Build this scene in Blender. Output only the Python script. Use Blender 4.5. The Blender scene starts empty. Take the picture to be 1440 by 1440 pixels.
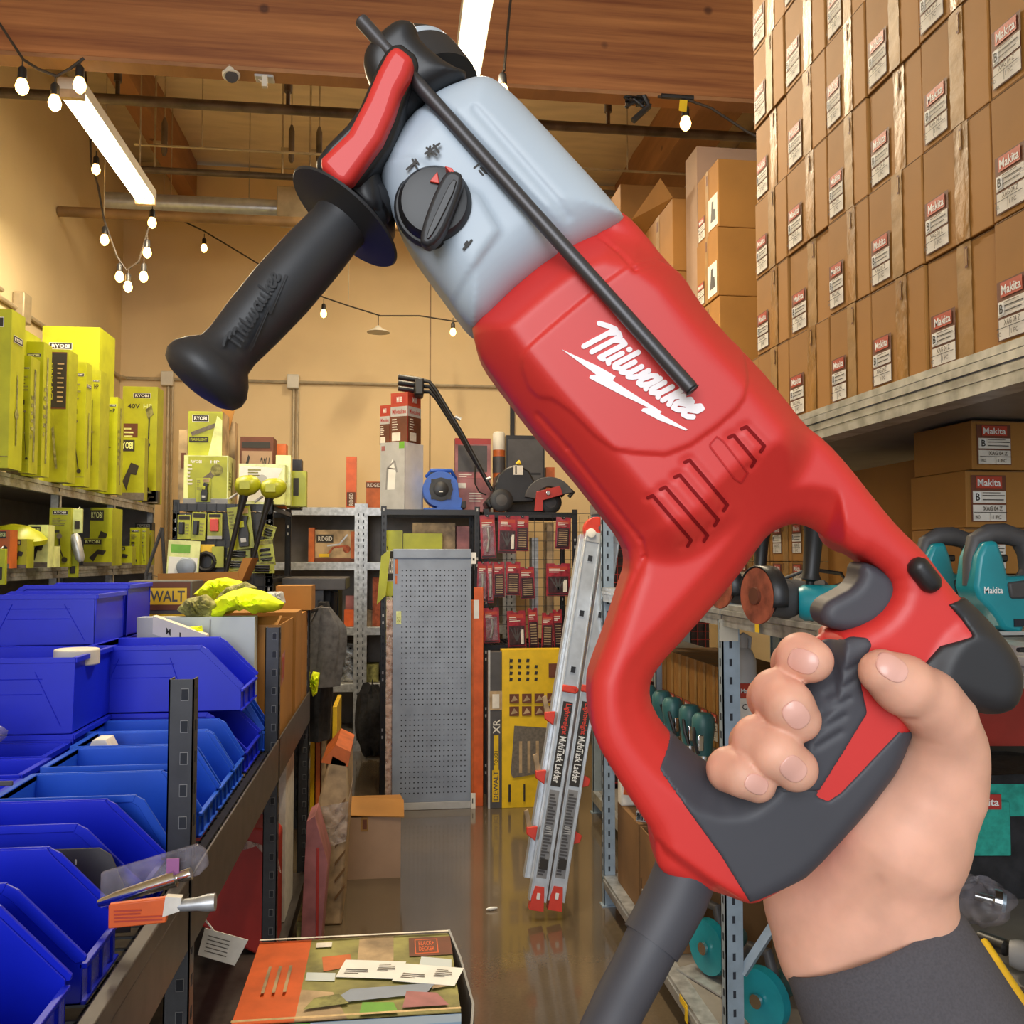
import bpy, math, random
import numpy as np
from mathutils import Vector, Matrix
R_ = random.Random(7)
SC = bpy.context.scene
COL = SC.collection
# ---------------------------------------------------------------- camera
FPX = 1300.0
YAW = math.atan(165 / 1300.0)
PIT = math.atan(65 / 1300.0)
CAMP = Vector((0, 0, 1.5))
cd = bpy.data.cameras.new('camera'); cam = bpy.data.objects.new('camera', cd); COL.objects.link(cam)
cd.sensor_width = 36; cd.lens = 36 * FPX / 1440; cd.clip_start = 0.02; cd.clip_end = 60
cam.location = CAMP; cam.rotation_euler = (math.pi / 2 + PIT, 0, -YAW)
SC.camera = cam
# ---------------------------------------------------------------- world, daylight from the open shop door, exposure
SC.view_settings.view_transform = 'Standard'; SC.view_settings.look = 'None'
SC.view_settings.gamma = 1; SC.view_settings.use_curve_mapping = False
SC.view_settings.exposure = 0.0
SC.cycles.use_denoising = True; SC.cycles.max_bounces = 7; SC.cycles.diffuse_bounces = 4
SC.cycles.caustics_reflective = False; SC.cycles.caustics_refractive = False
SC.cycles.sample_clamp_indirect = 6
W = bpy.data.worlds.new('daylight'); SC.world = W; W.use_nodes = True
W.node_tree.nodes['Background'].inputs[0].default_value = (0.80, 0.90, 1.0, 1)
W.node_tree.nodes['Background'].inputs[1].default_value = 0.6
def area(name, loc, rot, sx, sy, power, col):
    l = bpy.data.lights.new(name, 'AREA'); l.shape = 'RECTANGLE'; l.size = sx; l.size_y = sy
    l.energy = power; l.color = col
    o = bpy.data.objects.new(name, l); COL.objects.link(o); o.location = loc; o.rotation_euler = rot
    return o
DOORL = area('daylight_through_door', (-1.7, -4.8, 3.0), (math.radians(82), 0, math.radians(-12)), 3.4, 3.8, 300, (0.94, 0.97, 1.0))
# ---------------------------------------------------------------- ray helpers: a pixel of the photo and one known plane give a point
FV = Vector((math.sin(YAW) * math.cos(PIT), math.cos(YAW) * math.cos(PIT), math.sin(PIT)))
RV = Vector((math.cos(YAW), -math.sin(YAW), 0)); UV = RV.cross(FV)
def ray(px, py): return FV + RV * ((px - 720) / FPX) - UV * ((py - 720) / FPX)
def atY(px, py, Y): d = ray(px, py); return CAMP + d * (Y / d.y)
def atX(px, py, X): d = ray(px, py); return CAMP + d * (X / d.x)
def atZ(px, py, Z): d = ray(px, py); return CAMP + d * ((Z - 1.5) / d.z)
def atW(px, py, w): return CAMP + ray(px, py) * w
# ---------------------------------------------------------------- materials
def lin(c):
    if isinstance(c, str):
        c = c.lstrip('#'); c = [int(c[i:i + 2], 16) / 255 for i in (0, 2, 4)]
    return tuple((v / 12.92 if v <= 0.04045 else ((v + 0.055) / 1.055) ** 2.4) for v in c)
MATS = {}
def mat(name, col, rough=0.5, metal=0.0, var=0.06, scale=12.0, bump=0.0, emit=None, es=0.0, trans=0.0, alpha=1.0,
        stretch=None, col2=None, spec=0.5, coat=0.0, sss=0.0, coord='Object'):
    if name in MATS: return MATS[name]
    m = bpy.data.materials.new(name); m.use_nodes = True; nt = m.node_tree; N = nt.nodes; L = nt.links
    b = N['Principled BSDF']; c = lin(col)
    b.inputs['Roughness'].default_value = rough; b.inputs['Metallic'].default_value = metal
    b.inputs['Specular IOR Level'].default_value = spec
    b.inputs['Coat Weight'].default_value = coat
    if sss: b.inputs['Subsurface Weight'].default_value = sss; b.inputs['Subsurface Radius'].default_value = (0.01, 0.004, 0.002); b.inputs['Subsurface Scale'].default_value = 0.6
    if trans: b.inputs['Transmission Weight'].default_value = trans
    if alpha < 1: b.inputs['Alpha'].default_value = alpha
    b.inputs['Base Color'].default_value = (*c, 1)
    if emit: b.inputs['Emission Color'].default_value = (*lin(emit), 1); b.inputs['Emission Strength'].default_value = es
    if var or bump or col2:
        tc = N.new('ShaderNodeTexCoord'); mp = N.new('ShaderNodeMapping'); no = N.new('ShaderNodeTexNoise')
        L.new(tc.outputs[coord], mp.inputs['Vector']); L.new(mp.outputs[0], no.inputs['Vector'])
        if stretch: mp.inputs['Scale'].default_value = stretch
        no.inputs['Scale'].default_value = scale; no.inputs['Detail'].default_value = 5
        rp = N.new('ShaderNodeValToRGB'); L.new(no.outputs['Fac'], rp.inputs['Fac'])
        a = c; d = lin(col2) if col2 else tuple(v * (1 - 2.5 * var) for v in c)
        hi = a if col2 else tuple(min(1, v * (1 + var)) for v in c)
        rp.color_ramp.elements[0].position = 0.32; rp.color_ramp.elements[0].color = (*d, 1)
        rp.color_ramp.elements[1].position = 0.62; rp.color_ramp.elements[1].color = (*hi, 1)
        L.new(rp.outputs['Color'], b.inputs['Base Color'])
        if bump:
            bp = N.new('ShaderNodeBump'); bp.inputs['Strength'].default_value = bump; bp.inputs['Distance'].default_value = 0.01
            L.new(no.outputs['Fac'], bp.inputs['Height']); L.new(bp.outputs[0], b.inputs['Normal'])
    MATS[name] = m; return m
M = {}
def dm(k, *a, **kw): M[k] = mat(k, *a, **kw)
dm('card', '#a06e2e', 0.7, var=0.07, scale=3.5, bump=0.05)
dm('card_dark', '#7d5b36', 0.75, var=0.1, scale=4)
dm('card_pink', '#a98a72', 0.75, var=0.06, scale=4)
dm('card_edge', '#d8bb8b', 0.8, var=0.1, scale=40)
dm('tape', '#9c6e34', 0.38, var=0.15, scale=28, bump=0.7, stretch=(1, 1, 0.5), spec=.35)
dm('tape_matte', '#9b733c', 0.55, var=0.08, scale=20, bump=0.3)
dm('white', '#ececea', 0.6, var=0.03)
dm('paper', '#e3ddd3', 0.7, var=0.05, scale=30)
dm('ink', '#2b2622', 0.6, var=0.0)
dm('inkgrey', '#6d655c', 0.7, var=0.1, scale=60)
dm('mred', '#b5402c', 0.5, var=0.05)
dm('lblbrown', '#6a3a26', 0.6, var=0.1)
dm('lime', '#aeb31a', 0.4, var=0.07, scale=9)
dm('lime_b', '#a4a81a', 0.4, var=0.1, scale=9)
dm('lime_w', '#dfe79a', 0.35, var=0.12, scale=14, coat=0.3)
dm('black', '#1d1c1e', 0.45, var=0.1)
dm('blackm', '#262629', 0.38, var=0.1, metal=0.2)
dm('rackblk', '#34353a', 0.42, var=0.08, scale=30, metal=0.1)
dm('rackbeam', '#463f3c', 0.45, var=0.12, scale=20, metal=0.1)
dm('galv', '#b6b8ba', 0.38, metal=0.55, var=0.14, scale=26)
dm('galvb', '#9fb0c0', 0.42, metal=0.35, var=0.06, scale=20)
dm('shelfgrey', '#8a8580', 0.5, metal=0.2, var=0.06)
dm('bin', '#1026d4', 0.36, var=0.04, scale=6)
dm('binl', '#1f5ad6', 0.38, var=0.05, scale=6)
dm('binclear', '#9fa6d8', 0.15, var=0.0, alpha=0.35)
dm('orange', '#e0642a', 0.45, var=0.08)
dm('orangep', '#c9662c', 0.5, var=0.12, scale=10)
dm('yellow', '#e8bf1c', 0.45, var=0.06)
dm('hivis', '#eaff1a', 0.7, var=0.06, scale=20, bump=0.25)
dm('dgrey', '#4c4a4c', 0.55, var=0.08)
dm('grey', '#8b8b8d', 0.5, var=0.06)
dm('lgrey', '#b7b8ba', 0.5, var=0.05)
dm('cloth_dark', '#26262a', 0.9, var=0.2, scale=30, bump=0.3)
dm('cloth_grey', '#5b5a5c', 0.9, var=0.15, scale=30, bump=0.3)
dm('teal', '#1f8f9c', 0.35, var=0.06)
dm('tealc', '#2aa092', 0.85, var=0.1, scale=60, bump=0.15)
dm('blue', '#2d5fc4', 0.38, var=0.06)
dm('chrome', '#d6d6d8', 0.15, metal=1.0, var=0.0)
dm('alu', '#c9ced4', 0.33, metal=0.55, var=0.05, scale=20)
dm('lred', '#d8402e', 0.4, var=0.05)
dm('pack', '#a02636', 0.3, var=0.2, scale=30, coat=0.5)
dm('packd', '#3c2226', 0.3, var=0.3, scale=40)
dm('film', '#e8dfe0', 0.08, var=0.0, alpha=0.22)
dm('filmr', '#e6d6cc', 0.1, var=0.25, alpha=0.38, scale=30, bump=1.0)
dm('pipe', '#6a5d52', 0.5, var=0.2, scale=8, metal=0.3)
dm('pipeb', '#9a7a52', 0.55, var=0.12, scale=8)
dm('conduit', '#b9a98c', 0.45, metal=0.3, var=0.08)
dm('offwhite', '#d8d2c4', 0.6, var=0.04)
dm('cord', '#3a3026', 0.6, var=0.1)
dm('wood', '#9a6b3c', 0.65, col2='#6d4222', scale=2.0, stretch=(14, 0.6, 14), bump=0.05)
dm('rust', '#a3543a', 0.8, var=0.2, scale=30, bump=0.2)
dm('bulb', '#ffdca0', 0.3, var=0, emit='#ffc870', es=9)
dm('tube', '#ffffff', 0.3, var=0, emit='#fff0cf', es=14)
dm('green', '#6fae3a', 0.5, var=0.1)
dm('skyb', '#9db9cf', 0.5, var=0.1, scale=5)
dm('olive', '#8f8a4c', 0.5, var=0.25, scale=9)
dm('tan', '#b59a76', 0.55, var=0.2, scale=12)
dm('pinkc', '#a86a6c', 0.5, var=0.15, scale=10)
dm('pastel', '#c9d3d8', 0.5, var=0.0)
dm('purple', '#9b5f96', 0.5, var=0.05)
dm('slate', '#8d98ab', 0.45, var=0.06, scale=8, metal=0.1)
dm('hole', '#262a33', 0.8, var=0)
dm('redmk', '#b0312b', 0.42, var=0.06, scale=12)
dm('clearbag', '#a9a4b0', 0.12, var=0.3, alpha=0.26, scale=22, bump=1.0)
dm('khaki', '#8c8a50', 0.7, var=0.25, scale=30, bump=0.5)
# ---------------------------------------------------------------- mesh builder
_TXT = {}
def text_geo(s, bold=True, ext=0.0):
    k = (s, bold)
    if k not in _TXT:
        cu = bpy.data.curves.new('t', 'FONT'); cu.body = s; cu.size = 1; cu.resolution_u = 2
        if bold: cu.offset = 0.018
        ob = bpy.data.objects.new('t', cu); COL.objects.link(ob)
        me = bpy.data.meshes.new_from_object(ob)
        v = [tuple(p.co) for p in me.vertices]; f = [tuple(p.vertices) for p in me.polygons]
        x0 = min(p[0] for p in v); x1 = max(p[0] for p in v); y0 = min(p[1] for p in v); y1 = max(p[1] for p in v)
        v = [((p[0] - x0) / (x1 - x0), (p[1] - y0) / (y1 - y0)) for p in v]
        _TXT[k] = (v, f)
        bpy.data.objects.remove(ob); bpy.data.curves.remove(cu); bpy.data.meshes.remove(me)
    return _TXT[k]
V = Vector
class MB:
    def __init__(s): s.v = []; s.f = []; s.m = []; s.mats = []
    def mi(s, m):
        m = M[m] if isinstance(m, str) else m
        if m not in s.mats: s.mats.append(m)
        return s.mats.index(m)
    def add(s, vs, fs, m, X=None):
        n = len(s.v); i = s.mi(m)
        for p in vs:
            p = V(p)
            s.v.append(tuple(X @ p) if X is not None else tuple(p))
        for f in fs: s.f.append(tuple(a + n for a in f)); s.m.append(i)
        return s
    def box(s, a, b, m, X=None):
        x0, y0, z0 = a; x1, y1, z1 = b
        if x0 > x1: x0, x1 = x1, x0
        if y0 > y1: y0, y1 = y1, y0
        if z0 > z1: z0, z1 = z1, z0
        vs = [(x0, y0, z0), (x1, y0, z0), (x1, y1, z0), (x0, y1, z0), (x0, y0, z1), (x1, y0, z1), (x1, y1, z1), (x0, y1, z1)]
        return s.add(vs, [(0, 3, 2, 1), (4, 5, 6, 7), (0, 1, 5, 4), (1, 2, 6, 5), (2, 3, 7, 6), (3, 0, 4, 7)], m, X)
    def tube(s, pts, r, m, n=8, caps=True, X=None, radii=None):
        pts = [V(p) for p in pts]; vs = []; fs = []; prev = None
        for i, p in enumerate(pts):
            a = pts[max(i - 1, 0)]; b = pts[min(i + 1, len(pts) - 1)]; t = (b - a).normalized()
            if prev is None:
                up = V((0, 0, 1)) if abs(t.z) < 0.9 else V((1, 0, 0))
                u = t.cross(up).normalized()
            else:
                u = (prev - t * prev.dot(t)).normalized()
            w = t.cross(u); prev = u
            rr = radii[i] if radii else r
            for k in range(n):
                q = 2 * math.pi * k / n
                vs.append(p + u * (rr * math.cos(q)) + w * (rr * math.sin(q)))
        for i in range(len(pts) - 1):
            for k in range(n):
                fs.append((i * n + k, i * n + (k + 1) % n, (i + 1) * n + (k + 1) % n, (i + 1) * n + k))
        if caps: fs.append(tuple(range(n))[::-1]); fs.append(tuple((len(pts) - 1) * n + k for k in range(n)))
        return s.add(vs, fs, m, X)
    def cyl(s, p, q, r, m, n=14, r2=None, X=None): return s.tube([p, q], r, m, n, True, X, [r, r if r2 is None else r2])
    def lathe(s, prof, m, p, q, n=20, X=None):      # prof: (t along p->q in metres, radius)
        p = V(p); d = (V(q) - p).normalized()
        return s.tube([p + d * (t + 1e-6 * i) for i, (t, r) in enumerate(prof)], 0, m, n, True, X, [max(r, 1e-4) for t, r in prof])
    def prism(s, poly, o, u, v, n, t, m, X=None):   # polygon in the u/v frame at o, extruded t along n
        o, u, v, n = V(o), V(u), V(v), V(n); k = len(poly)
        a = [o + u * x + v * y for x, y in poly]; b = [p + n * t for p in a]
        fs = [tuple(range(k)), tuple(range(2 * k - 1, k - 1, -1))] + [(i, i + k, (i + 1) % k + k, (i + 1) % k) for i in range(k)]
        return s.add(a + b, fs, m, X)
    def quad(s, a, b, c, d, m, X=None): return s.add([a, b, c, d], [(0, 1, 2, 3)], m, X)
    def text(s, t, o, u, v, w, h, m, off=0.0, X=None, shear=0.0):  # text filling w*h from corner o
        vs, fs = text_geo(t); o, u, v = V(o), V(u).normalized(), V(v).normalized(); n = u.cross(v)
        return s.add([o + u * ((x + shear * y) * w) + v * (y * h) + n * off for x, y in vs], fs, m, X)
    def build(s, name, parent=None, smooth=True, bevel=0.0, world=False, seg=2):
        me = bpy.data.meshes.new(name)
        vs = s.v
        if world and parent is not None:
            inv = Matrix.Translation(parent.location) @ parent.rotation_euler.to_matrix().to_4x4(); inv = inv.inverted()
            vs = [tuple(inv @ V(p)) for p in vs]
        me.from_pydata(vs, [], s.f); me.validate()
        for m in s.mats: me.materials.append(m)
        if len(me.polygons) == len(s.m): me.polygons.foreach_set('material_index', s.m)
        o = bpy.data.objects.new(name, me); COL.objects.link(o)
        if smooth:
            me.polygons.foreach_set('use_smooth', [True] * len(me.polygons))
            me.set_sharp_from_angle(angle=math.radians(38))
        if bevel:
            b = o.modifiers.new('bevel', 'BEVEL'); b.width = bevel; b.segments = seg; b.limit_method = 'ANGLE'; b.angle_limit = math.radians(40)
        if parent is not None: o.parent = parent
        me.update()
        return o
def tag(o, label, cat, group=None, kind=None):
    if label: o['label'] = label
    if cat: o['category'] = cat
    if group: o['group'] = group
    if kind: o['kind'] = kind
    return o
def thing(name, label, cat, loc=(0, 0, 0), rz=0.0, group=None):
    o = bpy.data.objects.new(name, None); COL.objects.link(o); o.location = loc; o.rotation_euler = (0, 0, rz)
    o.empty_display_size = 0.05
    return tag(o, label, cat, group)
def struct(mb, name, **kw):
    o = mb.build(name, **kw); o['kind'] = 'structure'; return o
def dup(root, loc, rz=None, label=None, group=None):
    r = root.copy(); COL.objects.link(r); r.location = loc
    if rz is not None: r.rotation_euler = (0, 0, rz)
    if label: r['label'] = label
    if group: r['group'] = group
    for ch in list(root.children):
        c = ch.copy(); COL.objects.link(c); c.parent = r
        for g in list(ch.children):
            d = g.copy(); COL.objects.link(d); d.parent = c
    return r
ORD = ['first', 'second', 'third', 'fourth', 'fifth', 'sixth', 'seventh', 'eighth', 'ninth', 'tenth']
# ================================================================ ROOM
LX, BY, RX, CZ, FY = -2.28, 8.0, 2.75, 4.85, -2.6
def floor_mat():
    m = bpy.data.materials.new('polished_concrete'); m.use_nodes = True; nt = m.node_tree; N = nt.nodes; L = nt.links
    b = N['Principled BSDF']; tc = N.new('ShaderNodeTexCoord')
    n1 = N.new('ShaderNodeTexNoise'); n1.inputs['Scale'].default_value = 1.3; n1.inputs['Detail'].default_value = 8
    n2 = N.new('ShaderNodeTexNoise'); n2.inputs['Scale'].default_value = 90; n2.inputs['Detail'].default_value = 3
    L.new(tc.outputs['Object'], n1.inputs['Vector']); L.new(tc.outputs['Object'], n2.inputs['Vector'])
    mx = N.new('ShaderNodeMix'); mx.data_type = 'FLOAT'; mx.inputs[0].default_value = 0.25
    L.new(n1.outputs['Fac'], mx.inputs[2]); L.new(n2.outputs['Fac'], mx.inputs[3])
    rp = N.new('ShaderNodeValToRGB'); L.new(mx.outputs[0], rp.inputs['Fac'])
    rp.color_ramp.elements[0].position = 0.3; rp.color_ramp.elements[0].color = (*lin('#4d4336'), 1)
    rp.color_ramp.elements[1].position = 0.7; rp.color_ramp.elements[1].color = (*lin('#6c5d4a'), 1)
    L.new(rp.outputs[0], b.inputs['Base Color']); b.inputs['Roughness'].default_value = 0.15
    b.inputs['Coat Weight'].default_value = 0.5; b.inputs['Coat Roughness'].default_value = 0.06
    return m
M['floor'] = floor_mat()
def wood_mat(name, a, b_, sc):
    m = bpy.data.materials.new(name); m.use_nodes = True; nt = m.node_tree; N = nt.nodes; L = nt.links
    b = N['Principled BSDF']; tc = N.new('ShaderNodeTexCoord'); mp = N.new('ShaderNodeMapping'); mp.inputs['Scale'].default_value = sc
    n = N.new('ShaderNodeTexNoise'); n.inputs['Scale'].default_value = 1; n.inputs['Detail'].default_value = 6; n.inputs['Roughness'].default_value = 0.65
    n2 = N.new('ShaderNodeTexNoise'); n2.inputs['Scale'].default_value = 3.2
    rp = N.new('ShaderNodeValToRGB')
    L.new(tc.outputs['Object'], mp.inputs[0]); L.new(mp.outputs[0], n.inputs['Vector']); L.new(n.outputs['Fac'], rp.inputs[0])
    e = rp.color_ramp.elements; e[0].position = 0.28; e[0].color = (*lin(b_), 1); e[1].position = 0.66; e[1].color = (*lin(a), 1)
    vo = N.new('ShaderNodeTexVoronoi'); vo.inputs['Scale'].default_value = 3.2; L.new(tc.outputs['Object'], vo.inputs['Vector'])
    kr = N.new('ShaderNodeValToRGB'); kr.color_ramp.elements[0].position = 0.05; kr.color_ramp.elements[0].color = (0.35, 0.3, 0.3, 1)
    kr.color_ramp.elements[1].position = 0.09; kr.color_ramp.elements[1].color = (1, 1, 1, 1); L.new(vo.outputs['Distance'], kr.inputs[0])
    mx = N.new('ShaderNodeMix'); mx.data_type = 'RGBA'; mx.blend_type = 'MULTIPLY'; mx.inputs[0].default_value = 1
    L.new(rp.outputs[0], mx.inputs[6]); L.new(kr.outputs[0], mx.inputs[7]); L.new(mx.outputs[2], b.inputs['Base Color'])
    b.inputs['Roughness'].default_value = 0.55
    return m
M['glulam'] = wood_mat('glulam', '#b27440', '#6f3816', (0.6, 3, 20))
M['purlin'] = wood_mat('purlin', '#a8764a', '#7c5230', (3, 0.6, 8))
dm('wall', '#e2cda4', 0.75, var=0.03, scale=1.5)
dm('wallback', '#e8cc9c', 0.75, var=0.03, scale=1.5)
dm('ceil', '#e3d3b6', 0.6, var=0.05, scale=2.5, bump=0.3, stretch=(1, 4, 1))
b = MB().box((LX - .15, FY, -0.15), (RX + .15, BY + .15, 0), 'floor'); struct(b, 'floor')
struct(MB().box((LX - .15, FY, 0), (LX, BY + .15, CZ), 'wall'), 'wall_left')
struct(MB().box((LX, BY, 0), (RX, BY + .15, CZ), 'wallback'), 'wall_back')
struct(MB().box((RX, FY, 0), (RX + .15, BY + .15, CZ), 'wall'), 'wall_right')
# ceiling: sagging white-backed insulation held by thin straps
b = MB(); nx, ny = 26, 40
vs = []; fs = []
for j in range(ny + 1):
    for i in range(nx + 1):
        x = LX - .15 + (RX - LX + .3) * i / nx; y = FY + (BY + .15 - FY) * j / ny
        vs.append((x, y, CZ + 0.03 * abs(math.sin(x * 3.1)) + 0.012 * math.sin(y * 9 + x * 2)))
for j in range(ny):
    for i in range(nx):
        a = j * (nx + 1) + i; fs.append((a, a + nx + 1, a + nx + 2, a + 1))
b.add(vs, fs, 'ceil'); b.box((LX - .15, FY, CZ + .05), (RX + .15, BY + .15, CZ + .2), 'ceil')
struct(b, 'ceiling')
# structural glulam beam across the hall and purlins along it
ZB = atY(400, 97, 3.95).z
b = MB(); b.box((LX, 3.95, ZB), (RX, 4.04, CZ + .04), 'glulam'); struct(b, 'trim_1', bevel=0.004)
b = MB(); b.box((LX, 3.948, ZB - .018), (RX, 4.042, ZB + .0), 'purlin'); struct(b, 'trim_2')
for i, (x, z, w) in enumerate([(-1.83, 4.56, .14), (1.95, 4.42, .30)]):
    b = MB(); b.box((x, 4.045, z), (x + w, BY, CZ + .04), 'purlin'); struct(b, 'trim_%d' % (i + 3), bevel=0.004)
# vertical panel seams on the back wall
for i, px in enumerate((605, 239, 414)[:1]):
    x = atY(px, 500, BY).x
    struct(MB().box((x - .006, BY - .006, 0), (x + .006, BY + .002, CZ), 'pipeb'), 'trim_5')
x = atY(720, 620, BY).x
struct(MB().box((x - .018, BY - .03, 1.9), (x + .018, BY + .002, 3.1), 'black'), 'trim_6')
struct(MB().box((LX, BY - .012, 0), (RX, BY, 0.12), 'shelfgrey'), 'baseboard_back')
# ---------------------------------------------------------------- overhead pipes
def pipe_x(name, label, pa, Y, r, m, x0=None, x1=None, pb=None):
    a = atY(*pa, Y); z = a.z; xa = a.x if x0 is None else x0; xb = atY(*pb, Y).x if x1 is None else x1
    bb = MB().cyl((xa, Y, z), (xb, Y, z), r, m, 16); o = bb.build(name); tag(o, label, 'pipe'); return z
z1 = pipe_x('sprinkler_pipe', 'dark grey pipe hung just behind the timber beam, uppermost of the pipes', (500, 160), 5.2, .028, 'pipe', x0=-2.25, x1=RX - .02)
z2 = pipe_x('steel_pipe', 'thin dark pipe between the ceiling pipes, second above the fat brown pipe', (430, 250), 6.3, .022, 'pipe', x0=-1.75, x1=RX - .02)
z3 = pipe_x('gas_pipe', 'fat brown painted pipe running from the left wall high up', (300, 307), 6.5, .035, 'pipeb', x0=LX + .005, x1=RX - .02)
z4 = pipe_x('conduit_line', 'very thin pale conduit strung under the ceiling between two dark pipes', (300, 209), 5.8, .008, 'conduit', x0=-1.6, x1=1.9)
t = thing('tube_heater', 'silver horizontal tube heater with square grey end box near the back wall', 'heater', atY(290, 295, 6.9))
b = MB(); a = atY(150, 290, 6.9); c = atY(392, 294, 6.9); b.cyl((a.x, 6.9, c.z), (c.x, 6.9, c.z), .065, 'alu', 20)
b.build('heater_tube', t, world=True)
b = MB(); e = atY(460, 285, 6.9); b.box((c.x, 6.78, c.z - .1), (e.x, 7.02, c.z + .13), 'conduit'); b.build('burner_box', t, world=True, bevel=.008)
# hangers
for i, (px, Y, z) in enumerate(((405, 5.2, z1), (165, 5.2, z1), (855, 5.2, z1))):
    x = atY(px, 150, Y).x; b = MB(); b.cyl((x, Y, z + .028), (x, Y, CZ), .012, 'pipe'); b.cyl((x, Y, z + .1), (x, Y, z + .35), .022, 'pipe')
    tag(b.build('pipe_hanger'), 'dark rod hanger on the uppermost pipe, %s' % ('above the side handle', 'at far left near the strip light', 'right of the hammer nose')[i], 'hanger')
for i, (px, Y, z) in enumerate(((398, 6.3, z2), (437, 6.3, z2), (219, 6.3, z2), (704, 6.3, z2))):
    x = atY(px, 150, Y).x; b = MB(); b.cyl((x, Y, z + .022), (x, Y, CZ), .007, 'conduit'); b.box((x - .01, Y - .006, z + .18), (x + .08, Y + .006, z + .2), 'conduit'); b.lathe([(0, .01), (.03, .02), (.22, .02), (.26, .008)], 'pipe', (x + .06, Y, z + .1), (x + .06, Y, z + 1))
    b.cyl((x + .06, Y, z + .3), (x + .06, Y, CZ), .005, 'conduit')
    tag(b.build('rod_hanger'), 'slim rod with dark turnbuckle holding the thin dark pipe, %s from the left' % ORD[(1, 2, 0, 3)[i]], 'hanger')
for i, (px, Y, z) in enumerate(((240, 6.9, 0), (350, 6.9, 0))):
    p = atY(px, 294, Y); tag(MB().cyl((p.x, Y, p.z + .06), (p.x, Y, CZ), .004, 'conduit', 6).build('heater_wire'), 'thin wire holding the silver tube heater, %s' % ('left one', 'right one')[i], 'hanger')
for i, x in enumerate((-1.2, .3, 1.5)): tag(MB().cyl((x, 5.8, z4 + .008), (x, 5.8, CZ), .004, 'conduit', 6).build('conduit_hanger'), 'thin wire holding the pale conduit line, %s from the left' % ORD[i], 'hanger')
# ---------------------------------------------------------------- surface conduit and boxes on the walls
t = thing('electrical_conduit', 'pale surface conduit running along the left and back walls with junction boxes', 'conduit', (LX + .03, 4.0, 3.1))
zc = atY(413, 538, BY).z
t['label'] = 'pale surface conduit with two drops and square boxes on the back wall'
b = MB(); b.tube([(LX + .06, BY - .03, zc), (LX + .1, BY - .02, zc), (RX - .1, BY - .02, zc)], .014, 'conduit'); b.build('horizontal_run', t, world=True)
tl = thing('electrical_conduit', 'pale surface conduit running along the left wall with one grey box', 'conduit', (LX + .03, 3.0, 3.1))
b = MB(); b.tube([(LX + .02, 1.0, zc), (LX + .02, BY - .1, zc), (LX + .055, BY - .03, zc)], .014, 'conduit'); b.build('horizontal_run', tl, world=True)
MB().tube([(LX + .02, 1.0, zc + .05), (LX + .02, 5.6, zc + .05)], .014, 'conduit').build('upper_run', tl, world=True)
for px in (237, 413):
    x = atY(px, 538, BY).x
    b = MB().box((x - .05, BY - .07, zc - .06), (x + .05, BY, zc + .06), 'offwhite'); b.build('junction_box', t, world=True, bevel=.008)
    b = MB().cyl((x + .005, BY - .02, 1.2), (x + .005, BY - .02, zc), .014, 'conduit'); b.cyl((x + .04, BY - .02, 1.2), (x + .04, BY - .02, zc), .008, 'conduit'); b.build('drop_run', t, world=True)
y = 2.26 * 1300 / (555 - 53)
b = MB().box((LX + .001, y - .06, zc - .08), (LX + .07, y + .06, zc + .1), 'conduit'); b.build('junction_box', tl, world=True, bevel=.008)
# ---------------------------------------------------------------- fluorescent strip lights
def strip(label, pa, pb, Y0, Y1, z):
    xa = atZ(*pa, z).x
    t = thing('fluorescent_strip_light', label, 'ceiling light', (xa, Y0, z), 0)
    L_ = Y1 - Y0
    MB().box((-.055, 0, .0), (.055, L_, .055), 'offwhite').build('light_housing', t, bevel=.004)
    for sx in (-.03, .03):
        MB().cyl((sx, .03, -.016), (sx, L_ - .03, -.016), .016, 'tube', 14).build('fluorescent_tube', t)
    for yy in (0, L_ - .03): MB().box((-.055, yy, -.036), (.055, yy + .03, .0), 'tan').build('end_cap', t)
    b = MB()
    for yy in (.15, L_ - .15): b.cyl((0, yy, .055), (0, yy, CZ - z), .004, 'conduit', 6); b.build('suspension_wire', t); b = MB()
    l = area('strip_glow', (0, L_ / 2, -.05), (0, 0, 0), .1, L_, 60, (1.0, .84, .58)); l.parent = t
    return t
strip('glowing twin-tube strip light at upper left in front of the left wall', (100, 128), (190, 285), 4.16, 5.42, 3.55)
strip('glowing strip light at top centre hanging in front of the timber beam', (658, 100), (665, 0), 2.66, 3.88, 3.50)
strip('added strip light unseen behind the hammer nose, brightening the ceiling and back wall', (626, 123), (613, 242), 5.4, 6.62, 4.25)
# third strip is an added fill lamp, unseen behind the hammer, brightening the ceiling
# ---------------------------------------------------------------- festoon string lights
def string(label, pts, Y, bulbs, drop=22, hooks=()):
    P = [atY(x, y, Y) for x, y in pts]
    t = thing('string_light', label, 'string lights', P[0])
    b = MB(); b.tube(P, .006, 'cord', 6); b.build('light_cord', t, world=True)
    for k in hooks: MB().cyl(P[k], (P[k].x, P[k].y, CZ), .003, 'conduit', 6).build('support_wire', t, world=True)
    for (x, y) in bulbs:
        k = Y / 1300; c = atY(x, y, Y)
        b = MB().lathe([(0, .008), (.01, .016), (.05, .017), (.052, .013)], 'black', c + V((0, 0, .075)), c); 
        b.cyl(c + V((0, 0, .07)), c + V((0, 0, .07 + drop * k * .5)), .003, 'cord', 6)
        s_ = b.build('lamp_socket', t, world=True)
        b = MB().lathe([(0, .011), (.015, .019), (.035, .025), (.052, .022), (.065, .011), (.07, .002)], 'bulb', (0, 0, .03), (0, 0, -1))
        o = b.build('bulb', s_); o.location = c - t.location
    return t
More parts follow.
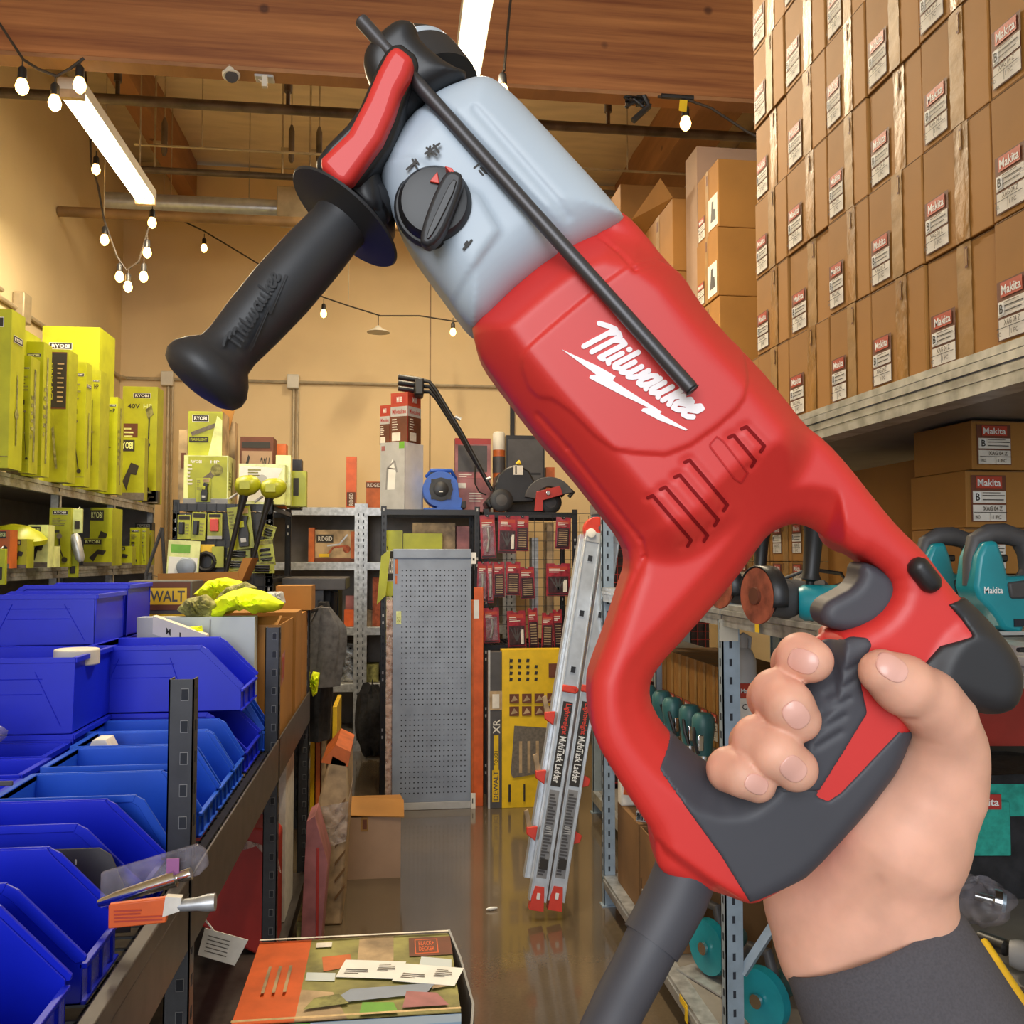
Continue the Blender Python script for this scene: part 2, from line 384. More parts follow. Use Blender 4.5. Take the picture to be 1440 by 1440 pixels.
string('festoon string at far upper left with three bulbs above the strip light', [(-40, -10), (0, 34), (33, 84), (55, 98), (80, 107), (98, 97), (118, 82)], 3.75, [(31, 120), (77, 143), (112, 118)])
string('festoon string looping below the left strip light with seven bulbs', [(118, 82), (126, 160), (128, 228), (138, 262), (146, 308), (165, 362), (178, 380), (195, 368), (202, 345), (209, 320), (214, 300)], 5.6, [(135, 237), (147, 336), (168, 388), (180, 402), (202, 388), (207, 354), (214, 312)], 16, hooks=(0, 4))
string('festoon string swagged along the back wall with three bulbs', [(230, 298), (287, 325), (365, 372), (455, 418), (490, 430), (535, 444), (590, 444), (640, 452), (720, 440)], 7.4, [(287, 348), (455, 440), (637, 466)], 14, hooks=(0, 4, 8))
string('single festoon bulb hanging at top centre beside the strip light', [(724, -60), (716, 20), (709, 100)], 3.6, [(707, 128)], 10)
t = string('festoon bulb with yellow tag hung under the beam at right', [(925, 136), (960, 138), (1000, 152), (1050, 185), (1090, 205)], 3.9, [(964, 172)], 14)
p = atY(956, 140, 3.88); b = MB().prism([(0, 0), (.035, .0), (.03, -.055), (-.005, -.05)], p, (1, 0, 0), (0, 0, 1), (0, 1, 0), .002, 'yellow'); b.build('tag', t, world=True)
t = thing('pendant_reflector', 'small white dish reflector hanging from the string lights at the back wall', 'lamp shade', atY(532, 470, 7.4))
p = atY(532, 458, 7.4); b = MB().lathe([(0, .01), (.02, .03), (.05, .09), (.055, .092)], 'offwhite', p, p - V((0, 0, 1))); b.cyl(p, p + V((0, 0, .09)), .004, 'cord', 6); b.build('reflector_dish', t, world=True)
# black cable bundle under beam at right
t = thing('cable_bundle', 'black tangled cables and clips tied under the timber beam', 'cables', atY(900, 135, 3.9))
b = MB()
for k in range(9):
    R2 = random.Random(k); pts = [atY(892 + R2.uniform(-18, 18) + 2 * q, 135 + abs(q - 2) * R2.uniform(2, 9), 3.9 + .01 * k) for q in range(5)]
    b.tube(pts, .006, 'black', 6)
b.tube([atY(905, 135, 3.9), atY(912, 150, 3.9), atY(890, 170, 3.9)], .014, 'black', 8); b.tube([atY(930, 135, 3.9), atY(975, 138, 3.9)], .012, 'black', 8)
b.build('cable_loops', t, world=True)
# white security camera and plug box under the beam
p = atY(323, 101, 4.0)
t = thing('security_camera', 'small white cylindrical camera hanging under the timber beam', 'camera', p)
b = MB().lathe([(0, .02), (.004, .035), (.075, .038), (.08, .033)], 'offwhite', (0, 0, .045), (0.15, -.3, -1)); b.build('camera_body', t)
b = MB().cyl((.012, -.025, -.032), (.014, -.03, -.038), .026, 'dgrey'); b.build('lens', t)
b = MB().tube([(0, 0, .04), (-.03, 0, .08), (.05, 0, .075), (.09, 0, .0), (.15, 0, -.045), (.165, 0, 0)], .004, 'offwhite', 6); b.build('camera_cable', t)
p = atY(374, 103, 4.0); t = thing('outlet_box', 'grey outlet box with white plug under the timber beam', 'outlet', p)
MB().box((-.045, -.03, -.03), (.035, .03, .04), 'lgrey').build('box_body', t, bevel=.004)
MB().box((-.012, -.045, -.08), (.012, -.02, -.03), 'offwhite').build('plug', t, bevel=.003)
MB().cyl((.035, 0, .02), (1.3, 0, .0), .007, 'conduit', 8).build('conduit_run', t)
# white debris on the floor
p = atZ(690, 1281, 0); tag(MB().lathe([(0, .002), (.02, .008), (.05, .004)], 'white', p + V((-.02, 0, .008)), p + V((.03, .01, .008))).build('paper_scrap'), 'tiny white scrap lying on the floor beside the ladder', 'litter')
# ================================================================ generic printed carton
def carton(name, label, cat, loc, rz, w, d, h, base, art=None, side=None, top=None, group=None, bevel=.004, flap=None):
    """one printed box; art(b,w,h) paints the -Y face, side(b,d,h) the +X face, top(b,w,d) the top"""
    b = MB(); b.box((-w / 2, -d / 2, 0), (w / 2, d / 2, h), base)
    X1 = Matrix.Translation((-w / 2, -d / 2 - .0008, 0)) @ Matrix(((1, 0, 0, 0), (0, 0, -1, 0), (0, 1, 0, 0), (0, 0, 0, 1)))   # (u,v,n)->(u,-n,v)
    X2 = Matrix.Translation((w / 2 + .0008, -d / 2, 0)) @ Matrix(((0, 0, 1, 0), (1, 0, 0, 0), (0, 1, 0, 0), (0, 0, 0, 1)))      # (u,v,n)->(n,u,v)
    X3 = Matrix.Translation((-w / 2, -d / 2, h + .0008))
    if art: art(Face(b, X1, w, h))
    if side: side(Face(b, X2, d, h))
    if top: top(Face(b, X3, w, d))
    o = b.build(name, smooth=False)
    o.location = loc; o.rotation_euler = (0, 0, rz); tag(o, label, cat, group); return o
class Face:
    """paint on a flat face in 0..1 coordinates"""
    def __init__(s, b, X, w, h): s.b = b; s.X = X; s.w = w; s.h = h; s.k = 0
    def rect(s, x0, y0, x1, y1, m, z=None):
        s.k += 1; zz = .0004 * s.k if z is None else z
        s.b.quad((x0 * s.w, y0 * s.h, zz), (x1 * s.w, y0 * s.h, zz), (x1 * s.w, y1 * s.h, zz), (x0 * s.w, y1 * s.h, zz), m, s.X)
    def poly(s, pts, m):
        s.k += 1; s.b.add([(x * s.w, y * s.h, .0004 * s.k) for x, y in pts], [tuple(range(len(pts)))], m, s.X)
    def line(s, pts, wd, m):
        s.k += 1; z = .0004 * s.k
        for (a, c) in zip(pts, pts[1:]):
            p = V((a[0] * s.w, a[1] * s.h, z)); q = V((c[0] * s.w, c[1] * s.h, z)); t = (q - p)
            if t.length == 0: continue
            n = V((-t.y, t.x, 0)).normalized() * (wd / 2)
            s.b.quad(p - n, q - n, q + n, p + n, m, s.X)
    def disc(s, cx, cy, r, m, n=16):
        s.k += 1; s.b.add([(cx * s.w + r * math.cos(6.2832 * i / n), cy * s.h + r * math.sin(6.2832 * i / n), .0004 * s.k) for i in range(n)], [tuple(range(n))], m, s.X)
    def text(s, t, x0, y0, x1, y1, m, rot=0):
        s.k += 1; z = .0004 * s.k
        if rot == 0: s.b.text(t, (x0 * s.w, y0 * s.h, z), (1, 0, 0), (0, 1, 0), (x1 - x0) * s.w, (y1 - y0) * s.h, m, X=s.X)
        elif rot == 1: s.b.text(t, (x1 * s.w, y0 * s.h, z), (0, 1, 0), (-1, 0, 0), (y1 - y0) * s.h, (x1 - x0) * s.w, m, X=s.X)
        elif rot == 2: s.b.text(t, (x1 * s.w, y1 * s.h, z), (-1, 0, 0), (0, -1, 0), (x1 - x0) * s.w, (y1 - y0) * s.h, m, X=s.X)
        else: s.b.text(t, (x0 * s.w, y1 * s.h, z), (0, -1, 0), (1, 0, 0), (y1 - y0) * s.h, (x1 - x0) * s.w, m, X=s.X)
    def logo(s, t, x0, y0, x1, y1, bg='ink', fg='white', rot=0):
        s.rect(x0, y0, x1, y1, fg); e = .06 * min((x1 - x0) * s.w, (y1 - y0) * s.h)
        s.rect(x0 + e / s.w, y0 + e / s.h, x1 - e / s.w, y1 - e / s.h, bg)
        ax = .12 * (x1 - x0); ay = .24 * (y1 - y0)
        if rot % 2: ax, ay = .24 * (x1 - x0), .1 * (y1 - y0)
        s.text(t, x0 + ax, y0 + ay, x1 - ax, y1 - ay, fg, rot)
    def lines(s, x0, y0, x1, y1, n, m='inkgrey', seed=1, fill=.45):
        r = random.Random(seed); dy = (y1 - y0) / n
        for i in range(n): s.rect(x0, y0 + i * dy, x0 + (x1 - x0) * r.uniform(.5, 1), y0 + (i + fill) * dy, m, z=.0004 * (s.k + 1))
        s.k += 1
# ================================================================ RIGHT SHELVING
RXF = 0.90
def gbeam(b, x, y0, y1, zt, h, m, d=.045):
    """stepped front beam along Y at x"""
    k = h / 4
    for i, dx in enumerate((0.004, 0.0, 0.004, 0.010)): b.box((x + dx, y0, zt - (i + 1) * k + .003), (x + d + .01, y1, zt - i * k), m)
    b.box((x + .006, y0, zt - h), (x + d + .012, y1, zt - .0015), m)
def gpost(b, x, y, z1, m, dx=.05, dy=.035, holes=True, sgn=1, hm='hole'):
    t = .004
    b.box((x, y, 0), (x + t * sgn, y + dy, z1), m); b.box((x, y, 0), (x + dx * sgn, y + t, z1), m)
    b.box((x, y + dy - t, 0), (x + dx * sgn, y + dy, z1), m)
    b.box((x - .01 * sgn, y - .01, 0), (x + (dx + .01) * sgn, y + dy + .01, .006), m)
t = thing('metal_shelving', 'pale galvanised steel shelving along the right side of the aisle', 'shelving', (RXF, 2.49, 0))
RD = 1.78
PY = [1.02, 2.49, 3.98]
for y in PY:
    for x, s in ((RXF + .005, 1), (RD - .005, -1)):
        b = MB(); gpost(b, x, y, 1.77 if s == 1 else 1.80, 'galvb', sgn=s)
        for k in range(34):
            z = .1 + k * .05
            if s == 1: b.box((x - .0006, y + .013, z), (x + .002, y + .022, z + .02), 'hole'); b.box((x + .02, y - .0006, z), (x + .028, y + .002, z + .02), 'hole')
        b.build('post', t, world=True, smooth=False)
for zt, h in ((1.82, .065), (1.37, .06), (.80, .06), (.13, .055)):
    b = MB(); b.box((RXF + .045, PY[0], zt - .03), (RD - .045, PY[-1] + .03, zt), 'shelfgrey'); b.build('shelf_deck', t, world=True)
    for y0, y1 in zip(PY, PY[1:]):
        b = MB(); gbeam(b, RXF, y0 + .004, y1 - .002, zt + .002, h, 'galv'); b.build('shelf_beam', t, world=True)
    b = MB(); b.box((RD - .04, PY[0], zt - h), (RD, PY[-1] + .03, zt), 'galv'); b.build('rear_beam', t, world=True)
b = MB(); b.tube([(.955, 2.5, .36), (1.27, 2.5, .79)], .016, 'galvb', 4); b.build('brace', t, world=True)
for px, py, zz in ((1060, 866, 1.37), (962, 1420, .13), (900, 1310, .13)):
    p = atX(px, py, RXF - .001); b = MB()
    b.box((RXF - .0015, p.y - .035, zz - .022), (RXF, p.y + .045, zz), 'yellow'); b.box((RXF - .0025, p.y - .035, zz - .055), (RXF - .001, p.y - .01, zz - .01), 'yellow'); b.build('yellow_tag', t, world=True)
b = MB(); b.box((RXF - .003, 2.488, 1.27), (RXF + .05, 2.486, 1.33), 'offwhite'); b.build('corner_bracket', t, world=True)
t = thing('metal_shelving', 'second galvanised shelving unit beyond the aisle shelving, carrying the far cartons', 'shelving', (1.16, 4.1, 0))
for y in (4.08, 5.42):
    for x, sg in ((1.17, 1), (RD - .005, -1)): b = MB(); gpost(b, x, y, 1.80, 'galvb', sgn=sg); b.build('post', t, world=True, smooth=False)
for zt in (1.82, 1.0, .13):
    b = MB(); b.box((1.2, 4.12, zt - .03), (RD - .045, 5.46, zt), 'shelfgrey'); b.box((1.168, 4.12, zt - .06), (1.2, 5.46, zt - .001), 'galv'); b.build('shelf', t, world=True)
# ---- power-tool cartons
def mk_label(b, X, w, h, rot=0, text=True):
    F = Face(b, X, w, h)
    F.rect(0, 0, 1, 1, 'lblbrown'); F.rect(.04, .02, .98, .36, 'paper'); F.rect(.04, .40, .98, .66, 'paper')
    F.rect(.14, .72, .88, .97, 'mred')
    F.text('Makita', .18, .76, .84, .92, 'white')
    F.rect(.07, .43, .26, .63, 'white'); F.text('B', .11, .45, .23, .61, 'ink')
    F.line([(.3, .56), (.94, .56)], h * .02, 'ink'); F.line([(.3, .47), (.9, .47)], h * .02, 'ink'); F.line([(.3, .62), (.8, .62)], h * .015, 'inkgrey')
    F.line([(.04, .20), (.98, .20)], h * .012, 'ink'); F.text('XAG 04 Z', .3, .23, .85, .33, 'inkgrey'); F.line([(.5, .02), (.5, .2)], h * .012, 'ink')
    F.text('NO.', .08, .06, .22, .14, 'inkgrey'); F.text('1 PC', .56, .06, .8, .14, 'inkgrey')
def mk_carton(w, d, h, mt='card', lab=(.03, .06, .42, .60), tape=(.50, .70), hand=True, seed=0, lm=None):
    o = MB().box((-w / 2, -d / 2, 0), (w / 2, d / 2, h), mt)
    o.box((-w / 2 + .001, -d / 2 - .0006, h - .003), (w / 2 - .001, d / 2, h + .0004), 'card_dark')
    root = o.build('power_tool_carton', bevel=.0035, smooth=False)
    r = random.Random(seed)
    X1 = Matrix.Translation((-w / 2, -d / 2 - .0006, 0)) @ Matrix(((1, 0, 0, 0), (0, 0, -1, 0), (0, 1, 0, 0), (0, 0, 0, 1)))
    if tape:
        b = MB(); n = 14; vs = []; fs = []
        for i in range(n + 1):
            for j in range(4):
                vs.append((w * (tape[0] + (tape[1] - tape[0]) * j / 3), h * i / n, .0005 + r.uniform(0, .0016)))
        for i in range(n):
            for j in range(3): a = i * 4 + j; fs.append((a, a + 1, a + 5, a + 4))
        b.add(vs, fs, 'tape' if seed % 2 == 0 else 'tape_matte', X1)
        Face(b, X1, w, h).k = 8
        F = Face(b, X1, w, h); F.k = 6
        if hand: F.rect(.585, .78, .625, .96, 'lblbrown'); F.rect(.592, .80, .618, .94, 'tape_matte')
        b.build('packing_tape', root)
    b = MB(); lx, ly, lw, lh = lab
    X = X1 @ Matrix.Translation((lx * w, ly * h, .0012)); mk_label(b, X, (lw - lx) * w, (lh - ly) * h); b.build('shipping_label', root, smooth=False)
    root.rotation_euler = (0, 0, -math.pi / 2)
    return root
XC = .925
edges = [atX(px, 560, XC).y for px in (1013, 1065, 1110, 1168, 1226, 1303, 1403, 1530)]
edges = sorted(edges, reverse=True)
H0 = .1985
for ci in range(len(edges) - 1):
    ya, yb = edges[ci], edges[ci + 1]; w = ya - yb - .004
    proto = [mk_carton(w, .27, H0 - .002, seed=ci * 2, lab=(.03, .05, .40, .52)), mk_carton(w, .27, H0 - .002, seed=ci * 2 + 1, lab=(.05, .04, .42, .50), tape=(.46, .66))]
    used = [False, False]
    for ri in range(7):
        z = 1.823 + ri * H0 + (0.0 if ri == 0 else 0)
        # in frame?
        p = V((XC, ya, z)) - CAMP; wv = p.dot(FV); py = 720 - FPX * p.dot(UV) / wv
        if py < -8: continue
        if ci == 0 and ri > 0: continue
        k = (ri + ci) % 2
        lab = 'brown power-tool carton, %s column from the far end, %s row above the shelf' % (ORD[ci], ORD[ri])
        loc = (XC + .135 + R_.uniform(0, .003) + (.005 if (ri * 3 + ci) % 5 == 0 else 0), (ya + yb) / 2, z)
        if not used[k]: o = proto[k]; used[k] = True; o.location = loc; tag(o, lab, 'box')
        else: o = dup(proto[k], loc, label=lab)
        o['group'] = 'power tool cartons stacked on the top right shelf'
        o.rotation_euler = (0, 0, -math.pi / 2 + R_.uniform(-.012, .012))
    for k in (0, 1):
        if not used[k]:
            for c in list(proto[k].children): bpy.data.objects.remove(c)
            bpy.data.objects.remove(proto[k])
# ---- far stacks
def far_box(w, d, h, pic=True, seed=0, mt='card'):
    b = MB(); b.box((-w / 2, -d / 2, 0), (w / 2, d / 2, h), mt); root = b.build('storage_carton', bevel=.004, smooth=False)
    X1 = Matrix.Translation((-w / 2, -d / 2 - .0006, 0)) @ Matrix(((1, 0, 0, 0), (0, 0, -1, 0), (0, 1, 0, 0), (0, 0, 0, 1)))
    b = MB(); F = Face(b, X1, w, h); F.rect(.42, .0, .56, 1, 'tape_matte'); F.rect(.46, .78, .52, .93, 'lblbrown'); b.build('packing_tape', root)
    if pic:
        b = MB(); F = Face(b, X1, w, h); F.k = 3; F.rect(.56, .05, .98, .52, 'paper'); F.poly([(.66, .15), (.9, .15), (.88, .3), (.8, .32), (.8, .45), (.72, .45), (.7, .3)], 'dgrey'); b.build('picture_label', root)
        b = MB(); mk_label(b, X1 @ Matrix.Translation((.05 * w, .04 * h, .001)), .33 * w, .34 * h); b.build('shipping_label', root)
    root.rotation_euler = (0, 0, -math.pi / 2); return root
carton('low_carton', 'low brown carton under the picture-label stack on the top right shelf', 'box', (1.565, 3.865, 1.823), 0, .42, .27, .196, 'card')
a = far_box(.27, .42, .2955)
for i in range(4):
    o = a if i == 0 else dup(a, (0, 0, 0))
    o.location = (1.354 + .21 + (.006 if i % 2 else 0), 3.865, 2.021 + .297 * i); tag(o, 'brown carton with picture label in the far stack, %s from the shelf' % ORD[i], 'box', 'cartons with picture labels')
a = far_box(.5, .42, .357, False)
for i in range(4):
    o = a if i == 0 else dup(a, (0, 0, 0))
    o.location = (1.335 + .21, 4.55, 1.823 + .359 * i); tag(o, 'plain taped carton behind the picture-label stack, %s from the shelf' % ORD[i], 'box', 'plain cartons at the far right')
b = MB()
zt = 1.823 + 1.436
for (q) in ([(1.335, 4.3, zt), (1.335, 4.8, zt), (1.26, 4.8, zt + .07), (1.28, 4.32, zt + .10)],):
    b.add(q + [tuple(V(p) + V((.003, 0, .002))) for p in q], [(0, 1, 2, 3), (7, 6, 5, 4), (0, 4, 5, 1), (1, 5, 6, 2), (2, 6, 7, 3), (3, 7, 4, 0)], 'card')
b.build('raised_flap', o, world=False).matrix_parent_inverse = Matrix()
fl = o.children[-1]
for v in fl.data.vertices:
    v.co = o.rotation_euler.to_matrix().to_4x4().inverted() @ (V(v.co) - V(o.location))
a = far_box(.44, .5, .427, False)
for i in range(4):
    o = a if i == 0 else dup(a, (0, 0, 0))
    o.location = (1.208 + .25 + .03 * (i < 3), 5.05, 1.823 + .4295 * i); tag(o, 'large carton at the far end of the top right shelf, %s from the shelf' % ORD[i], 'box', 'large cartons at the far end')
carton('storage_carton', 'tall pinkish-brown carton just behind the picture-label stack, its top edge showing', 'box', (1.59, 4.205, 1.823), 0, .38, .17, 1.615, 'card_pink')
# ---- middle shelf, near bay
Z = 1.373
carton('long_carton', 'long plain brown carton at the back of the dark middle shelf', 'box', (1.37, 2.24, Z), 0, .30, .50, .36, 'card', art=lambda F: F.line([(0, .42), (1, .42)], .003, 'card_dark'), side=None)
hs = [.095, .095, .119, .103]; z = Z
for i, hh in enumerate(hs):
    o = mk_carton(.26, .2, hh - .002, seed=i + 31, lab=(.04, .1, .34, .92), tape=(.55, .75), hand=True)
    o.rotation_euler = (0, 0, -.05 + .03 * i); o.location = (1.16 + .13 + (.01 if i == 3 else 0), 1.86, z); z += hh
    tag(o, 'small power-tool carton behind the teal jigsaw, %s from the middle shelf' % ORD[i], 'box', 'cartons behind the jigsaws')
k = 0; proto = None
for r in range(2):
    for c in range(6):
        loc = (1.275, 2.56 + c * .142, Z + r * .118); k += 1
        lab = 'small labelled carton behind the grinders, %s row, %s from the near end' % (['lower', 'upper'][r], ORD[c])
        if proto is None: proto = mk_carton(.138, .2, .116, seed=3, lab=(.04, .2, .5, .95), tape=(.58, .86)); o = proto; o.location = loc; tag(o, lab, 'box')
        else: o = dup(proto, loc, label=lab)
        o['group'] = 'small cartons behind the grinders'
def grinder(label, loc, rz, body, up):
    t = thing('angle_grinder', label, 'power tool', loc, rz)
    b = MB(); b.lathe([(0, .028), (.01, .034), (.09, .032), (.13, .026), (.17, .03), (.18, .02)], body, (.03, .01, .045), (.6, .8, .05), 18); b.build('motor_body', t)
    b = MB(); b.lathe([(0, .03), (.04, .036), (.06, .028)], 'dgrey', (0, -.035, .05), (0, 1, .0), 18); b.build('gear_head', t)
    b = MB(); b.lathe([(0, .012), (.001, .052), (.006, .052), (.007, .012)], 'rust', (0, -.055, .057), (0, -1, .057), 28); b.cyl((0, -.06, .057), (0, -.068, .057), .016, 'lblbrown'); b.build('grinding_disc', t)
    b = MB(); n = 18; vs = []; fs = []
    for i in range(n + 1):
        q = math.radians(-20 + 200 * i / n)
        for rr, yy in ((.056, -.062), (.056, -.03), (.02, -.03)): vs.append((rr * math.cos(q), yy, .057 + rr * math.sin(q)))
    for i in range(n):
        for j in (0, 1): fs.append((i * 3 + j, i * 3 + j + 1, i * 3 + j + 4, i * 3 + j + 3))
    b.add(vs, fs, 'blackm'); o = b.build('guard', t); m_ = o.modifiers.new('s', 'SOLIDIFY'); m_.thickness = .002
    b = MB(); b.lathe([(0, .008), (.015, .008), (.02, .02), (.03, .015), (.1, .017), (.12, .02), (.13, .012)], 'black', (.035, .03, .07), (up[0] * .5 + .035, up[1] + .05, up[2]), 16); b.build('side_handle', t)
    b = MB(); b.tube([(.13, .14, .05), (.17, .18, .07), (.13, .2, .09), (.04, .18, .1), (-.02, .1, .06), (.0, .06, .01)], .005, 'black', 8); b.build('power_cord', t)
    return t
p = atZ(1108, 884, Z); grinder('teal angle grinder with brown grinding disc and upright black handle on middle shelf', (p.x + .02, p.y + .06, Z), -1.35, 'teal', (.28, 0, 1.13))
p = atZ(1050, 862, Z); grinder('dark angle grinder left of the teal grinder, handle leaning', (p.x + .03, p.y + .12, Z), -1.3, 'dgrey', (.25, 0, 1.1))
def jigsaw(label, px0, py0, Y, s=1.0):
    """traced in pixels of the nearest jigsaw, base on the middle shelf"""
    o0 = atY(1398, 905, 1.45)
    base = V((atY(px0, py0, Y).x, Y, Z)); t = thing('barrel_grip_jigsaw', label, 'power tool', base)
    def q(x, y): p = atY(1240 + x / 3.6, 560 + y / 3.6, 1.45); return ((p.x - o0.x) * s, (p.z - o0.z) * s + 0.0)
    b = MB(); b.prism([q(*p) for p in [(470, 780), (530, 770), (560, 850), (585, 950), (700, 945), (720, 1040), (690, 1060), (690, 1120), (670, 1190), (650, 1240), (560, 1215), (530, 1160), (490, 1110), (440, 1060), (420, 1000), (440, 850)]], (0, -.03, 0), (1, 0, 0), (0, 0, 1), (0, 1, 0), .06, 'teal'); b.build('housing', t, bevel=.007)
    b = MB(); pts = [(445, 1000), (450, 860), (470, 770), (540, 735), (620, 735), (700, 760), (740, 830), (750, 930), (700, 990), (600, 1010)]
    b.tube([(q(*p)[0], 0, q(*p)[1]) for p in pts], .016, 'dgrey', 12, radii=[.011, .012, .014, .017, .018, .017, .017, .017, .014, .012]); b.build('grip_handle', t)
    b = MB(); b.prism([q(*p) for p in [(575, 980), (720, 960), (760, 1060), (590, 1060)]], (0, -.035, 0), (1, 0, 0), (0, 0, 1), (0, 1, 0), .07, 'dgrey'); b.build('motor_cap', t, bevel=.004)
    a = q(520, 840); c = q(620, 878); b = MB().box((a[0], -.012, c[1]), (c[0], .012, a[1]), 'black'); b.build('trigger', t, bevel=.003)
    a = q(690, 910); b = MB().box((a[0], -.038, a[1] - .02), (a[0] + .03, -.03, a[1]), 'lgrey'); b.build('dial_plate', t)
    a = q(460, 1035); c = q(552, 1000); b = MB().text('Makita', (a[0], -.0318, a[1]), (1, 0, 0), (0, 0, 1), c[0] - a[0], c[1] - a[1], 'white'); b.build('logo', t)
    a = q(610, 1200); c = q(660, 1160); b = MB().box((a[0], -.032, a[1]), (c[0], -.028, c[1]), 'hole'); b.build('base_slot', t)
    b = MB().box((-.035, -.03, .0), (.11, .03, .006), 'alu'); b.build('shoe', t)
    return t
jigsaw('teal jigsaw with black D-handle nearest on the middle right shelf', 1398, 905, 1.45)
jigsaw('teal jigsaw with black handle behind and left of the nearest jigsaw', 1326, 890, 1.63, 1.0)
p = atZ(1432, 925, Z); b = MB().lathe([(0, .003), (.03, .004), (.031, .009), (.05, .009)], 'blackm', p + V((-.0, 0, .01)), p + V((.1, .02, .01))); tag(b.build('drill_bit'), 'small black bit lying on the middle shelf edge by the jigsaw', 'bit')
# ---- low shelf, near bay: red tool case, tool bag, clear bag, multi tool, jug
Z = .803
def art_case(F):
    F.rect(.5, .18, 1.0, .62, 'black'); F.lines(.55, .2, .95, .4, 6, 'inkgrey', 3); F.rect(0, .06, 1, .13, 'tape_matte'); F.rect(.22, .45, .34, .62, 'white'); F.rect(.235, .47, .325, .6, 'redmk')
    F.text('M12', .25, .5, .31, .57, 'white'); F.lines(.15, .66, .35, .72, 2, 'tape_matte', 5); F.rect(.25, .01, .33, .05, 'paper')
carton('red_tool_carton', 'dark red printed tool carton behind the teal and black bag', 'box', (1.43, 2.29, Z), -.12, .46, .24, .37, 'redmk', art=art_case)
t = thing('tool_bag', 'black tool bag with teal top band and red badge on the low shelf', 'bag', (1.30, 1.92, Z), -.12)
b = MB(); n = 20; prof = []
vs = []; fs = []; W2, D2, HH = .24, .14, .25; rows = 12
for j in range(rows + 1):
    zz = HH * j / rows; sc = 1.0 - .12 * (j / rows) ** 2 + .04 * math.sin(j * 1.1)
    for i in range(32):
        q = 2 * math.pi * i / 32; cx = abs(math.cos(q)) ** .35 * (1 if math.cos(q) > 0 else -1); cy = abs(math.sin(q)) ** .35 * (1 if math.sin(q) > 0 else -1)
        wob = 1 + .03 * math.sin(5 * q + j * .7)
        vs.append((W2 * cx * sc * wob, D2 * cy * sc * wob, zz - (.03 * abs(math.cos(q)) if j == rows else 0)))
for j in range(rows):
    for i in range(32): fs.append((j * 32 + i, j * 32 + (i + 1) % 32, (j + 1) * 32 + (i + 1) % 32, (j + 1) * 32 + i))
fs.append(tuple(range(rows * 32, rows * 32 + 32))); fs.append(tuple(range(31, -1, -1)))
b.add(vs, fs, 'cloth_dark'); b.build('bag_body', t)
vs2 = [tuple(V(v) + V((0, -.004 if v[1] < 0 else .004, 0))) for v in vs]
b = MB(); sel = [f for f in fs[:-2] if f[0] // 32 in (8, 9, 10)]
b.add([(v[0] * 1.02, v[1] * 1.03, v[2]) for v in vs], sel, 'tealc'); b.build('teal_band', t)
b = MB(); b.box((-.13, -.151, .09), (-.03, -.143, .2), 'tealc'); b.build('teal_patch', t, bevel=.003); b = MB(); b.box((.06, -.151, .11), (.14, -.143, .2), 'tealc'); b.build('teal_patch', t, bevel=.003)
b = MB(); b.box((-.12, -.154, .185), (-.05, -.150, .215), 'redmk'); b.text('Makita', (-.115, -.1545, .192), (1, 0, 0), (0, 0, 1), .06, .016, 'white'); b.build('badge', t)
p = atZ(1385, 1300, Z)
t = thing('bagged_fitting', 'clear plastic bag with metal fitting in front of the tool bag', 'bag', (p.x - .01, p.y, Z))
def blob(r, sq, m, seed, loc=(0, 0, 0), n=14):
    b = MB(); rr = random.Random(seed); vs = []; fs = []; ph = [rr.uniform(0, 6) for _ in range(6)]
    for j in range(n + 1):
        th = math.pi * j / n
        for i in range(2 * n):
            q = math.pi * i / n; k = 1 + .14 * math.sin(3 * q + ph[0] + 2 * th) + .1 * math.sin(7 * q + ph[1] - 3 * th) + .08 * math.sin(5 * th + ph[2] + 2 * q)
            vs.append((loc[0] + r * sq[0] * k * math.sin(th) * math.cos(q), loc[1] + r * sq[1] * k * math.sin(th) * math.sin(q), loc[2] + max(r * sq[2] * k * math.cos(th), -r * sq[2] * .9)))
    for j in range(n):
        for i in range(2 * n): fs.append((j * 2 * n + i, j * 2 * n + (i + 1) % (2 * n), (j + 1) * 2 * n + (i + 1) % (2 * n), (j + 1) * 2 * n + i))
    b.add(vs, fs, m); return b
blob(.06, (1, .7, .7), 'clearbag', 3, (0, 0, .04)).build('plastic_bag', t)
b = MB(); b.lathe([(0, .008), (.03, .008), (.032, .022), (.045, .022), (.046, .012)], 'chrome', (-.01, .0, .055), (.03, -.02, .048)); b.cyl((.03, -.022, .048), (.036, -.026, .047), .017, 'galvb'); b.build('metal_fitting', t)
t = thing('oscillating_multi_tool', 'grey tool with yellow rod and dark disc lying on the low shelf', 'power tool', atZ(1425, 1400, Z))
b = MB(); a = atZ(1385, 1325, Z + .03); c = atZ(1460, 1440, Z + .03); b.cyl(a, c, .007, 'yellow', 10); b.build('yellow_rod', t, world=True)
b = MB(); b.lathe([(0, .02), (.012, .024), (.1, .026), (.12, .018)], 'grey', atZ(1420, 1340, Z + .035), atZ(1520, 1360, Z + .035)); b.lathe([(0, .012), (.05, .014), (.055, .008)], 'blackm', atZ(1378, 1318, Z + .03), atZ(1420, 1335, Z + .03)); b.build('tool_body', t, world=True)
b = MB(); a = atZ(1428, 1400, Z); b.lathe([(0, .03), (.004, .03), (.008, .012), (.012, .01)], 'pipe', a, a + V((0, 0, .02)), 24); b.build('disc_pad', t, world=True)
t = thing('plastic_jug', 'tall translucent jug with red label beside the shelving post', 'bottle', (1.075, 2.78, Z))
b = MB(); b.lathe([(0, .035), (.004, .042), (.38, .042), (.41, .03), (.42, .018), (.46, .018)], 'lgrey', (0, 0, 0), (0, 0, 1)); b.build('jug_body', t)
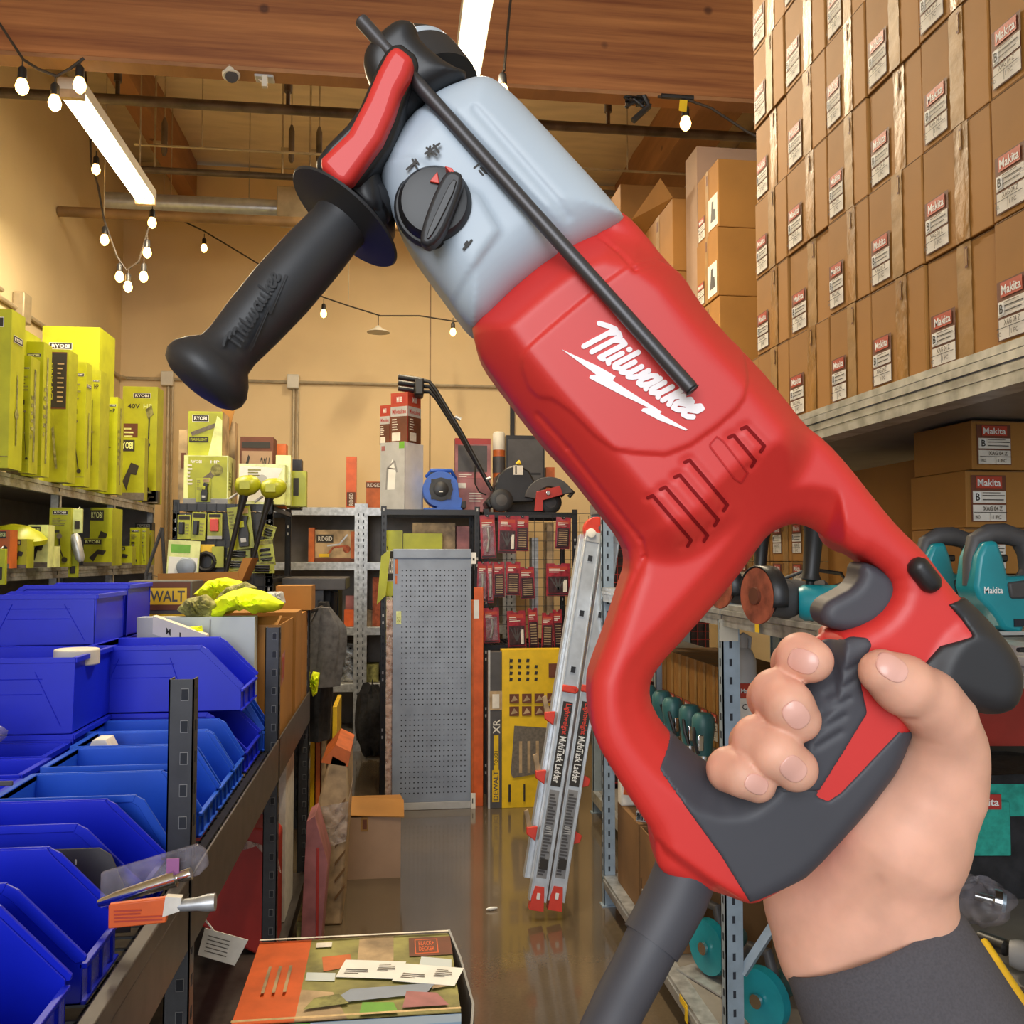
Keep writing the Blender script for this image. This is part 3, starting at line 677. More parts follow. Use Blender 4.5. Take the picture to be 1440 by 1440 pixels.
b = MB(); b.tube([(-.02, 0, .4), (-.022, -.01, .45), (.0, -.01, .462), (.022, -.01, .45), (.02, 0, .4)], .006, 'lgrey'); b.build('jug_handle', t)
b = MB(); b.box((-.03, -.0455, .2), (.03, -.041, .315), 'paper'); b.box((-.03, -.046, .27), (.03, -.0412, .315), 'mred'); b.text('Makita', (-.024, -.0465, .285), (1, 0, 0), (0, 0, 1), .048, .014, 'white'); b.text('C', (-.02, -.046, .235), (1, 0, 0), (0, 0, 1), .015, .018, 'ink'); b.build('jug_label', t)
# small cartons and trim routers in far bay
proto = mk_carton(.098, .25, .30, seed=5, lab=(.08, .08, .9, .42), tape=(.36, .66), hand=False)
for i in range(10):
    loc = (1.30, 3.02 + i * .103, Z); lab = 'tall narrow carton behind the routers, %s from the near end of the row' % ORD[i]
    if i == 0: o = proto; o.location = loc; tag(o, lab, 'box')
    else: o = dup(proto, loc, label=lab)
    o['group'] = 'narrow cartons on the low right shelf'; o.rotation_euler.z += R_.uniform(-.02, .02)
dm('dteal', '#2f5f62', 0.45, var=0.1)
def router():
    t = thing('trim_router', 'dark teal router', 'power tool')
    MB().lathe([(0, .026), (.004, .036), (.012, .038), (.014, .03), (.05, .028)], 'chrome', (0, 0, 0), (0, 0, 1), 20).build('router_base', t)
    b = MB().lathe([(0, .026), (.06, .034), (.09, .038), (.12, .037), (.135, .026), (.138, .01)], 'dteal', (0, 0, .05), (0, 0, 1), 20); b.build('motor_body', t)
    MB().tube([(-.034, -.01, .14), (-.042, -.03, .1), (-.03, -.035, .06)], .006, 'black').build('clamp_lever', t)
    MB().box((-.03, -.038, .07), (-.012, -.028, .12), 'chrome').build('depth_scale', t, bevel=.002)
    return t
rt = router()
for i in range(6):
    o = rt if i == 0 else dup(rt, (0, 0, 0))
    o.location = (1.015 + .01 * (i % 2), 2.98 + .17 * i, Z); o.rotation_euler.z = .3 * i
    o['label'] = 'dark teal trim router with chrome base, %s from the shelving post' % ORD[i]; o['group'] = 'trim routers in a row'
# ---- bottom shelf
Z = .133
def mkbox(F): F.rect(.3, .1, .38, .4, 'ink'); F.text('Makita', .5, .15, .56, .5, 'inkgrey', 1)
o = carton('open_carton', 'brown carton on the bottom right shelf carrying the jug and profile', 'box', (1.16, 3.74, Z), 0, .42, .34, .33, 'card_dark')
def openbox(name, label, cat, loc, w, d, h, m, rz=0, flaps=True):
    t = thing(name, label, cat, loc, rz); b = MB(); e = .005
    b.box((-w / 2, -d / 2, 0), (w / 2, d / 2, e), m)
    for a, c in (((-w / 2, -d / 2), (w / 2, -d / 2 + e)), ((-w / 2, d / 2 - e), (w / 2, d / 2)), ((-w / 2, -d / 2 + e), (-w / 2 + e, d / 2 - e)), ((w / 2 - e, -d / 2 + e), (w / 2, d / 2 - e))):
        b.box((*a, e), (*c, h), m)
    b.build('box_body', t, smooth=False); return t
t = openbox('open_carton', 'brown open-topped carton nearer on the bottom right shelf', 'box', (1.13, 3.34, Z), .38, .34, .34, 'card_dark')
b = MB(); X = Matrix.Translation((-.19 - .0006, .17, 0)) @ Matrix(((0, 0, -1, 0), (-1, 0, 0, 0), (0, 1, 0, 0), (0, 0, 0, 1))); F = Face(b, X, .34, .34); F.rect(.03, .1, .06, .45, 'ink'); F.text('Makita', .06, .1, .12, .35, 'paper', 1); b.build('print', t)
b = MB(); b.box((-.185, -.165, .25), (.185, .165, .26), 'tan'); b.tube([(-.1, -.1, .265), (0, 0, .29), (.1, .1, .268)], .01, 'lgrey'); b.build('packed_parts', t)
t = thing('aluminium_profile', 'slotted aluminium rail lying on the brown carton top', 'rail', (1.05, 3.74, Z + .331), -.5)
b = MB(); 
for a, c in (((-.025, 0), (.025, .004)), ((-.025, .034), (.025, .038)), ((-.006, .004), (-.003, .034)), ((.003, .004), (.006, .034)), ((-.025, .004), (-.022, .014)), ((.022, .004), (.025, .014)), ((-.025, .024), (-.022, .034)), ((.022, .024), (.025, .034))):
    b.box((a[0], -.16, a[1]), (c[0], .16, c[1]), 'alu')
b.build('rail_extrusion', t)
b = MB()
for k in range(6): b.box((-.0265, -.14 + k * .05, .006), (-.0255, -.115 + k * .05, .032), 'hole')
b.build('rail_slots', t)
p = V((.99, 3.86, Z + .331)); t = thing('oil_jug', 'white jug with orange label on the brown carton by the post', 'bottle', p)
b = MB().prism([(-.045, 0), (.045, 0), (.05, .01), (.048, .15), (.03, .2), (.0, .215), (-.045, .2)], (0, -.03, 0), (1, 0, 0), (0, 0, 1), (0, 1, 0), .06, 'paper'); b.build('jug_body', t, bevel=.008)
b = MB().prism([(-.035, .05), (.02, .04), (.035, .09), (.02, .15), (-.02, .16)], (0, -.034, 0), (1, 0, 0), (0, 0, 1), (0, 1, 0), .004, 'orange'); b.lathe([(0, .012), (.001, .028), (.003, .028)], 'yellow', (-.003, -.035, .085), (-.003, -1, .085)); b.build('jug_label', t)
b = MB().cyl((-.02, 0, .205), (-.02, 0, .235), .018, 'orange'); b.build('jug_cap', t)
def saw(label, loc, rz, s=1):
    t = thing('circular_saw', label, 'power tool', loc, rz)
    MB().lathe([(0, .02), (.002, .085), (.03, .088), (.045, .06), (.05, .02)], 'teal', (0, -.02, .1), (0, 1, .1), 28).build('blade_guard', t)
    MB().lathe([(0, .04), (.1, .038), (.12, .025)], 'dteal', (0, .02, .11), (0, 1, .11), 20).build('motor_body', t)
    MB().tube([(.02, .03, .16), (.0, .03, .22), (-.06, .03, .22), (-.1, .03, .15), (-.09, .03, .08)], .016, 'dgrey', 12).build('rear_handle', t)
    MB().box((-.1, -.06, .0), (.12, .09, .006), 'galv').build('saw_shoe', t)
    MB().cyl((0, -.035, .1), (0, -.025, .1), .02, 'chrome').build('blade_bolt', t)
    return t
saw('teal circular saw on the bottom shelf left of the near post', (1.03, 2.98, Z), -1.2)
saw('teal saw on the bottom shelf right of the near post', (1.06, 2.62, Z), -1.0)
saw('second teal saw lying right of the near post, lowest in frame', (1.2, 2.34, Z), -1.3)
b_ = carton('tall_carton', 'brown carton standing behind the wrist on the bottom right shelf', 'box', (1.52, 2.33, Z), 0, .3, .26, .58, 'card')
t = thing('tool_pile', 'dark drill body lying behind the near post on the bottom shelf', 'power tool', (1.18, 2.78, Z))
MB().lathe([(0, .02), (.03, .04), (.15, .042), (.2, .03), (.25, .02)], 'dgrey', (0, 0, .06), (.5, .6, .1)).build('tool_body', t)
MB().tube([(.06, .05, .06), (.04, .0, .16), (.06, -.02, .26)], .022, 'black').build('grip', t)
t.name = 'power_drill'
# ================================================================ LEFT: industrial rack with bins
RX0, RX1 = -.39, -1.47; DK = .845; RY = [.55, 1.90, 3.27, 4.42]
def slotpost(name, x, y, z0, z1, parent, m='rackblk', w=.048, d=.04, front=True, sgn=-1, step=.062, hs=(.013, .022)):
    b = MB(); t_ = .003
    # C profile: face to the camera (-Y) and flange to the aisle (+X)
    b.box((x, y, z0), (x + sgn * w, y + t_, z1), m); b.box((x, y, z0), (x + sgn * t_, y + d, z1), m); b.box((x + sgn * w, y, z0), (x + sgn * (w - t_), y + d, z1), m)
    k = 0; z = z1 - .03
    while z > z0 + .03:
        cx = x + sgn * w * .36
        b.box((cx - hs[0] / 2 - .001, y - .0010, z - hs[1] / 2 - .001), (cx + hs[0] / 2 + .001, y + .001, z + hs[1] / 2 + .001), 'grey' if m == 'rackblk' else m)
        b.box((cx - hs[0] / 2, y - .0016, z - hs[1] / 2), (cx + hs[0] / 2, y + .001, z + hs[1] / 2), 'hole')
        b.box((x + .0008 * -sgn, y + d * .4, z - hs[1] / 2), (x + sgn * .001, y + d * .4 + .012, z + hs[1] / 2), 'hole'); z -= step
    return b.build(name, parent, world=True, smooth=False)
t = thing('industrial_rack', 'dark steel rack on the left carrying the blue bins, slotted posts', 'rack', (RX0, 1.9, 0))
for y in RY[1:]:
    slotpost('post', RX0, y, 0, 1.262, t); slotpost('post', RX1, y, 0, 1.262, t, sgn=1)
b = MB(); b.box((RX0 - .002, RY[0], DK - .105), (RX0 - .028, RY[1] - .001, DK + .035), 'rackbeam')
b.box((RX0 - .001, RY[0], DK + .0), (RX0 - .032, RY[1] - .001, DK + .006), 'rackbeam'); b.build('beam', t, world=True, bevel=.003)
for y0, y1 in zip(RY[1:], RY[2:]):
    b = MB(); b.box((RX0 + .002, y0 + .0, DK - .105), (RX0 - .004, y1 + .03, DK + .035), 'rackbeam'); b.box((RX0 - .004, y0 + .045, DK - .105), (RX0 - .028, y1, DK - .02), 'rackbeam'); b.build('beam', t, world=True, bevel=.002)
b = MB(); b.box((RX1 + .002, RY[0], DK - .105), (RX1 + .03, RY[-1], DK + .03), 'rackbeam'); b.build('beam', t, world=True)
# wire deck
b = MB()
y = RY[0] + .03
while y < RY[-1]: b.box((RX1 + .02, y - .002, DK - .012), (RX0 - .03, y + .002, DK - .008), 'blackm'); y += .05
for x in np.arange(RX1 + .04, RX0 - .03, .14): b.box((x - .003, RY[0], DK - .018), (x + .003, RY[-1], DK - .012), 'blackm')
b.box((RX0 - .034, RY[0], DK - .016), (RX0 - .052, RY[-1], DK - .004), 'blackm')
b.build('wire_deck', t, world=True, smooth=False)
b = MB(); b.box((RX0 - .03, RY[0], .0), (RX0 - .004, RY[-1], .06), 'rackbeam'); b.build('lower_beam', t, world=True)
b = MB(); b.box((RX1 + .02, RY[0], .04), (RX0 - .03, RY[-1], .055), 'rackbeam'); b.build('lower_deck', t, world=True)
# ---- bins
def make_bin(L, Wd, H, m='bin', clear=False, cut=.55):
    """open-front stacking bin; local +X is the mouth, origin at floor centre of the mouth edge"""
    e = .004; root = MB()
    prof = [(-L, 0), (0, 0), (.0, H * .38), (-H * cut, H * .93), (-H * cut - .01, H), (-L - .004, H)]
    def wall(y, yo):
        root.prism(prof, (0, y, 0), (1, 0, 0), (0, 0, 1), (0, 1, 0), e, m)
        # raised trapezoid ribs and rim on the outside
        s = -1 if yo < 0 else 1; yy = y if yo < 0 else y + e
        rim = [(-L - .006, H - .008), (-H * cut - .006, H - .008), (-H * cut + .012, H * .9), (.004, H * .42), (.008, H * .36), (-.004, H * .3), (-H * cut - .004, H * .84), (-H * cut - .02, H - .03), (-L - .006, H - .03)]
        root.prism([(-L - .006, H - .012), (-H * cut - .012, H - .012), (-H * cut - .006, H + .002), (-L - .006, H + .002)], (0, yy, 0), (1, 0, 0), (0, 0, 1), (0, s, 0), .007, m)
        root.prism([(-H * cut - .010, H + .002), (-H * cut - .016, H - .012), (-H * cut - .001, H * .92 - .008), (-.008, H * .38 - .006), (.006, H * .36), (.008, H * .40), (-H * cut + .010, H * .95)], (0, yy, 0), (1, 0, 0), (0, 0, 1), (0, s, 0), .006, m)
        for (a, c, d, f) in ((-L + .03, H * .1, -L * .80, H * .82), (-L * .36, H * .1, -L * .47, H * .82)):
            p = V((a, 0, c)); q = V((d, 0, f)); n = V((-(q - p).z, 0, (q - p).x)).normalized() * .0012
            root.prism([((p - n).x, (p - n).z), ((p + n).x, (p + n).z), ((q + n).x, (q + n).z), ((q - n).x, (q - n).z)], (0, yy, 0), (1, 0, 0), (0, 0, 1), (0, s, 0), .0022, m)
        for z in (.52, .72): root.prism([(-L * .84, H * z), (-L * .44, H * z), (-L * .44, H * z + .0022), (-L * .84, H * z + .0022)], (0, yy, 0), (1, 0, 0), (0, 0, 1), (0, s, 0), .002, m)
    wall(-Wd / 2, -1); wall(Wd / 2 - e, 1)
    root.box((-L, -Wd / 2, 0), (0, Wd / 2, e), m); root.box((-L, -Wd / 2, 0), (-L + e, Wd / 2, H), m); root.box((-L - .01, -Wd / 2 - .004, H - .012), (-L + e, Wd / 2 + .004, H + .002), m)
    fm = 'binclear' if clear else m
    root.box((-e, -Wd / 2 + e, .0), (0, Wd / 2 - e, H * .30), fm)
    for yy in (-.33, 0, .33): root.box((0, Wd * yy - .003, .002), (.005, Wd * yy + .003, H * .32), m)
    root.box((-e, -Wd / 2, H * .29), (.007, Wd / 2, H * .33), m); root.box((-e, -Wd / 2, 0), (.006, Wd / 2, .006), m)
    return root
def add_bin(label, xm, yn, z, L, Wd, H, m='bin', face=1, group=None, clear=False, cut=.55, rz=0):
    o = make_bin(L, Wd, H, m, clear, cut).build('storage_bin', smooth=False, bevel=.0012, seg=1)
    o.location = (xm, yn + Wd / 2, z); o.rotation_euler = (0, 0, rz + (0 if face > 0 else math.pi)); tag(o, label, 'bin', group); return o
def lipY(px, x=-.44): return -x * 1300 / (555 - px)
XM = -.452
add_bin('dark blue bin nearest the camera at the lower left corner', XM, lipY(56), DK, .5, .245, .18, clear=True)
add_bin('dark blue bin holding the orange pack, clear front strip', XM, lipY(163), DK, .5, .165, .18, clear=True)
add_bin('dark blue bin behind the grey divider plate, left of the slotted post', XM, lipY(229) + .01, DK, .335, .165, .18)
for i, (px, L) in enumerate(((268, .34), (304, .345), (328, .36), (345, .40))):
    add_bin('lighter blue slim bin behind the near post, %s from the camera' % ORD[i], XM + .0, lipY(px), DK, L, .215 if i < 2 else (.185 if i == 2 else .17), .172, 'binl', cut=.35, group='lighter blue bins in a row')
YD = 2.94
add_bin('dark blue bin under the wide dark bin beside the slim bins', XM, YD, DK, .45, .30, .185)
add_bin('wide dark blue bin stacked on another, centre of the rack', XM - .012, YD, DK + .188, .45, .30, .20)
add_bin('small lighter blue bin beyond the wide stacked bin by the second post', XM + .01, 3.255, DK, .12, .10, .20, 'binl', cut=.35)
for k in (0, 1, 2):
    pass
add_bin('dark blue bin facing left, bottom of the left stack', -1.34, 2.62, DK, .49, .34, .185, face=-1)
add_bin('dark blue bin facing left on the left stack, white round lid inside', -1.34, 2.62, DK + .188, .49, .34, .20, face=-1)
add_bin('dark blue bin bottom of the rearmost left stack', -1.38, 3.02, DK, .46, .3, .185, face=-1)
add_bin('dark blue bin second in the rearmost left stack', -1.38, 3.02, DK + .188, .46, .3, .195, face=-1)
add_bin('topmost dark blue bin on the left, facing left', -1.38, 3.02, DK + .386, .46, .3, .155, face=-1)
add_bin('topmost far blue bin on the left just beyond the other', -1.36, 3.36, DK + .386, .44, .3, .175, face=-1)
add_bin('far blue bin under the topmost far bin', -1.36, 3.36, DK, .44, .3, .38, face=-1)
for i, y in enumerate((1.80, 2.02, 2.24, 2.44)):
    add_bin('open blue parts bin against the left side, %s from the camera' % ORD[i], -1.3, y, DK, .50 - .02 * i, .172, .165 if i else .15, face=-1, group='open blue bins at the far left', cut=.35)
# white round lid in left stack, small carton in slim bin, bag
p = atY(115, 908, 2.8); tag(MB().cyl((p.x, 2.76, DK + .355), (p.x, 2.76, DK + .40), .06, 'offwhite', 28).build('round_lid', bevel=.004), 'round white lid lying in the left dark blue bin', 'lid')
p = atY(148, 1040, 2.6); b = MB().prism([(-.06, 0), (.03, 0), (.03, .1), (.012, .135), (-.02, .135), (-.055, .07)], (p.x, 2.56, DK + .045), (1, 0, 0), (0, 0, 1), (0, 1, 0), .07, 'paper')
b.box((p.x - .06, 2.558, DK + .05), (p.x + .03, 2.56, DK + .062), 'mred'); tag(b.build('small_box', bevel=.003), 'small torn white box standing in a lighter blue bin', 'box')
t = thing('parts_bag', 'clear plastic parts bag lying in the far left open bin', 'bag', (-1.06, 2.42, DK + .215)); b = blob(.09, (1.2, .5, .6), 'clearbag', 9); b.build('plastic_bag', t)
# grey divider plate, steel bracket
b = MB(); b.prism([(-1.05, DK), (-.455, DK), (-.455, DK + .05), (-.49, DK + .135), (-.51, DK + .148), (-1.05, DK + .148)], (0, 1.725, 0), (1, 0, 0), (0, 0, 1), (0, 1, 0), .004, 'dgrey')
for x in (-.55, -.72): b.box((x, 1.7235, DK + .12), (x + .003, 1.7255, DK + .13), 'white')
tag(b.build('divider_plate', bevel=.002), 'dark grey steel divider plate between two dark blue bins', 'divider')
t = thing('steel_bracket', 'dark upright steel bracket with a holed plate among the open bins', 'bracket', (-.77, 2.0, DK))
b = MB(); b.box((-.815, 1.985, DK), (-.79, 1.99, DK + .21), 'dgrey'); b.box((-.815, 1.985, DK + .2), (-.755, 1.99, DK + .21), 'dgrey'); b.build('upright_strip', t, world=True, bevel=.002)
b = MB(); b.box((-.845, 1.995, DK), (-.77, 2.0, DK + .125), 'dgrey'); b.cyl((-.82, 1.9945, DK + .07), (-.82, 1.99, DK + .07), .007, 'white'); b.build('holed_plate', t, world=True, bevel=.002)
# blister packs poking out of the nearest bins
t = thing('chisel_pack', 'clear blister pack with a bright steel chisel poking out of a blue bin', 'packaged tool', (-.46, 1.60, DK + .17))
b = MB(); a = atY(140, 1268, 1.60); c = atY(262, 1222, 1.60)
b.prism([(0, -.012), (.155, .035), (.17, .05), (.165, .075), (.15, .085), (.0, .045)], a, (1, 0, 0), (0, 0, 1), (0, 1, 0), .012, 'clearbag'); b.build('blister', t, world=True, bevel=.003)
b = MB(); b.lathe([(0, .006), (.03, .010), (.10, .012), (.125, .014), (.127, .008), (.14, .010), (.15, .010)], 'chrome', a + V((.0, -.006, .0)), c + V((.0, -.006, -.008))); b.build('chisel', t, world=True)
b = MB(); q = a + (c - a) * .78; b.box((q.x, 1.592, q.z + .0), (q.x + .02, 1.594, q.z + .03), 'purple'); b.build('hang_tab', t, world=True)
t = thing('orange_pack', 'orange printed pack with a metal cylinder end resting in the near bin', 'packaged tool', (-.42, 1.50, DK + .13))
a = atY(152, 1286, 1.50); c = atY(286, 1272, 1.50); d = (c - a).normalized()
b = MB(); b.prism([(0, -.022), (.085, -.022), (.09, .016), (.0, .014)], a, (d.x, d.y, d.z), (0, 0, 1), (0, 1, 0), .012, 'orange'); b.build('orange_card', t, world=True, bevel=.002)
b = MB(); b.prism([(.08, -.012), (.105, -.006), (.108, .014), (.084, .018)], a + V((0, -.002, 0)), (d.x, d.y, d.z), (0, 0, 1), (0, 1, 0), .014, 'paper'); b.build('paper_label', t, world=True)
b = MB(); b.lathe([(0, .006), (.01, .009), (.035, .010), (.05, .013), (.062, .013), (.063, .006)], 'galv', a + d * .095 + V((0, .006, 0)), c + V((0, .006, 0))); b.build('metal_end', t, world=True)
b = MB(); X = Matrix.Translation(a + V((0, -.0012, 0))) @ Matrix(((1, 0, 0, 0), (0, 0, -1, 0), (0, 1, 0, 0), (0, 0, 0, 1))); F = Face(b, X, .09, .03); F.lines(.1, -.4, .9, .3, 4, 'mred', 2); b.build('print', t, world=True)
# ---- cartons at the far half of the rack
t = openbox('open_carton', 'row of tall brown open cartons on the rack, nearest with pink print', 'box', (-.62, 3.67, DK + .003), .42, .42, .41, 'card'); t['label'] = 'brown open carton with pink print on its side, just beyond the second post'
b = MB(); X = Matrix.Translation((.211, -.21, 0)) @ Matrix(((0, 0, 1, 0), (1, 0, 0, 0), (0, 1, 0, 0), (0, 0, 0, 1))); F = Face(b, X, .42, .41); F.poly([(.08, .45), (.3, .5), (.34, .75), (.1, .72)], 'pinkc'); F.text('GRP', .1, .5, .3, .7, 'mred'); b.build('print', t)
b = MB(); b.box((-.2, -.2, .37), (.2, .2, .375), 'card_dark'); b.add([(-.2, -.205, .41), (.2, -.205, .41), (.21, -.16, .44), (-.19, -.16, .43)], [(0, 1, 2, 3)], 'card'); b.build('folded_flap', t)
for i in range(2):
    a = carton('tall_carton', 'brown carton behind the pink-printed one, %s along the rack' % ORD[i], 'box', (-.6, 4.02 + i * .262, DK + .003), 0, .4 - .0 * i, .25, .43 - .02 * i, 'card', group='brown cartons at the far end of the rack')
def art_pastel(F):
    F.rect(0, 0, 1, 1, 'pastel'); F.poly([(.0, 1), (.25, 1), (.4, .45), (.0, .5)], 'lgrey'); F.poly([(.15, .8), (.4, .86), (.36, .7), (.12, .62)], 'tan')
    F.rect(0, .26, 1, .45, 'purple'); F.text('PETTIES', .36, .31, .92, .39, 'white'); F.poly([(.0, 0), (.5, 0), (.6, .2), (0, .26)], 'skyb')
    F.line([(.62, .98), (.62, .72), (.68, .62), (.8, .6), (.97, .6)], .004, 'grey')
carton('printed_carton', 'pastel printed carton with purple band behind the blue bins', 'box', (-.69, 3.415, DK + .003), 0, .40, .07, .445, 'pastel', art=art_pastel)
# hi-vis garments and wrapped stuff
def cloth(name, label, cat, m, pts_px, Y, th, seed, amp=.012, zoff=0):
    """rumpled garment heap: outline in pixels at depth Y, domed towards the camera and up"""
    P = [atY(x, y, Y) for x, y in pts_px]; c = sum(P, V()) / len(P); t = None
    rr = random.Random(seed); ph = [rr.uniform(0, 6) for _ in range(8)]
    n = 48; ring = []
    # resample the outline
    per = [(P[i], P[(i + 1) % len(P)]) for i in range(len(P))]; tot = sum((b_ - a_).length for a_, b_ in per)
    for k in range(n):
        s = tot * k / n
        for a_, b_ in per:
            l = (b_ - a_).length
            if s <= l: ring.append(a_ + (b_ - a_) * (s / l)); break
            s -= l
    vs = []; fs = []; R = 10
    for side in (-1, 1):
        for j in range(R + 1):
            f = math.cos(j / R * math.pi / 2); g = math.sin(j / R * math.pi / 2)
            for k in range(n):
                p = c + (ring[k] - c) * f; q = 6.283 * k / n
                wv = amp * (math.sin(3 * q + 5 * f + ph[0]) + .8 * math.sin(7 * q - 9 * f + ph[1]) + .6 * math.sin(11 * q + 13 * f + ph[2])) * g
                vs.append(p + V((0, side * (th * g) - wv, .5 * wv)))
    for s in (0, 1):
        o = s * (R + 1) * n
        for j in range(R):
            for k in range(n):
                a_ = o + j * n + k; b_ = o + j * n + (k + 1) % n; q_ = (a_, b_, b_ + n, a_ + n); fs.append(q_ if s else q_[::-1])
    b = MB(); b.add(vs, fs, m); o = b.build(name); 
    base = V((c.x, Y, min(p.z for p in P)))
    for v in o.data.vertices: v.co -= base
    o.location = base; return tag(o, label, cat)
cloth('hi_vis_garment', 'fluorescent yellow hi-vis garment heaped over the cartons, front one', 'clothing', 'hivis', [(283, 868), (300, 845), (322, 832), (345, 826), (372, 832), (400, 848), (397, 856), (372, 862), (350, 856), (320, 860), (302, 872)], 3.50, .12, 4)
cloth('hi_vis_garment', 'fluorescent yellow garment behind the front one, partly under a drab wrap', 'clothing', 'hivis', [(272, 836), (292, 817), (318, 812), (342, 818), (338, 838), (300, 850)], 3.80, .10, 6)
cloth('plastic_wrap', 'drab crumpled wrap between the two yellow garments', 'wrap', 'khaki', [(300, 846), (318, 826), (345, 818), (362, 826), (352, 842), (322, 852)], 3.62, .05, 8, .01)
cloth('bagged_goods', 'crumpled clear bag of brown goods left of the yellow garments', 'bag', 'khaki', [(250, 858), (262, 842), (290, 836), (308, 850), (296, 872), (268, 870)], 3.44, .07, 9, .012)
cloth('folded_cloth', 'pale grey folded cloth behind the front yellow garment', 'clothing', 'lgrey', [(368, 838), (376, 832), (398, 832), (402, 848), (385, 852)], 3.75, .05, 12, .006)
cloth('hi_vis_garment', 'small patch of fluorescent yellow cloth below the crumpled bag', 'clothing', 'hivis', [(258, 890), (262, 882), (284, 880), (286, 892), (270, 897)], 3.3, .03, 13, .006)
b = MB(); a = atY(215, 866, 3.25); c = atY(290, 893, 3.25)
b.add([a, c, c + V((0, 0, -.06)), a + V((0, 0, -.06)), a + V((0, .05, .0)), c + V((0, .05, 0)), c + V((0, .05, -.06)), a + V((0, .05, -.06))], [(0, 3, 2, 1), (4, 5, 6, 7), (0, 1, 5, 4), (3, 7, 6, 2), (0, 4, 7, 3), (1, 2, 6, 5)], 'offwhite')
d = (c - a); 
for tx, f in (('M', .25), ('L', .5), ('P', .85)):
    q = a + d * f + V((0, -.001, -.045)); b.text(tx, q, d.normalized(), (0, 0, 1), .016, .022, 'ink')
tag(b.build('printed_strip'), 'white printed cardboard strip leaning behind the blue bins', 'packaging')
t = thing('case_carton', 'black and yellow tool case carton at the far left of the rack', 'box', (-.945, 4.0, DK + .003))
b = MB(); b.box((-.12, -.1, 0), (.13, .12, .56), 'dgrey'); b.build('case_body', t, bevel=.004)
b = MB(); X = Matrix.Translation((-.12, -.1006, 0)) @ Matrix(((1, 0, 0, 0), (0, 0, -1, 0), (0, 1, 0, 0), (0, 0, 0, 1))); F = Face(b, X, .25, .56); F.rect(.03, .79, .97, .99, 'lblbrown'); F.rect(.1, .83, .92, .95, 'yellow'); F.text('DEWALT', .13, .85, .89, .93, 'dgrey'); F.rect(.0, .62, 1, .76, 'yellow'); b.build('print', t)
# rack contents below: labels, red box, long cartons, boards, jackets
t = thing('shelf_tag', 'white tag card hanging off the rack beside the near floor box', 'tag', atY(310, 1330, 2.1))
b = MB(); P = [atY(x, y, 2.1) for x, y in ((288, 1305), (349, 1322), (330, 1358), (278, 1343))]; b.add([*P, *[p + V((0, .002, 0)) for p in P]], [(0, 1, 2, 3), (7, 6, 5, 4), (0, 4, 5, 1), (1, 5, 6, 2), (2, 6, 7, 3), (3, 7, 4, 0)], 'paper')
for k in range(5):
    q = P[0] + (P[3] - P[0]) * (.2 + .14 * k) + (P[1] - P[0]) * .12; r = q + (P[1] - P[0]) * .5; n = (P[3] - P[0]).normalized() * .002; q.y = r.y = 2.0985
    b.quad(q, r, r + n, q + n, 'inkgrey')
b.build('card', t, world=True, smooth=False)
b = MB(); b.tube([atY(300, 1308, 2.1), V((RX0 - .02, 2.1, DK - .11))], .002, 'white', 5); b.build('tie', t, world=True)
def art_w(F): F.rect(.0, 0, 1, 1, 'paper'); F.rect(.12, .28, .45, .42, 'ink'); F.lines(.1, .05, .5, .22, 3, 'inkgrey'); F.text('HARDWARE', .72, .15, .9, .6, 'ink', 1)
carton('white_carton', 'white labelled carton on the rack lower level behind a slotted post', 'box', (-.50, 3.98, .057), 0, .15, .3, .62, 'paper', art=art_w)
t = thing('red_case', 'red metal case with clear film, standing under the rack', 'case', (-.56, 3.52, .288))
b = MB(); b.prism([(-.16, 0.10), (.10, -.0), (.17, .0), (.17, .275), (.13, .31), (-.16, .33)], (0, -.02, 0), (1, 0, 0), (0, 0, 1), (0, 1, 0), .2, 'redmk'); b.build('case_body', t, bevel=.006)
b = MB(); b.prism([(-.16, .25), (.0, .3), (.17, .26), (.19, .2), (.1, .27), (.0, .25), (-.1, .24)], (0, -.032, 0), (1, 0, 0), (0, 0, 1), (0, 1, 0), .006, 'filmr'); b.build('film_wrap', t)
t.location = (-.595, 3.56, .057)
for c in t.children: c.scale = (1, 1, 1.45)
t = thing('wrapped_carton', 'long tan carton in clear film leaning beside the rack', 'box', (-.235, 3.97, 0))
b = MB(); b.prism([(-.075, 0), (.03, 0), (.055, .55), (.05, .66), (-.02, .70), (-.07, .5)], (0, -.05, 0), (1, 0, 0), (0, 0, 1), (0, 1, 0), .4, 'tan'); b.build('carton_body', t, bevel=.01)
b = MB(); b.prism([(-.078, .3), (.045, .34), (.055, .5), (-.07, .48)], (0, -.056, 0), (1, 0, 0), (0, 0, 1), (0, 1, 0), .42, 'filmr'); b.build('film_wrap', t)
b = MB(); b.prism([(-.06, .66), (.05, .64), (.06, .70), (-.0, .73)], (0, -.05, 0), (1, 0, 0), (0, 0, 1), (0, 1, 0), .38, 'orangep'); b.build('orange_end', t)
b = MB(); 
for k in range(6): b.prism([(.0, .1 + k * .07), (.04, .15 + k * .07), (.042, .165 + k * .07), (.0, .115 + k * .07)], (0, -.053, 0), (1, 0, 0), (0, 0, 1), (0, 1, 0), .004, 'card_dark')
b.build('slots', t)
t = thing('flat_pack', 'stack of slim red and brown flat cartons leaning beside the red case', 'box', (-.285, 3.64, 0))
b = MB(); b.prism([(-.06, 0), (.015, 0), (.04, .34), (-.01, .52), (-.04, .5)], (0, 0, 0), (1, 0, 0), (0, 0, 1), (0, 1, 0), .2, 'pinkc'); b.box((-.002, -.003, .02), (.008, .0, .4), 'redmk'); b.build('carton_body', t, bevel=.004)
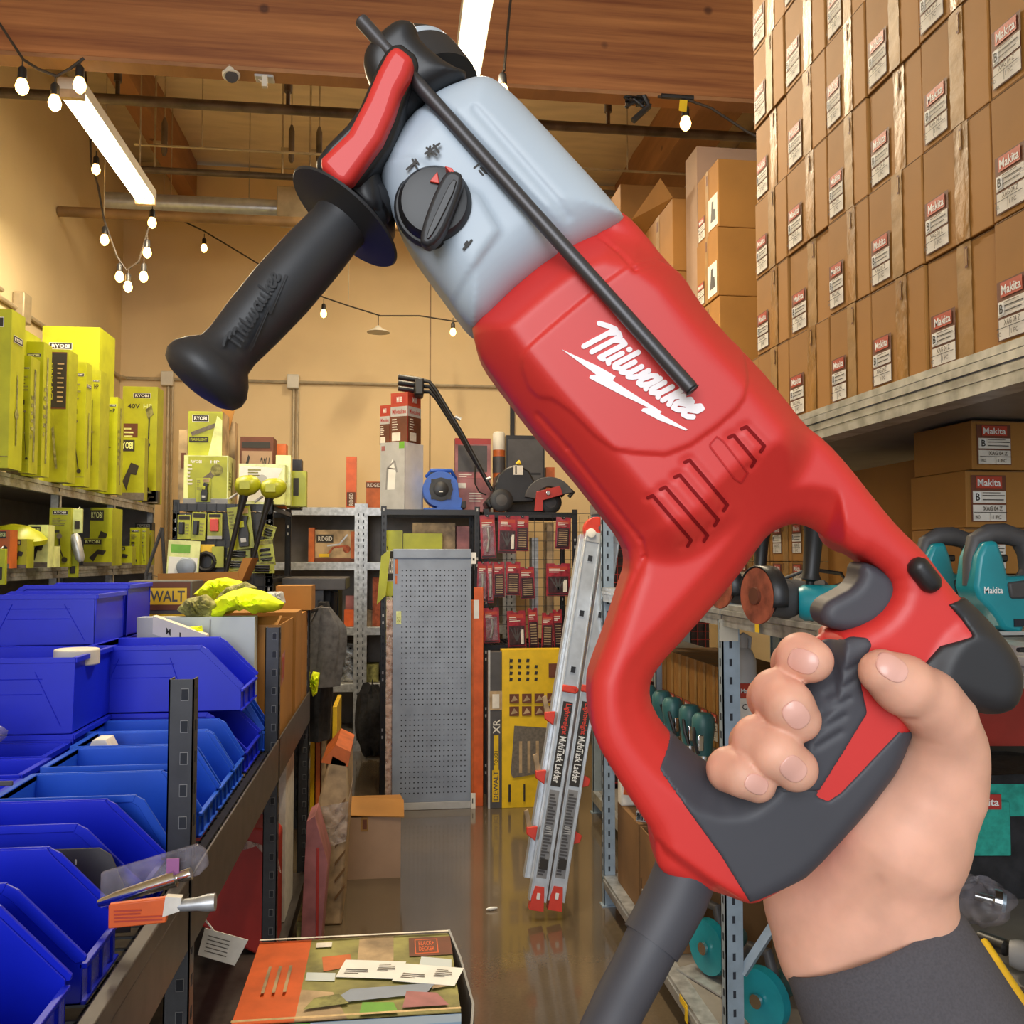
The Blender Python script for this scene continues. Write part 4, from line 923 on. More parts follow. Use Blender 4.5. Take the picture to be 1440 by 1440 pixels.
b = MB(); b.box((-.075, .02, .0), (.0, .2, .12), 'khaki'); b.build('lower_carton', t)
t = thing('yellow_boards', 'yellow flat boards standing at the far end of the rack', 'boards', (-.42, 4.86, 0))
for k, (x, h, m) in enumerate(((0, .95, 'yellow'), (.028, .93, 'orangep'), (.056, .9, 'tan'), (.11, .74, 'yellow'))):
    b = MB(); b.box((x, 0, 0), (x + .022, .42, h), m); b.build('board', t, bevel=.002)
# jackets hanging at the rack end
def hang(name, label, m, cx, Y, z0, z1, w, d, seed):
    b = MB(); n = 28; rows = 16; rr = random.Random(seed); ph = [rr.uniform(0, 6) for _ in range(4)]; vs = []; fs = []
    for j in range(rows + 1):
        f = j / rows; z = z1 + (z0 - z1) * f; ww = w * (.35 + .65 * min(1, f * 4)) * (1 + .05 * math.sin(5 * f + ph[0]))
        for i in range(n):
            q = 6.283 * i / n; k = 1 + .14 * math.sin(4 * q + ph[1] + 2 * f) + .09 * math.sin(7 * q + ph[2])
            vs.append((ww / 2 * k * math.cos(q) + .015 * math.sin(3 * f + ph[3]), d / 2 * k * math.sin(q), z - z0))
    for j in range(rows):
        for i in range(n): fs.append((j * n + i, (j + 1) * n + i, (j + 1) * n + (i + 1) % n, j * n + (i + 1) % n))
    fs.append(tuple(range(n))); fs.append(tuple(range(rows * n + n - 1, rows * n - 1, -1)))
    b.add(vs, fs, m); o = b.build(name); o.location = (cx, Y, z0); return tag(o, label, 'clothing')
hang('black_jacket', 'black jacket hanging past the far end of the rack', 'cloth_dark', atY(459, 1, 4.75).x, 4.75, atY(459, 1040, 4.75).z, 1.28, .13, .12, 1)
hang('grey_hoodie', 'grey hoodie draped over the black jacket at the rack end', 'cloth_grey', atY(462, 1, 4.62).x, 4.62, atY(462, 965, 4.62).z, 1.26, .17, .10, 2)
b = MB(); b.tube([(RX0 - .03, 4.47, 1.24), (atY(459, 1, 4.62).x, 4.62, 1.255), (atY(459, 1, 4.75).x + .02, 4.80, 1.26)], .01, 'blackm'); tag(b.build('coat_hook'), 'black hook arm holding the jackets at the rack end', 'hook')
cloth('hi_vis_vest', 'bit of fluorescent vest between the rack end and black jacket', 'clothing', 'hivis', [(434, 962), (440, 944), (450, 946), (446, 975), (440, 980)], 4.5, .03, 21, .008)
# ================================================================ near floor box with garden picture
t = openbox('damaged_carton', 'worn orange and green printed carton with crushed flap on the floor at bottom centre', 'box', (-.10, 2.43, 0), .52, .46, .445, 'card_edge', rz=.0)
w, d, h = .52, .46, .445
b = MB(); X3 = Matrix.Translation((-w / 2, -d / 2, h + .001)); F = Face(b, X3, w, d)
b.box((-w / 2, -d / 2, h - .004), (w / 2, d / 2, h), 'card_edge')
F.rect(0, 0, 1, 1, 'olive'); F.rect(0, 0, .27, 1, 'orange'); F.poly([(.27, .0), (.5, .0), (.42, .3), (.27, .35)], 'tan'); F.rect(.52, .62, .70, .99, 'tan'); F.poly([(.36, .55), (.5, .6), (.48, .76), (.34, .74)], 'orangep')
F.poly([(.28, .45), (.42, .42), (.42, .52), (.28, .55)], 'pastel'); F.rect(.78, .68, 1.0, .94, 'lblbrown'); F.rect(.81, .71, .93, .91, 'orange'); F.rect(.815, .72, .925, .9, 'lblbrown'); F.text('BLACK+', .83, .82, .91, .88, 'orange'); F.text('DECKER', .83, .74, .91, .80, 'orange')
F.rect(.3, .86, .38, .93, 'paper'); F.poly([(.82, .5), (.98, .44), (.99, .6), (.84, .66)], 'pastel'); F.poly([(.88, .25), (.98, .28), (.97, .45), (.9, .42)], 'tan')
F.poly([(.4, .15), (.85, .2), (.9, .32), (.5, .3)], 'slate'); F.poly([(.74, .06), (.95, .06), (.9, .2), (.76, .24)], 'pinkc'); F.poly([(.3, .1), (.5, .14), (.45, .25), (.34, .22)], 'khaki'); F.poly([(.55, .02), (.72, .02), (.7, .12), (.56, .14)], 'green')
for k in range(3): F.rect(.09 + k * .05, .3, .105 + k * .05, .62, 'tan')
F.rect(.0, .98, 1, 1, 'paper'); F.rect(0, 0, 1, .02, 'card_edge')
b.build('printed_top', t, smooth=False)
b = MB(); X1 = Matrix.Translation((-w / 2, -d / 2 - .001, 0)) @ Matrix(((1, 0, 0, 0), (0, 0, -1, 0), (0, 1, 0, 0), (0, 0, 0, 1))); F = Face(b, X1, w, h)
F.rect(0, 0, 1, 1, 'skyb'); F.rect(0, 0, .25, 1, 'orange'); F.rect(.25, 0, .34, 1, 'green'); F.rect(.62, .3, .98, .9, 'slate'); F.rect(.62, .72, .69, .9, 'orange'); F.rect(.78, .3, .9, .8, 'orange'); F.rect(.34, .96, 1, 1, 'pastel'); F.disc(.64, .7, .03, 'paper')
b.build('printed_front', t, smooth=False)
b = MB()
q = [(w / 2, d / 2, h), (w / 2 + .035, d / 2 - .05, h - .01), (w / 2 + .05, -d / 2 + .02, h - .03), (w / 2 + .01, -d / 2, h - .12), (w / 2, -d / 2, h - .14), (w / 2 + .02, d / 2 - .02, h - .17)]
q = [(w / 2 - .005, d / 2 + .0, h + .012), (w / 2 + .02, d / 4, h - .02), (w / 2 + .035, -d / 4, h - .035), (w / 2 + .02, -d / 2, h - .05), (w / 2 + .02, -d / 2, .0), (w / 2 + .035, -d / 4, .0), (w / 2 + .02, d / 4, .0), (w / 2 - .003, d / 2, .0)]
b.add(q + [(x + .006, y, z) for x, y, z in q], [(0, 1, 6, 7), (1, 2, 5, 6), (2, 3, 4, 5), (8, 15, 14, 9), (9, 14, 13, 10), (10, 13, 12, 11), (0, 8, 9, 1), (1, 9, 10, 2), (2, 10, 11, 3), (3, 11, 12, 4)], 'grey'); b.build('crushed_flap', t, smooth=False)
t = thing('loose_label', 'two white paper labels lying on the printed carton top', 'label', (-.06, 2.44, .4475))
for k, (x0, y0, a) in enumerate(((-.08, -.03, -.2), (.06, -.07, -.3))):
    b = MB(); X = Matrix.Translation((x0, y0, .0035 + .0006 * k)) @ Matrix.Rotation(a, 4, 'Z'); b.box((0, 0, 0), (.16, .1, .0008), 'white', X); F = Face(b, X @ Matrix.Translation((0, 0, .001)), .16, .1); F.lines(.1, .2, .5, .5, 3); F.lines(.6, .4, .9, .8, 4); b.build('paper_sheet', t, smooth=False)
# cardboard box mid floor
t = openbox('cardboard_box', 'plain cardboard box with taped loose lid on the floor mid aisle', 'box', (-.105, 4.66, 0), .285, .40, .285, 'card_pink', rz=0)
b = MB(); w, d, h = .285, .40, .285
b.add([(-w / 2, -d / 2, h + .01), (w / 2 + .015, -d / 2 - .01, h - .005), (w / 2 + .015, 0.0, h + .02), (-w / 2, .0, h + .05), (-w / 2, -d / 2, h + .014), (w / 2 + .015, -d / 2 - .01, h), (w / 2 + .015, 0, h + .024), (-w / 2, 0, h + .054)], [(0, 3, 2, 1), (4, 5, 6, 7), (0, 1, 5, 4), (1, 2, 6, 5), (2, 3, 7, 6), (3, 0, 4, 7)], 'card')
b.add([(-w / 2, 0, h + .05), (w / 2 + .015, 0, h + .02), (w / 2, d / 2, h + .0), (-w / 2, d / 2, h + .0)], [(0, 1, 2, 3)], 'card'); b.build('lid', t, smooth=False)
b = MB(); b.box((-.045, -d / 2 - .0015, .22), (-.01, -d / 2 - .0005, h), 'tape_matte'); b.box((-.036, -d / 2 - .002, .23), (-.016, -d / 2 - .001, h - .01), 'lblbrown'); b.build('packing_tape', t)
# ================================================================ LEFT WALL SHELVING
t = thing('wall_shelving', 'grey steel shelving along the left wall holding lime boxes', 'shelving', (-1.65, 4.82, 0))
LX0, LX1 = -1.65, -2.27
for y in (3.85, 4.82, 5.72, 6.62):
    for x, s in ((LX0, -1), (LX1, 1)):
        if y == 5.72 and s == 1: continue
        b = MB(); z1_ = 1.88 if y > 6 or y == 4.82 else 1.85; gpost(b, x, y, z1_, 'galv', sgn=s, dx=.04)
        b.build('post', t, world=True, smooth=False)
for zt in (1.865, 1.455, 1.0, .15):
    b = MB(); b.box((LX0 - .04, 2.6, zt - .02), (LX1, 6.65, zt), 'shelfgrey'); b.build('shelf_deck', t, world=True)
    b = MB(); 
    for i, dx in enumerate((0, .004, .0)): b.box((LX0 - .03, 2.6, zt - .018 * (i + 1) + .001), (LX0 + .002 - dx, 6.65, zt - .018 * i), 'galv')
    b.build('shelf_beam', t, world=True)
b = MB(); b.box((LX1, 2.6, .0), (LX1 + .006, 6.65, 1.86), 'shelfgrey'); b.build('back_panel', t, world=True)
b = MB(); b.box((LX0 - .04, 6.64, 0), (LX1, 6.65, 1.86), 'shelfgrey'); b.build('end_panel', t, world=True)
def ryobi_art(kind, seed):
    def f(F):
        r = random.Random(seed); ar = F.w / F.h
        if kind == 'tall':
            F.logo('RYOBI', .14, .885, .86, .885 + .72 * ar * .27)
            F.lines(.14, .70, .8, .84, 5, 'khaki', seed)
            F.rect(.15, .58, .5, .62, 'ink')
            y0 = .12; x = .35 + .2 * r.random()
            F.line([(x, y0 + .4), (x + .02, y0 + .2), (x + .25, y0)], F.w * .06, 'ink'); F.disc(x, y0 + .4, F.w * .13, 'inkgrey'); F.disc(x + .27, y0, F.w * .14, 'ink'); F.disc(x, y0 + .22, F.w * .1, 'khaki')
            F.rect(0, .07, 1, .075, 'khaki'); F.text('18V', .08, .02, .35, .05, 'ink')
        elif kind == 'black':
            F.rect(.05, .55, .9, .98, 'lblbrown'); F.rect(.07, .56, .88, .97, 'ink'); F.text('EXPAND', .16, .62, .3, .9, 'lime', 1); F.lines(.5, .6, .8, .92, 9, 'tan', seed, .3)
            F.poly([(.3, .4), (.5, .1), (.6, .1), (.4, .42)], 'khaki')
        elif kind == 'small':
            F.rect(0, .78, .62, .96, 'ink'); F.text('RYOBI', .06, .82, .56, .93, 'lime_w'); F.poly([(.2, .3), (.5, .6), (.8, .55), (.7, .4), (.5, .42), (.35, .15)], 'ink'); F.rect(0, 0, 1, .12, 'inkgrey')
        elif kind == 'big':
            F.logo('RYOBI', .12, .86, .52, .86 + .4 * ar * .3, rot=0); F.disc(.2, .7, F.w * .08, 'khaki'); F.line([(.02, .8), (.12, .86), (.18, .8)], F.w * .03, 'ink')
        elif kind == '40v':
            F.logo('RYOBI', .3, .90, .8, .90 + .5 * ar * .3); F.text('40V', .15, .81, .5, .85, 'ink'); F.text('HP', .6, .81, .85, .85, 'lime_w'); F.rect(.02, .5, .45, .68, 'lblbrown'); F.lines(.06, .53, .4, .66, 4, 'lime_w', seed)
            F.line([(.78, .78), (.74, .1)], F.w * .04, 'ink'); F.poly([(.66, .8), (.84, .84), (.9, .76), (.74, .72)], 'khaki'); F.disc(.75, .5, F.w * .07, 'ink'); F.disc(.76, .12, F.w * .06, 'ink'); F.line([(.5, .42), (.75, .5)], F.w * .04, 'ink')
        elif kind == 'trim':
            F.logo('RYOBI', .4, .90, .9, .90 + .5 * ar * .3); F.text('HP', .5, .84, .85, .88, 'ink'); F.line([(.4, .75), (.42, .2)], F.w * .05, 'ink'); F.line([(.15, .48), (.65, .48)], F.w * .05, 'ink'); F.disc(.4, .48, F.w * .12, 'khaki'); F.lines(.1, .6, .3, .85, 8, 'khaki', seed)
    return f
def ybox(label, px0, px1, pyt, Y, dep, kind, base='lime', z0=1.868, seed=1, rz=0, side=None, name='tool_carton', group=None, art=None, m=None):
    Y = max(Y, 1.652 * 1300 / (555 - px1)); a = atY(px0, pyt, Y); c = atY(px1, pyt, Y); h = a.z - z0
    return carton(name, label, 'box', ((a.x + c.x) / 2, Y + dep / 2, z0), rz, c.x - a.x, dep, h, base, art=art or ryobi_art(kind, seed), side=side, group=group)
sd = lambda F: (F.logo('RYOBI', .15, .8, .85, .8 + .7 * F.w / F.h * .3), F.line([(.5, .6), (.5, .15)], .012, 'khaki'), F.disc(.5, .35, F.w * .15, 'khaki'))
sl = lambda F: (F.line([(.5, .9), (.5, .1)], .02, 'khaki'), F.lines(.1, .3, .4, .7, 6, 'khaki'))
ybox('tallest lime box at the far left edge of the frame, cropped', -60, 17, 432, 3.75, .14, 'tall', 'lime', seed=1, side=sd)
ybox('slim lime box leaning behind the cropped tallest one', 30, 44, 500, 4.02, .10, 'tall', 'lime_b', seed=2, side=sl)
ybox('lime box with picture top, short, behind the slim leaning one', 14, 34, 462, 4.32, .2, 'small', 'lime_b', seed=3)
ybox('narrow tall lime box with logo at its top, left of the black-panel box', 35, 62, 480, 4.28, .10, 'tall', 'lime', seed=4, side=sl)
ybox('lime box with large black printed panel', 66, 98, 491, 4.45, .12, 'black', 'lime_b', seed=5)
ybox('widest lime carton standing tallest behind the black-panel box', 60, 141, 458, 5.38, .28, 'big', 'lime', seed=6)
ybox('tall lime trimmer box in front of the shelf post', 99, 122, 509, 4.62, .09, 'tall', 'lime', seed=7, side=sd)
ybox('lime trimmer box with logo low on its side, beside the trimmer box', 124, 142, 520, 4.9, .16, 'trim', 'lime_b', seed=8)
ybox('medium lime box with a cross-shaped tool printed on it', 143, 166, 558, 5.35, .12, 'trim', 'lime', seed=9, side=sl)
ybox('tall yellow-green pole-tool box at the far end of the top shelf', 173, 222, 543, 6.25, .16, '40v', 'lime', seed=10)
ybox('short lime box with orange trim leaning at the far end', 166, 204, 615, 5.95, .08, 'small', 'lime_b', seed=11)
ybox('small black-based box low in front of the shelf end', 200, 222, 690, 6.12, .06, 'small', 'black', seed=12)
for i, (px0, px1, pyt, Y, kind, base) in enumerate(((0, 14, 745, 4.05, 'small', 'orangep'), (16, 38, 758, 4.0, 'small', 'lime_b'), (40, 68, 738, 4.35, 'small', 'lime_w'), (46, 76, 768, 4.15, 'small', 'lime_w'), (70, 100, 714, 4.6, 'tall', 'lime_b'),
      (127, 158, 714, 5.45, 'small', 'lime'), (118, 158, 757, 5.15, 'small', 'lime_b'), (160, 186, 768, 5.5, 'small', 'lime'), (183, 197, 742, 6.1, 'tall', 'lime'), (198, 206, 742, 6.15, 'tall', 'lime'), (206, 213, 746, 6.2, 'tall', 'lime_b'), (190, 214, 735, 6.42, 'tall', 'black'))):
    ybox('smaller tool box on the middle left-wall shelf, %s from the left' % (ORD + ['eleventh', 'twelfth'])[i], px0, px1, pyt, Y, .08 if i not in (5,) else .2, kind, base, z0=1.458, seed=20 + i, group='smaller tool boxes on the middle left shelf', rz=0)
p = atY(20, 735, 4.3); tag(MB().lathe([(0, .13), (.02, .135), (.05, .11), (.08, .06), (.09, .01)], 'lime', (p.x, 4.3, 1.56), (p.x, 4.25, 2), 24).build('lime_helmet'), 'rounded lime shell on top of small boxes at far left', 'helmet')
for i, (px, py0, py1, Y, m) in enumerate(((112, 716, 750, 4.78, 'lime_w'), (106, 780, 812, 4.78, 'lime'), (4, 772, 822, 3.8, 'lime'))):
    a = atY(px, py0, Y); c = atY(px, py1, Y); b = MB(); b.box((a.x - .022, Y - .03, c.z), (a.x + .022, Y - .012, a.z), m); b.box((a.x - .012, Y - .034, c.z + .02), (a.x + .012, Y - .03, (a.z + c.z) / 2), 'ink')
    b.cyl((a.x, Y - .02, a.z), (a.x, Y + .005, a.z + .01), .003, 'galv', 6); tag(b.build('hanging_pack', bevel=.002), ['pale lime pack hung on the shelf post, uppermost', 'lime pack hung on the shelf post below the shelf beam', 'lime pack hung at the far left frame edge'][i], 'packaged tool')
b = MB(); a = atY(110, 752, 4.78); b.lathe([(0, .02), (.02, .026), (.12, .022), (.14, .012)], 'galv', a + V((-.01, -.03, 0)), a + V((.02, -.04, -.1))); tag(b.build('hanging_tool'), 'grey tool hung between two lime packs on the shelf post', 'tool')
# ================================================================ BACK: grey steel shelving along the back wall
YB = 7.38
t = thing('wall_shelving', 'grey steel shelving with galvanised posts against the back wall', 'shelving', (-.3, YB, 0))
xa, xb = atY(360, 720, YB).x, atY(720, 720, YB).x
for px in (372, 508, 716):
    x = atY(px, 720, YB).x; b = MB(); b.box((x - .05, YB - .004, 0), (x + .05, YB + .03, 1.93), 'galv')
    for k in range(36):
        z = .08 + k * .05
        for dx in (-.02, .02): b.box((x + dx - .004, YB - .005, z), (x + dx + .004, YB - .003, z + .022), 'hole')
    b.build('post', t, world=True, smooth=False)
for zt in (1.90, 1.47, .96, .52, .12):
    b = MB(); b.box((xa, YB + .03, zt - .04), (xb, 7.97, zt), 'shelfgrey'); b.box((xa, YB, zt - .065), (xb, YB + .03, zt), 'galv'); b.build('shelf', t, world=True, bevel=.003)
b = MB(); b.box((xa, 7.94, 0), (xb, 7.96, 1.9), 'shelfgrey'); b.build('back_panel', t, world=True)
def fbox(name, label, cat, px0, px1, py0, py1, Y, d, m, art=None, side=None, rz=0, group=None, z0=None):
    a = atY(px0, py0, Y); c = atY(px1, py1, Y); z = c.z if z0 is None else z0
    return carton(name, label, cat, ((a.x + c.x) / 2, Y + d / 2, z), rz, c.x - a.x, d, a.z - z, m, art=art, side=side, group=group)
ZT = 1.902
def rid_small(F): F.rect(.1, .02, .9, .22, 'ink'); F.text('RIDGID', .3, .04, .7, .2, 'orange', 1); F.disc(.5, .95, .01, 'paper')
fbox('orange_carton', 'tall thin orange box standing on the back-wall shelving', 'box', 487, 501, 642, 714, 7.42, .06, 'orange', art=lambda F: (F.rect(.08, .02, .92, .3, 'lblbrown'), F.text('RIDGID', .3, .04, .7, .28, 'paper', 1)), z0=ZT)
fbox('orange_carton', 'short orange box partly behind the tall white carton', 'box', 515, 536, 677, 714, 7.42, .2, 'orangep', art=lambda F: (F.rect(0, .75, 1, .97, 'lblbrown'), F.text('RIDGID', .08, .79, .95, .93, 'paper')), z0=ZT)
def art_rid(F):
    F.rect(0, 0, 1, 1, 'tan'); F.rect(.04, .6, .45, .85, 'ink'); F.text('RIDGID', .08, .65, .42, .8, 'paper'); F.rect(0, 0, 1, .12, 'lblbrown'); F.line([(.3, .5), (.6, .55), (.8, .85)], .012, 'galv'); F.line([(.3, .2), (.45, .45), (.75, .5)], .015, 'rust'); F.disc(.78, .4, .03, 'rust'); F.rect(.88, .1, 1, .95, 'orangep'); F.rect(.1, .15, .35, .25, 'yellow')
fbox('pipe_tool_carton', 'tan printed tool carton on the upper back-wall shelf', 'box', 443, 500, 745, 790, 7.46, .3, 'tan', art=art_rid, z0=1.472)
fbox('orange_carton', 'slim orange box left of the tan printed carton', 'box', 434, 442, 742, 788, 7.44, .2, 'orangep', z0=1.472)
for i, (a, b_, c, d_, m) in enumerate(((486, 499, 838, 873, 'pinkc'), (516, 530, 858, 880, 'tan'), (524, 536, 812, 858, 'rust'), (484, 498, 858, 880, 'orange'))):
    fbox('tool_carton', 'small dim carton on the lower back-wall shelves, %s from upper left' % ORD[i], 'box', a, b_, c, 879, 7.5 - .03 * i, .1, m, z0=.962)
fbox('foil_bags', 'silver foil bags stacked low on the back-wall shelving', 'bags', 470, 497, 905, 985, 7.5, .3, 'chrome', z0=.522).data.materials[0] = mat('foil', '#b8b8b4', .25, metal=.9, var=.5, scale=18, bump=1)
t = thing('black_backpack', 'black backpack on the floor end of the back shelving', 'bag', (atY(530, 1, 7.1).x, 7.1, .0)); blob(.2, (.6, .5, 1.3), 'cloth_dark', 5, (0, 0, .26)).build('bag_body', t)
fbox('yellow_bag', 'dim yellow bag behind the black rack post', 'bag', 514, 532, 935, 985, 7.45, .2, 'khaki', z0=.522)
# ================================================================ BLACK RACKS (wire and slotted posts)
def brack(name, label, x0, x1, y0, y1, top, levels, m='blackm', wire=True):
    t = thing(name, label, 'rack', (x0, y0, 0))
    for x, s in ((x0, 1), (x1, -1)):
        for y in (y0, y1 - .04):
            b = MB(); b.box((x, y, 0), (x + .035 * s, y + .003, top + .02), m); b.box((x, y, 0), (x + .003 * s, y + .035, top + .02), m)
            z = top - .01
            while z > .1: b.box((x + .012 * s, y - .0012, z), (x + .022 * s, y, z + .018), 'lgrey' if (int(z * 100) % 4 == 0) else 'hole'); z -= .045
            b.build('post', t, world=True, smooth=False)
    for z in levels:
        b = MB(); b.box((x0, y0 + .003, z - .035), (x1, y0 + .02, z), m); b.box((x0, y1 - .02, z - .035), (x1, y1, z), m)
        b.box((x0, y0 + .02, z - .03), (x0 + .01, y1, z - .005), m); b.box((x1 - .01, y0 + .02, z - .03), (x1, y1, z - .005), m)
        for k in range(int((x1 - x0) / .03)): b.box((x0 + .03 * k, y0 + .02, z - .008), (x0 + .03 * k + .004, y1 - .02, z - .004), m)
        b.build('shelf', t, world=True, smooth=False)
    return t
Y2 = 5.95
q0, q1 = atY(536, 716, Y2), atY(675, 716, Y2)
brack('black_rack', 'black slotted rack behind the blue-grey perforated cabinet', q0.x, q1.x, Y2, Y2 + .5, q0.z, (q0.z, 1.5 - 120 / 1300 * Y2, .9, .3))
q2, q3 = atY(680, 720, Y2), atY(812, 720, Y2); ZR = q2.z
t = brack('black_rack', 'black rack with wire front hung with red tool packs', q2.x, q3.x, Y2, Y2 + .5, ZR, (ZR, 1.5 - 122 / 1300 * Y2, .9, .3))
b = MB()
x = q2.x + .03
while x < q3.x + .3: b.box((x, Y2 - .006, .95), (x + .003, Y2 - .003, ZR - .02), 'blackm'); x += .06
z = .95
while z < ZR: b.box((q2.x, Y2 - .009, z), (q3.x + .3, Y2 - .006, z + .003), 'blackm'); z += .06
b.build('wire_grid', t, world=True, smooth=False)
# things on rack 2
ZQ = q0.z + .001
def art_w2(F):
    F.rect(0, 0, 1, 1, 'lgrey'); F.poly([(.3, .3), (.6, .3), (.65, .55), (.5, .75), (.35, .6)], 'white'); F.line([(.25, .3), (.3, .62), (.6, .72), (.7, .55)], .012, 'grey'); F.line([(.3, .62), (.62, .6)], .008, 'dgrey'); F.rect(.78, .9, 1, 1, 'green'); F.rect(.05, .88, .2, .95, 'pinkc')
th = math.radians(35)
pc = atY(565, 715, 6.12); zw = atY(560, 622, 6.05).z
carton('white_carton', 'tall white and grey carton under the red tool boxes', 'box', (pc.x, 6.14, ZQ), -th, .19, .22, zw - ZQ, 'white', art=art_w2, side=lambda F: F.rect(.0, .0, .04, 1, 'lgrey'))
def art_red(F):
    F.rect(0, .72, 1, 1, 'mred'); F.rect(.1, .78, .9, .94, 'redmk'); F.text('M18', .35, .8, .65, .92, 'white'); F.rect(0, .52, 1, .72, 'lgrey'); F.text('Milwaukee', .1, .57, .9, .67, 'redmk'); F.rect(0, 0, 1, .52, 'lblbrown'); F.lines(.1, .25, .6, .5, 5, 'paper', 4); F.rect(.1, .03, .6, .2, 'paper')
zr_ = atY(560, 552, 6.05).z
carton('red_tool_box', 'red and grey tool box standing on the tall white carton', 'box', (atY(574, 1, 6.12).x, 6.12, zw + .001), -th, .135, .15, zr_ - zw, 'redmk', art=art_red, side=art_red)
carton('red_tool_box', 'second red tool box just left behind the first', 'box', (atY(549, 1, 6.2).x, 6.235, zw + .001), -th, .08, .06, zr_ - zw - .06, 'redmk', art=art_red)
p0 = atY(620, 715, 6.02)
t = thing('air_mover', 'blue air mover blower on top of the black rack', 'fan', (p0.x, 6.02, ZQ))
b = MB(); r = .118; 
prof = [(r * 1.0 * math.cos(math.radians(a)), .135 + r * math.sin(math.radians(a))) for a in range(20, 270, 12)] + [(-.04, .012), (.13, .012), (.14, .075), (.12, .085)]
b.prism(prof, (0, 0, 0), (1, 0, 0), (0, 0, 1), (0, 1, 0), .2, 'blue'); b.box((-.11, .0, 0), (.14, .2, .014), 'blue'); b.build('housing', t, bevel=.012)
b = MB(); b.lathe([(0, .06), (.004, .075), (.012, .078), (.013, .06)], 'black', (0, .004, .135), (0, -1, .135), 12); b.lathe([(0, .045), (.006, .05), (.012, .03)], 'blackm', (0, -.006, .135), (0, -1, .135)); b.box((-.012, -.022, .115), (.012, -.018, .121), 'white')
for k in range(4): q = math.radians(45 + 90 * k); b.box((.075 * math.cos(q) - .012, -.01, .135 + .075 * math.sin(q) - .012), (.075 * math.cos(q) + .012, .002, .135 + .075 * math.sin(q) + .012), 'black')
b.build('intake_grille', t)
b = MB(); b.tube([(-.09, .1, .225), (-.06, .05, .262), (.07, .05, .262), (.1, .1, .21)], .014, 'blue', 10); b.box((-.07, .04, .235), (.06, .14, .25), 'black'); b.build('carry_handle', t)
b = MB(); b.box((.10, .02, .015), (.165, .18, .06), 'black'); b.build('outlet', t, bevel=.003)
def art_pk(F): F.rect(0, .85, 1, 1, 'redmk'); F.rect(.08, .15, .9, .82, 'dgrey'); F.lines(.1, .02, .5, .12, 2, 'paper')
fbox('pink_carton', 'faded pink-red carton behind the blower, lower', 'box', 640, 690, 672, 716, 6.22, .12, 'pinkc', art=lambda F: (F.rect(.05, .7, .3, .85, 'paper'), F.lines(.4, .3, .9, .6, 4, 'paper', 3)), z0=ZQ)
zz = atY(650, 672, 6.22).z + .002
fbox('clear_pack_carton', 'clear-fronted red pack standing on the pink carton', 'box', 640, 690, 616, 671, 6.24, .1, 'pinkc', art=art_pk, z0=zz)
t3 = thing('spray_can', 'tall white and orange can beside the black case', 'can', (atY(702, 1, 6.3).x, 6.3, ZR + .001)); 
h_ = atY(702, 608, 6.3).z - ZR
b = MB(); b.lathe([(0, .04), (h_ * .5, .042), (h_ * .78, .042)], 'orangep', (0, 0, 0), (0, 0, 1)); b.build('can_body', t3)
MB().lathe([(h_ * .78, .043), (h_ * .98, .043), (h_, .035)], 'offwhite', (0, 0, 0), (0, 0, 1)).build('can_cap', t3)
MB().lathe([(h_ * .5, .0435), (h_ * .7, .0435)], 'dgrey', (0, 0, 0), (0, 0, 1)).build('can_label', t3)
fbox('black_case', 'black hard case standing behind the lawn edger', 'case', 712, 766, 612, 716, 6.3, .12, 'blackm', art=lambda F: (F.rect(.05, .05, .95, .95, 'dgrey'), F.rect(.1, .5, .9, .53, 'blackm')), z0=ZR + .001, rz=.0)
fbox('orange_carton', 'small orange box edge behind the edger blade guard', 'box', 768, 780, 657, 700, 6.34, .08, 'orangep', z0=ZR + .001)
# lawn edger
YE = 6.0
def e(px, py, dy=0): p = atY(px, py, YE + dy); return p
t = thing('lawn_edger', 'black wheeled lawn edger with long handle folded left, red blade plate', 'machine', (atY(745, 1, YE).x, YE, ZR))
b = MB(); b.prism([((e(*p).x), (e(*p).z)) for p in [(693, 694), (700, 668), (712, 658), (728, 652), (744, 662), (752, 676), (752, 706), (705, 708), (688, 716), (682, 706)]], (0, YE, 0), (1, 0, 0), (0, 0, 1), (0, 1, 0), .22, 'blackm'); b.build('engine_body', t, world=True, bevel=.012)
b = MB(); n = 20; pts = [(e(772, 704).x + .165 * math.cos(math.radians(a)), e(772, 704).z + .155 * math.sin(math.radians(a))) for a in range(20, 176, 8)] + [(e(772, 704).x + .09 * math.cos(math.radians(a)), e(772, 704).z + .09 * math.sin(math.radians(a))) for a in range(175, 19, -10)]
b.prism(pts, (0, YE - .03, 0), (1, 0, 0), (0, 0, 1), (0, 1, 0), .08, 'dgrey'); b.build('blade_guard', t, world=True, bevel=.004)
b = MB(); b.prism([((e(*p).x), (e(*p).z)) for p in [(753, 692), (786, 684), (790, 696), (770, 702), (762, 704), (762, 719), (750, 719), (752, 702)]], (0, YE - .045, 0), (1, 0, 0), (0, 0, 1), (0, 1, 0), .012, 'redmk'); b.cyl((e(769, 694).x, YE - .045, e(769, 694).z), (e(769, 694).x, YE - .055, e(769, 694).z), .015, 'chrome'); b.build('blade_plate', t, world=True, bevel=.002)
b = MB(); b.tube([e(788, 698), e(800, 686), e(806, 692), e(800, 699)], .014, 'black'); b.build('front_lever', t, world=True)
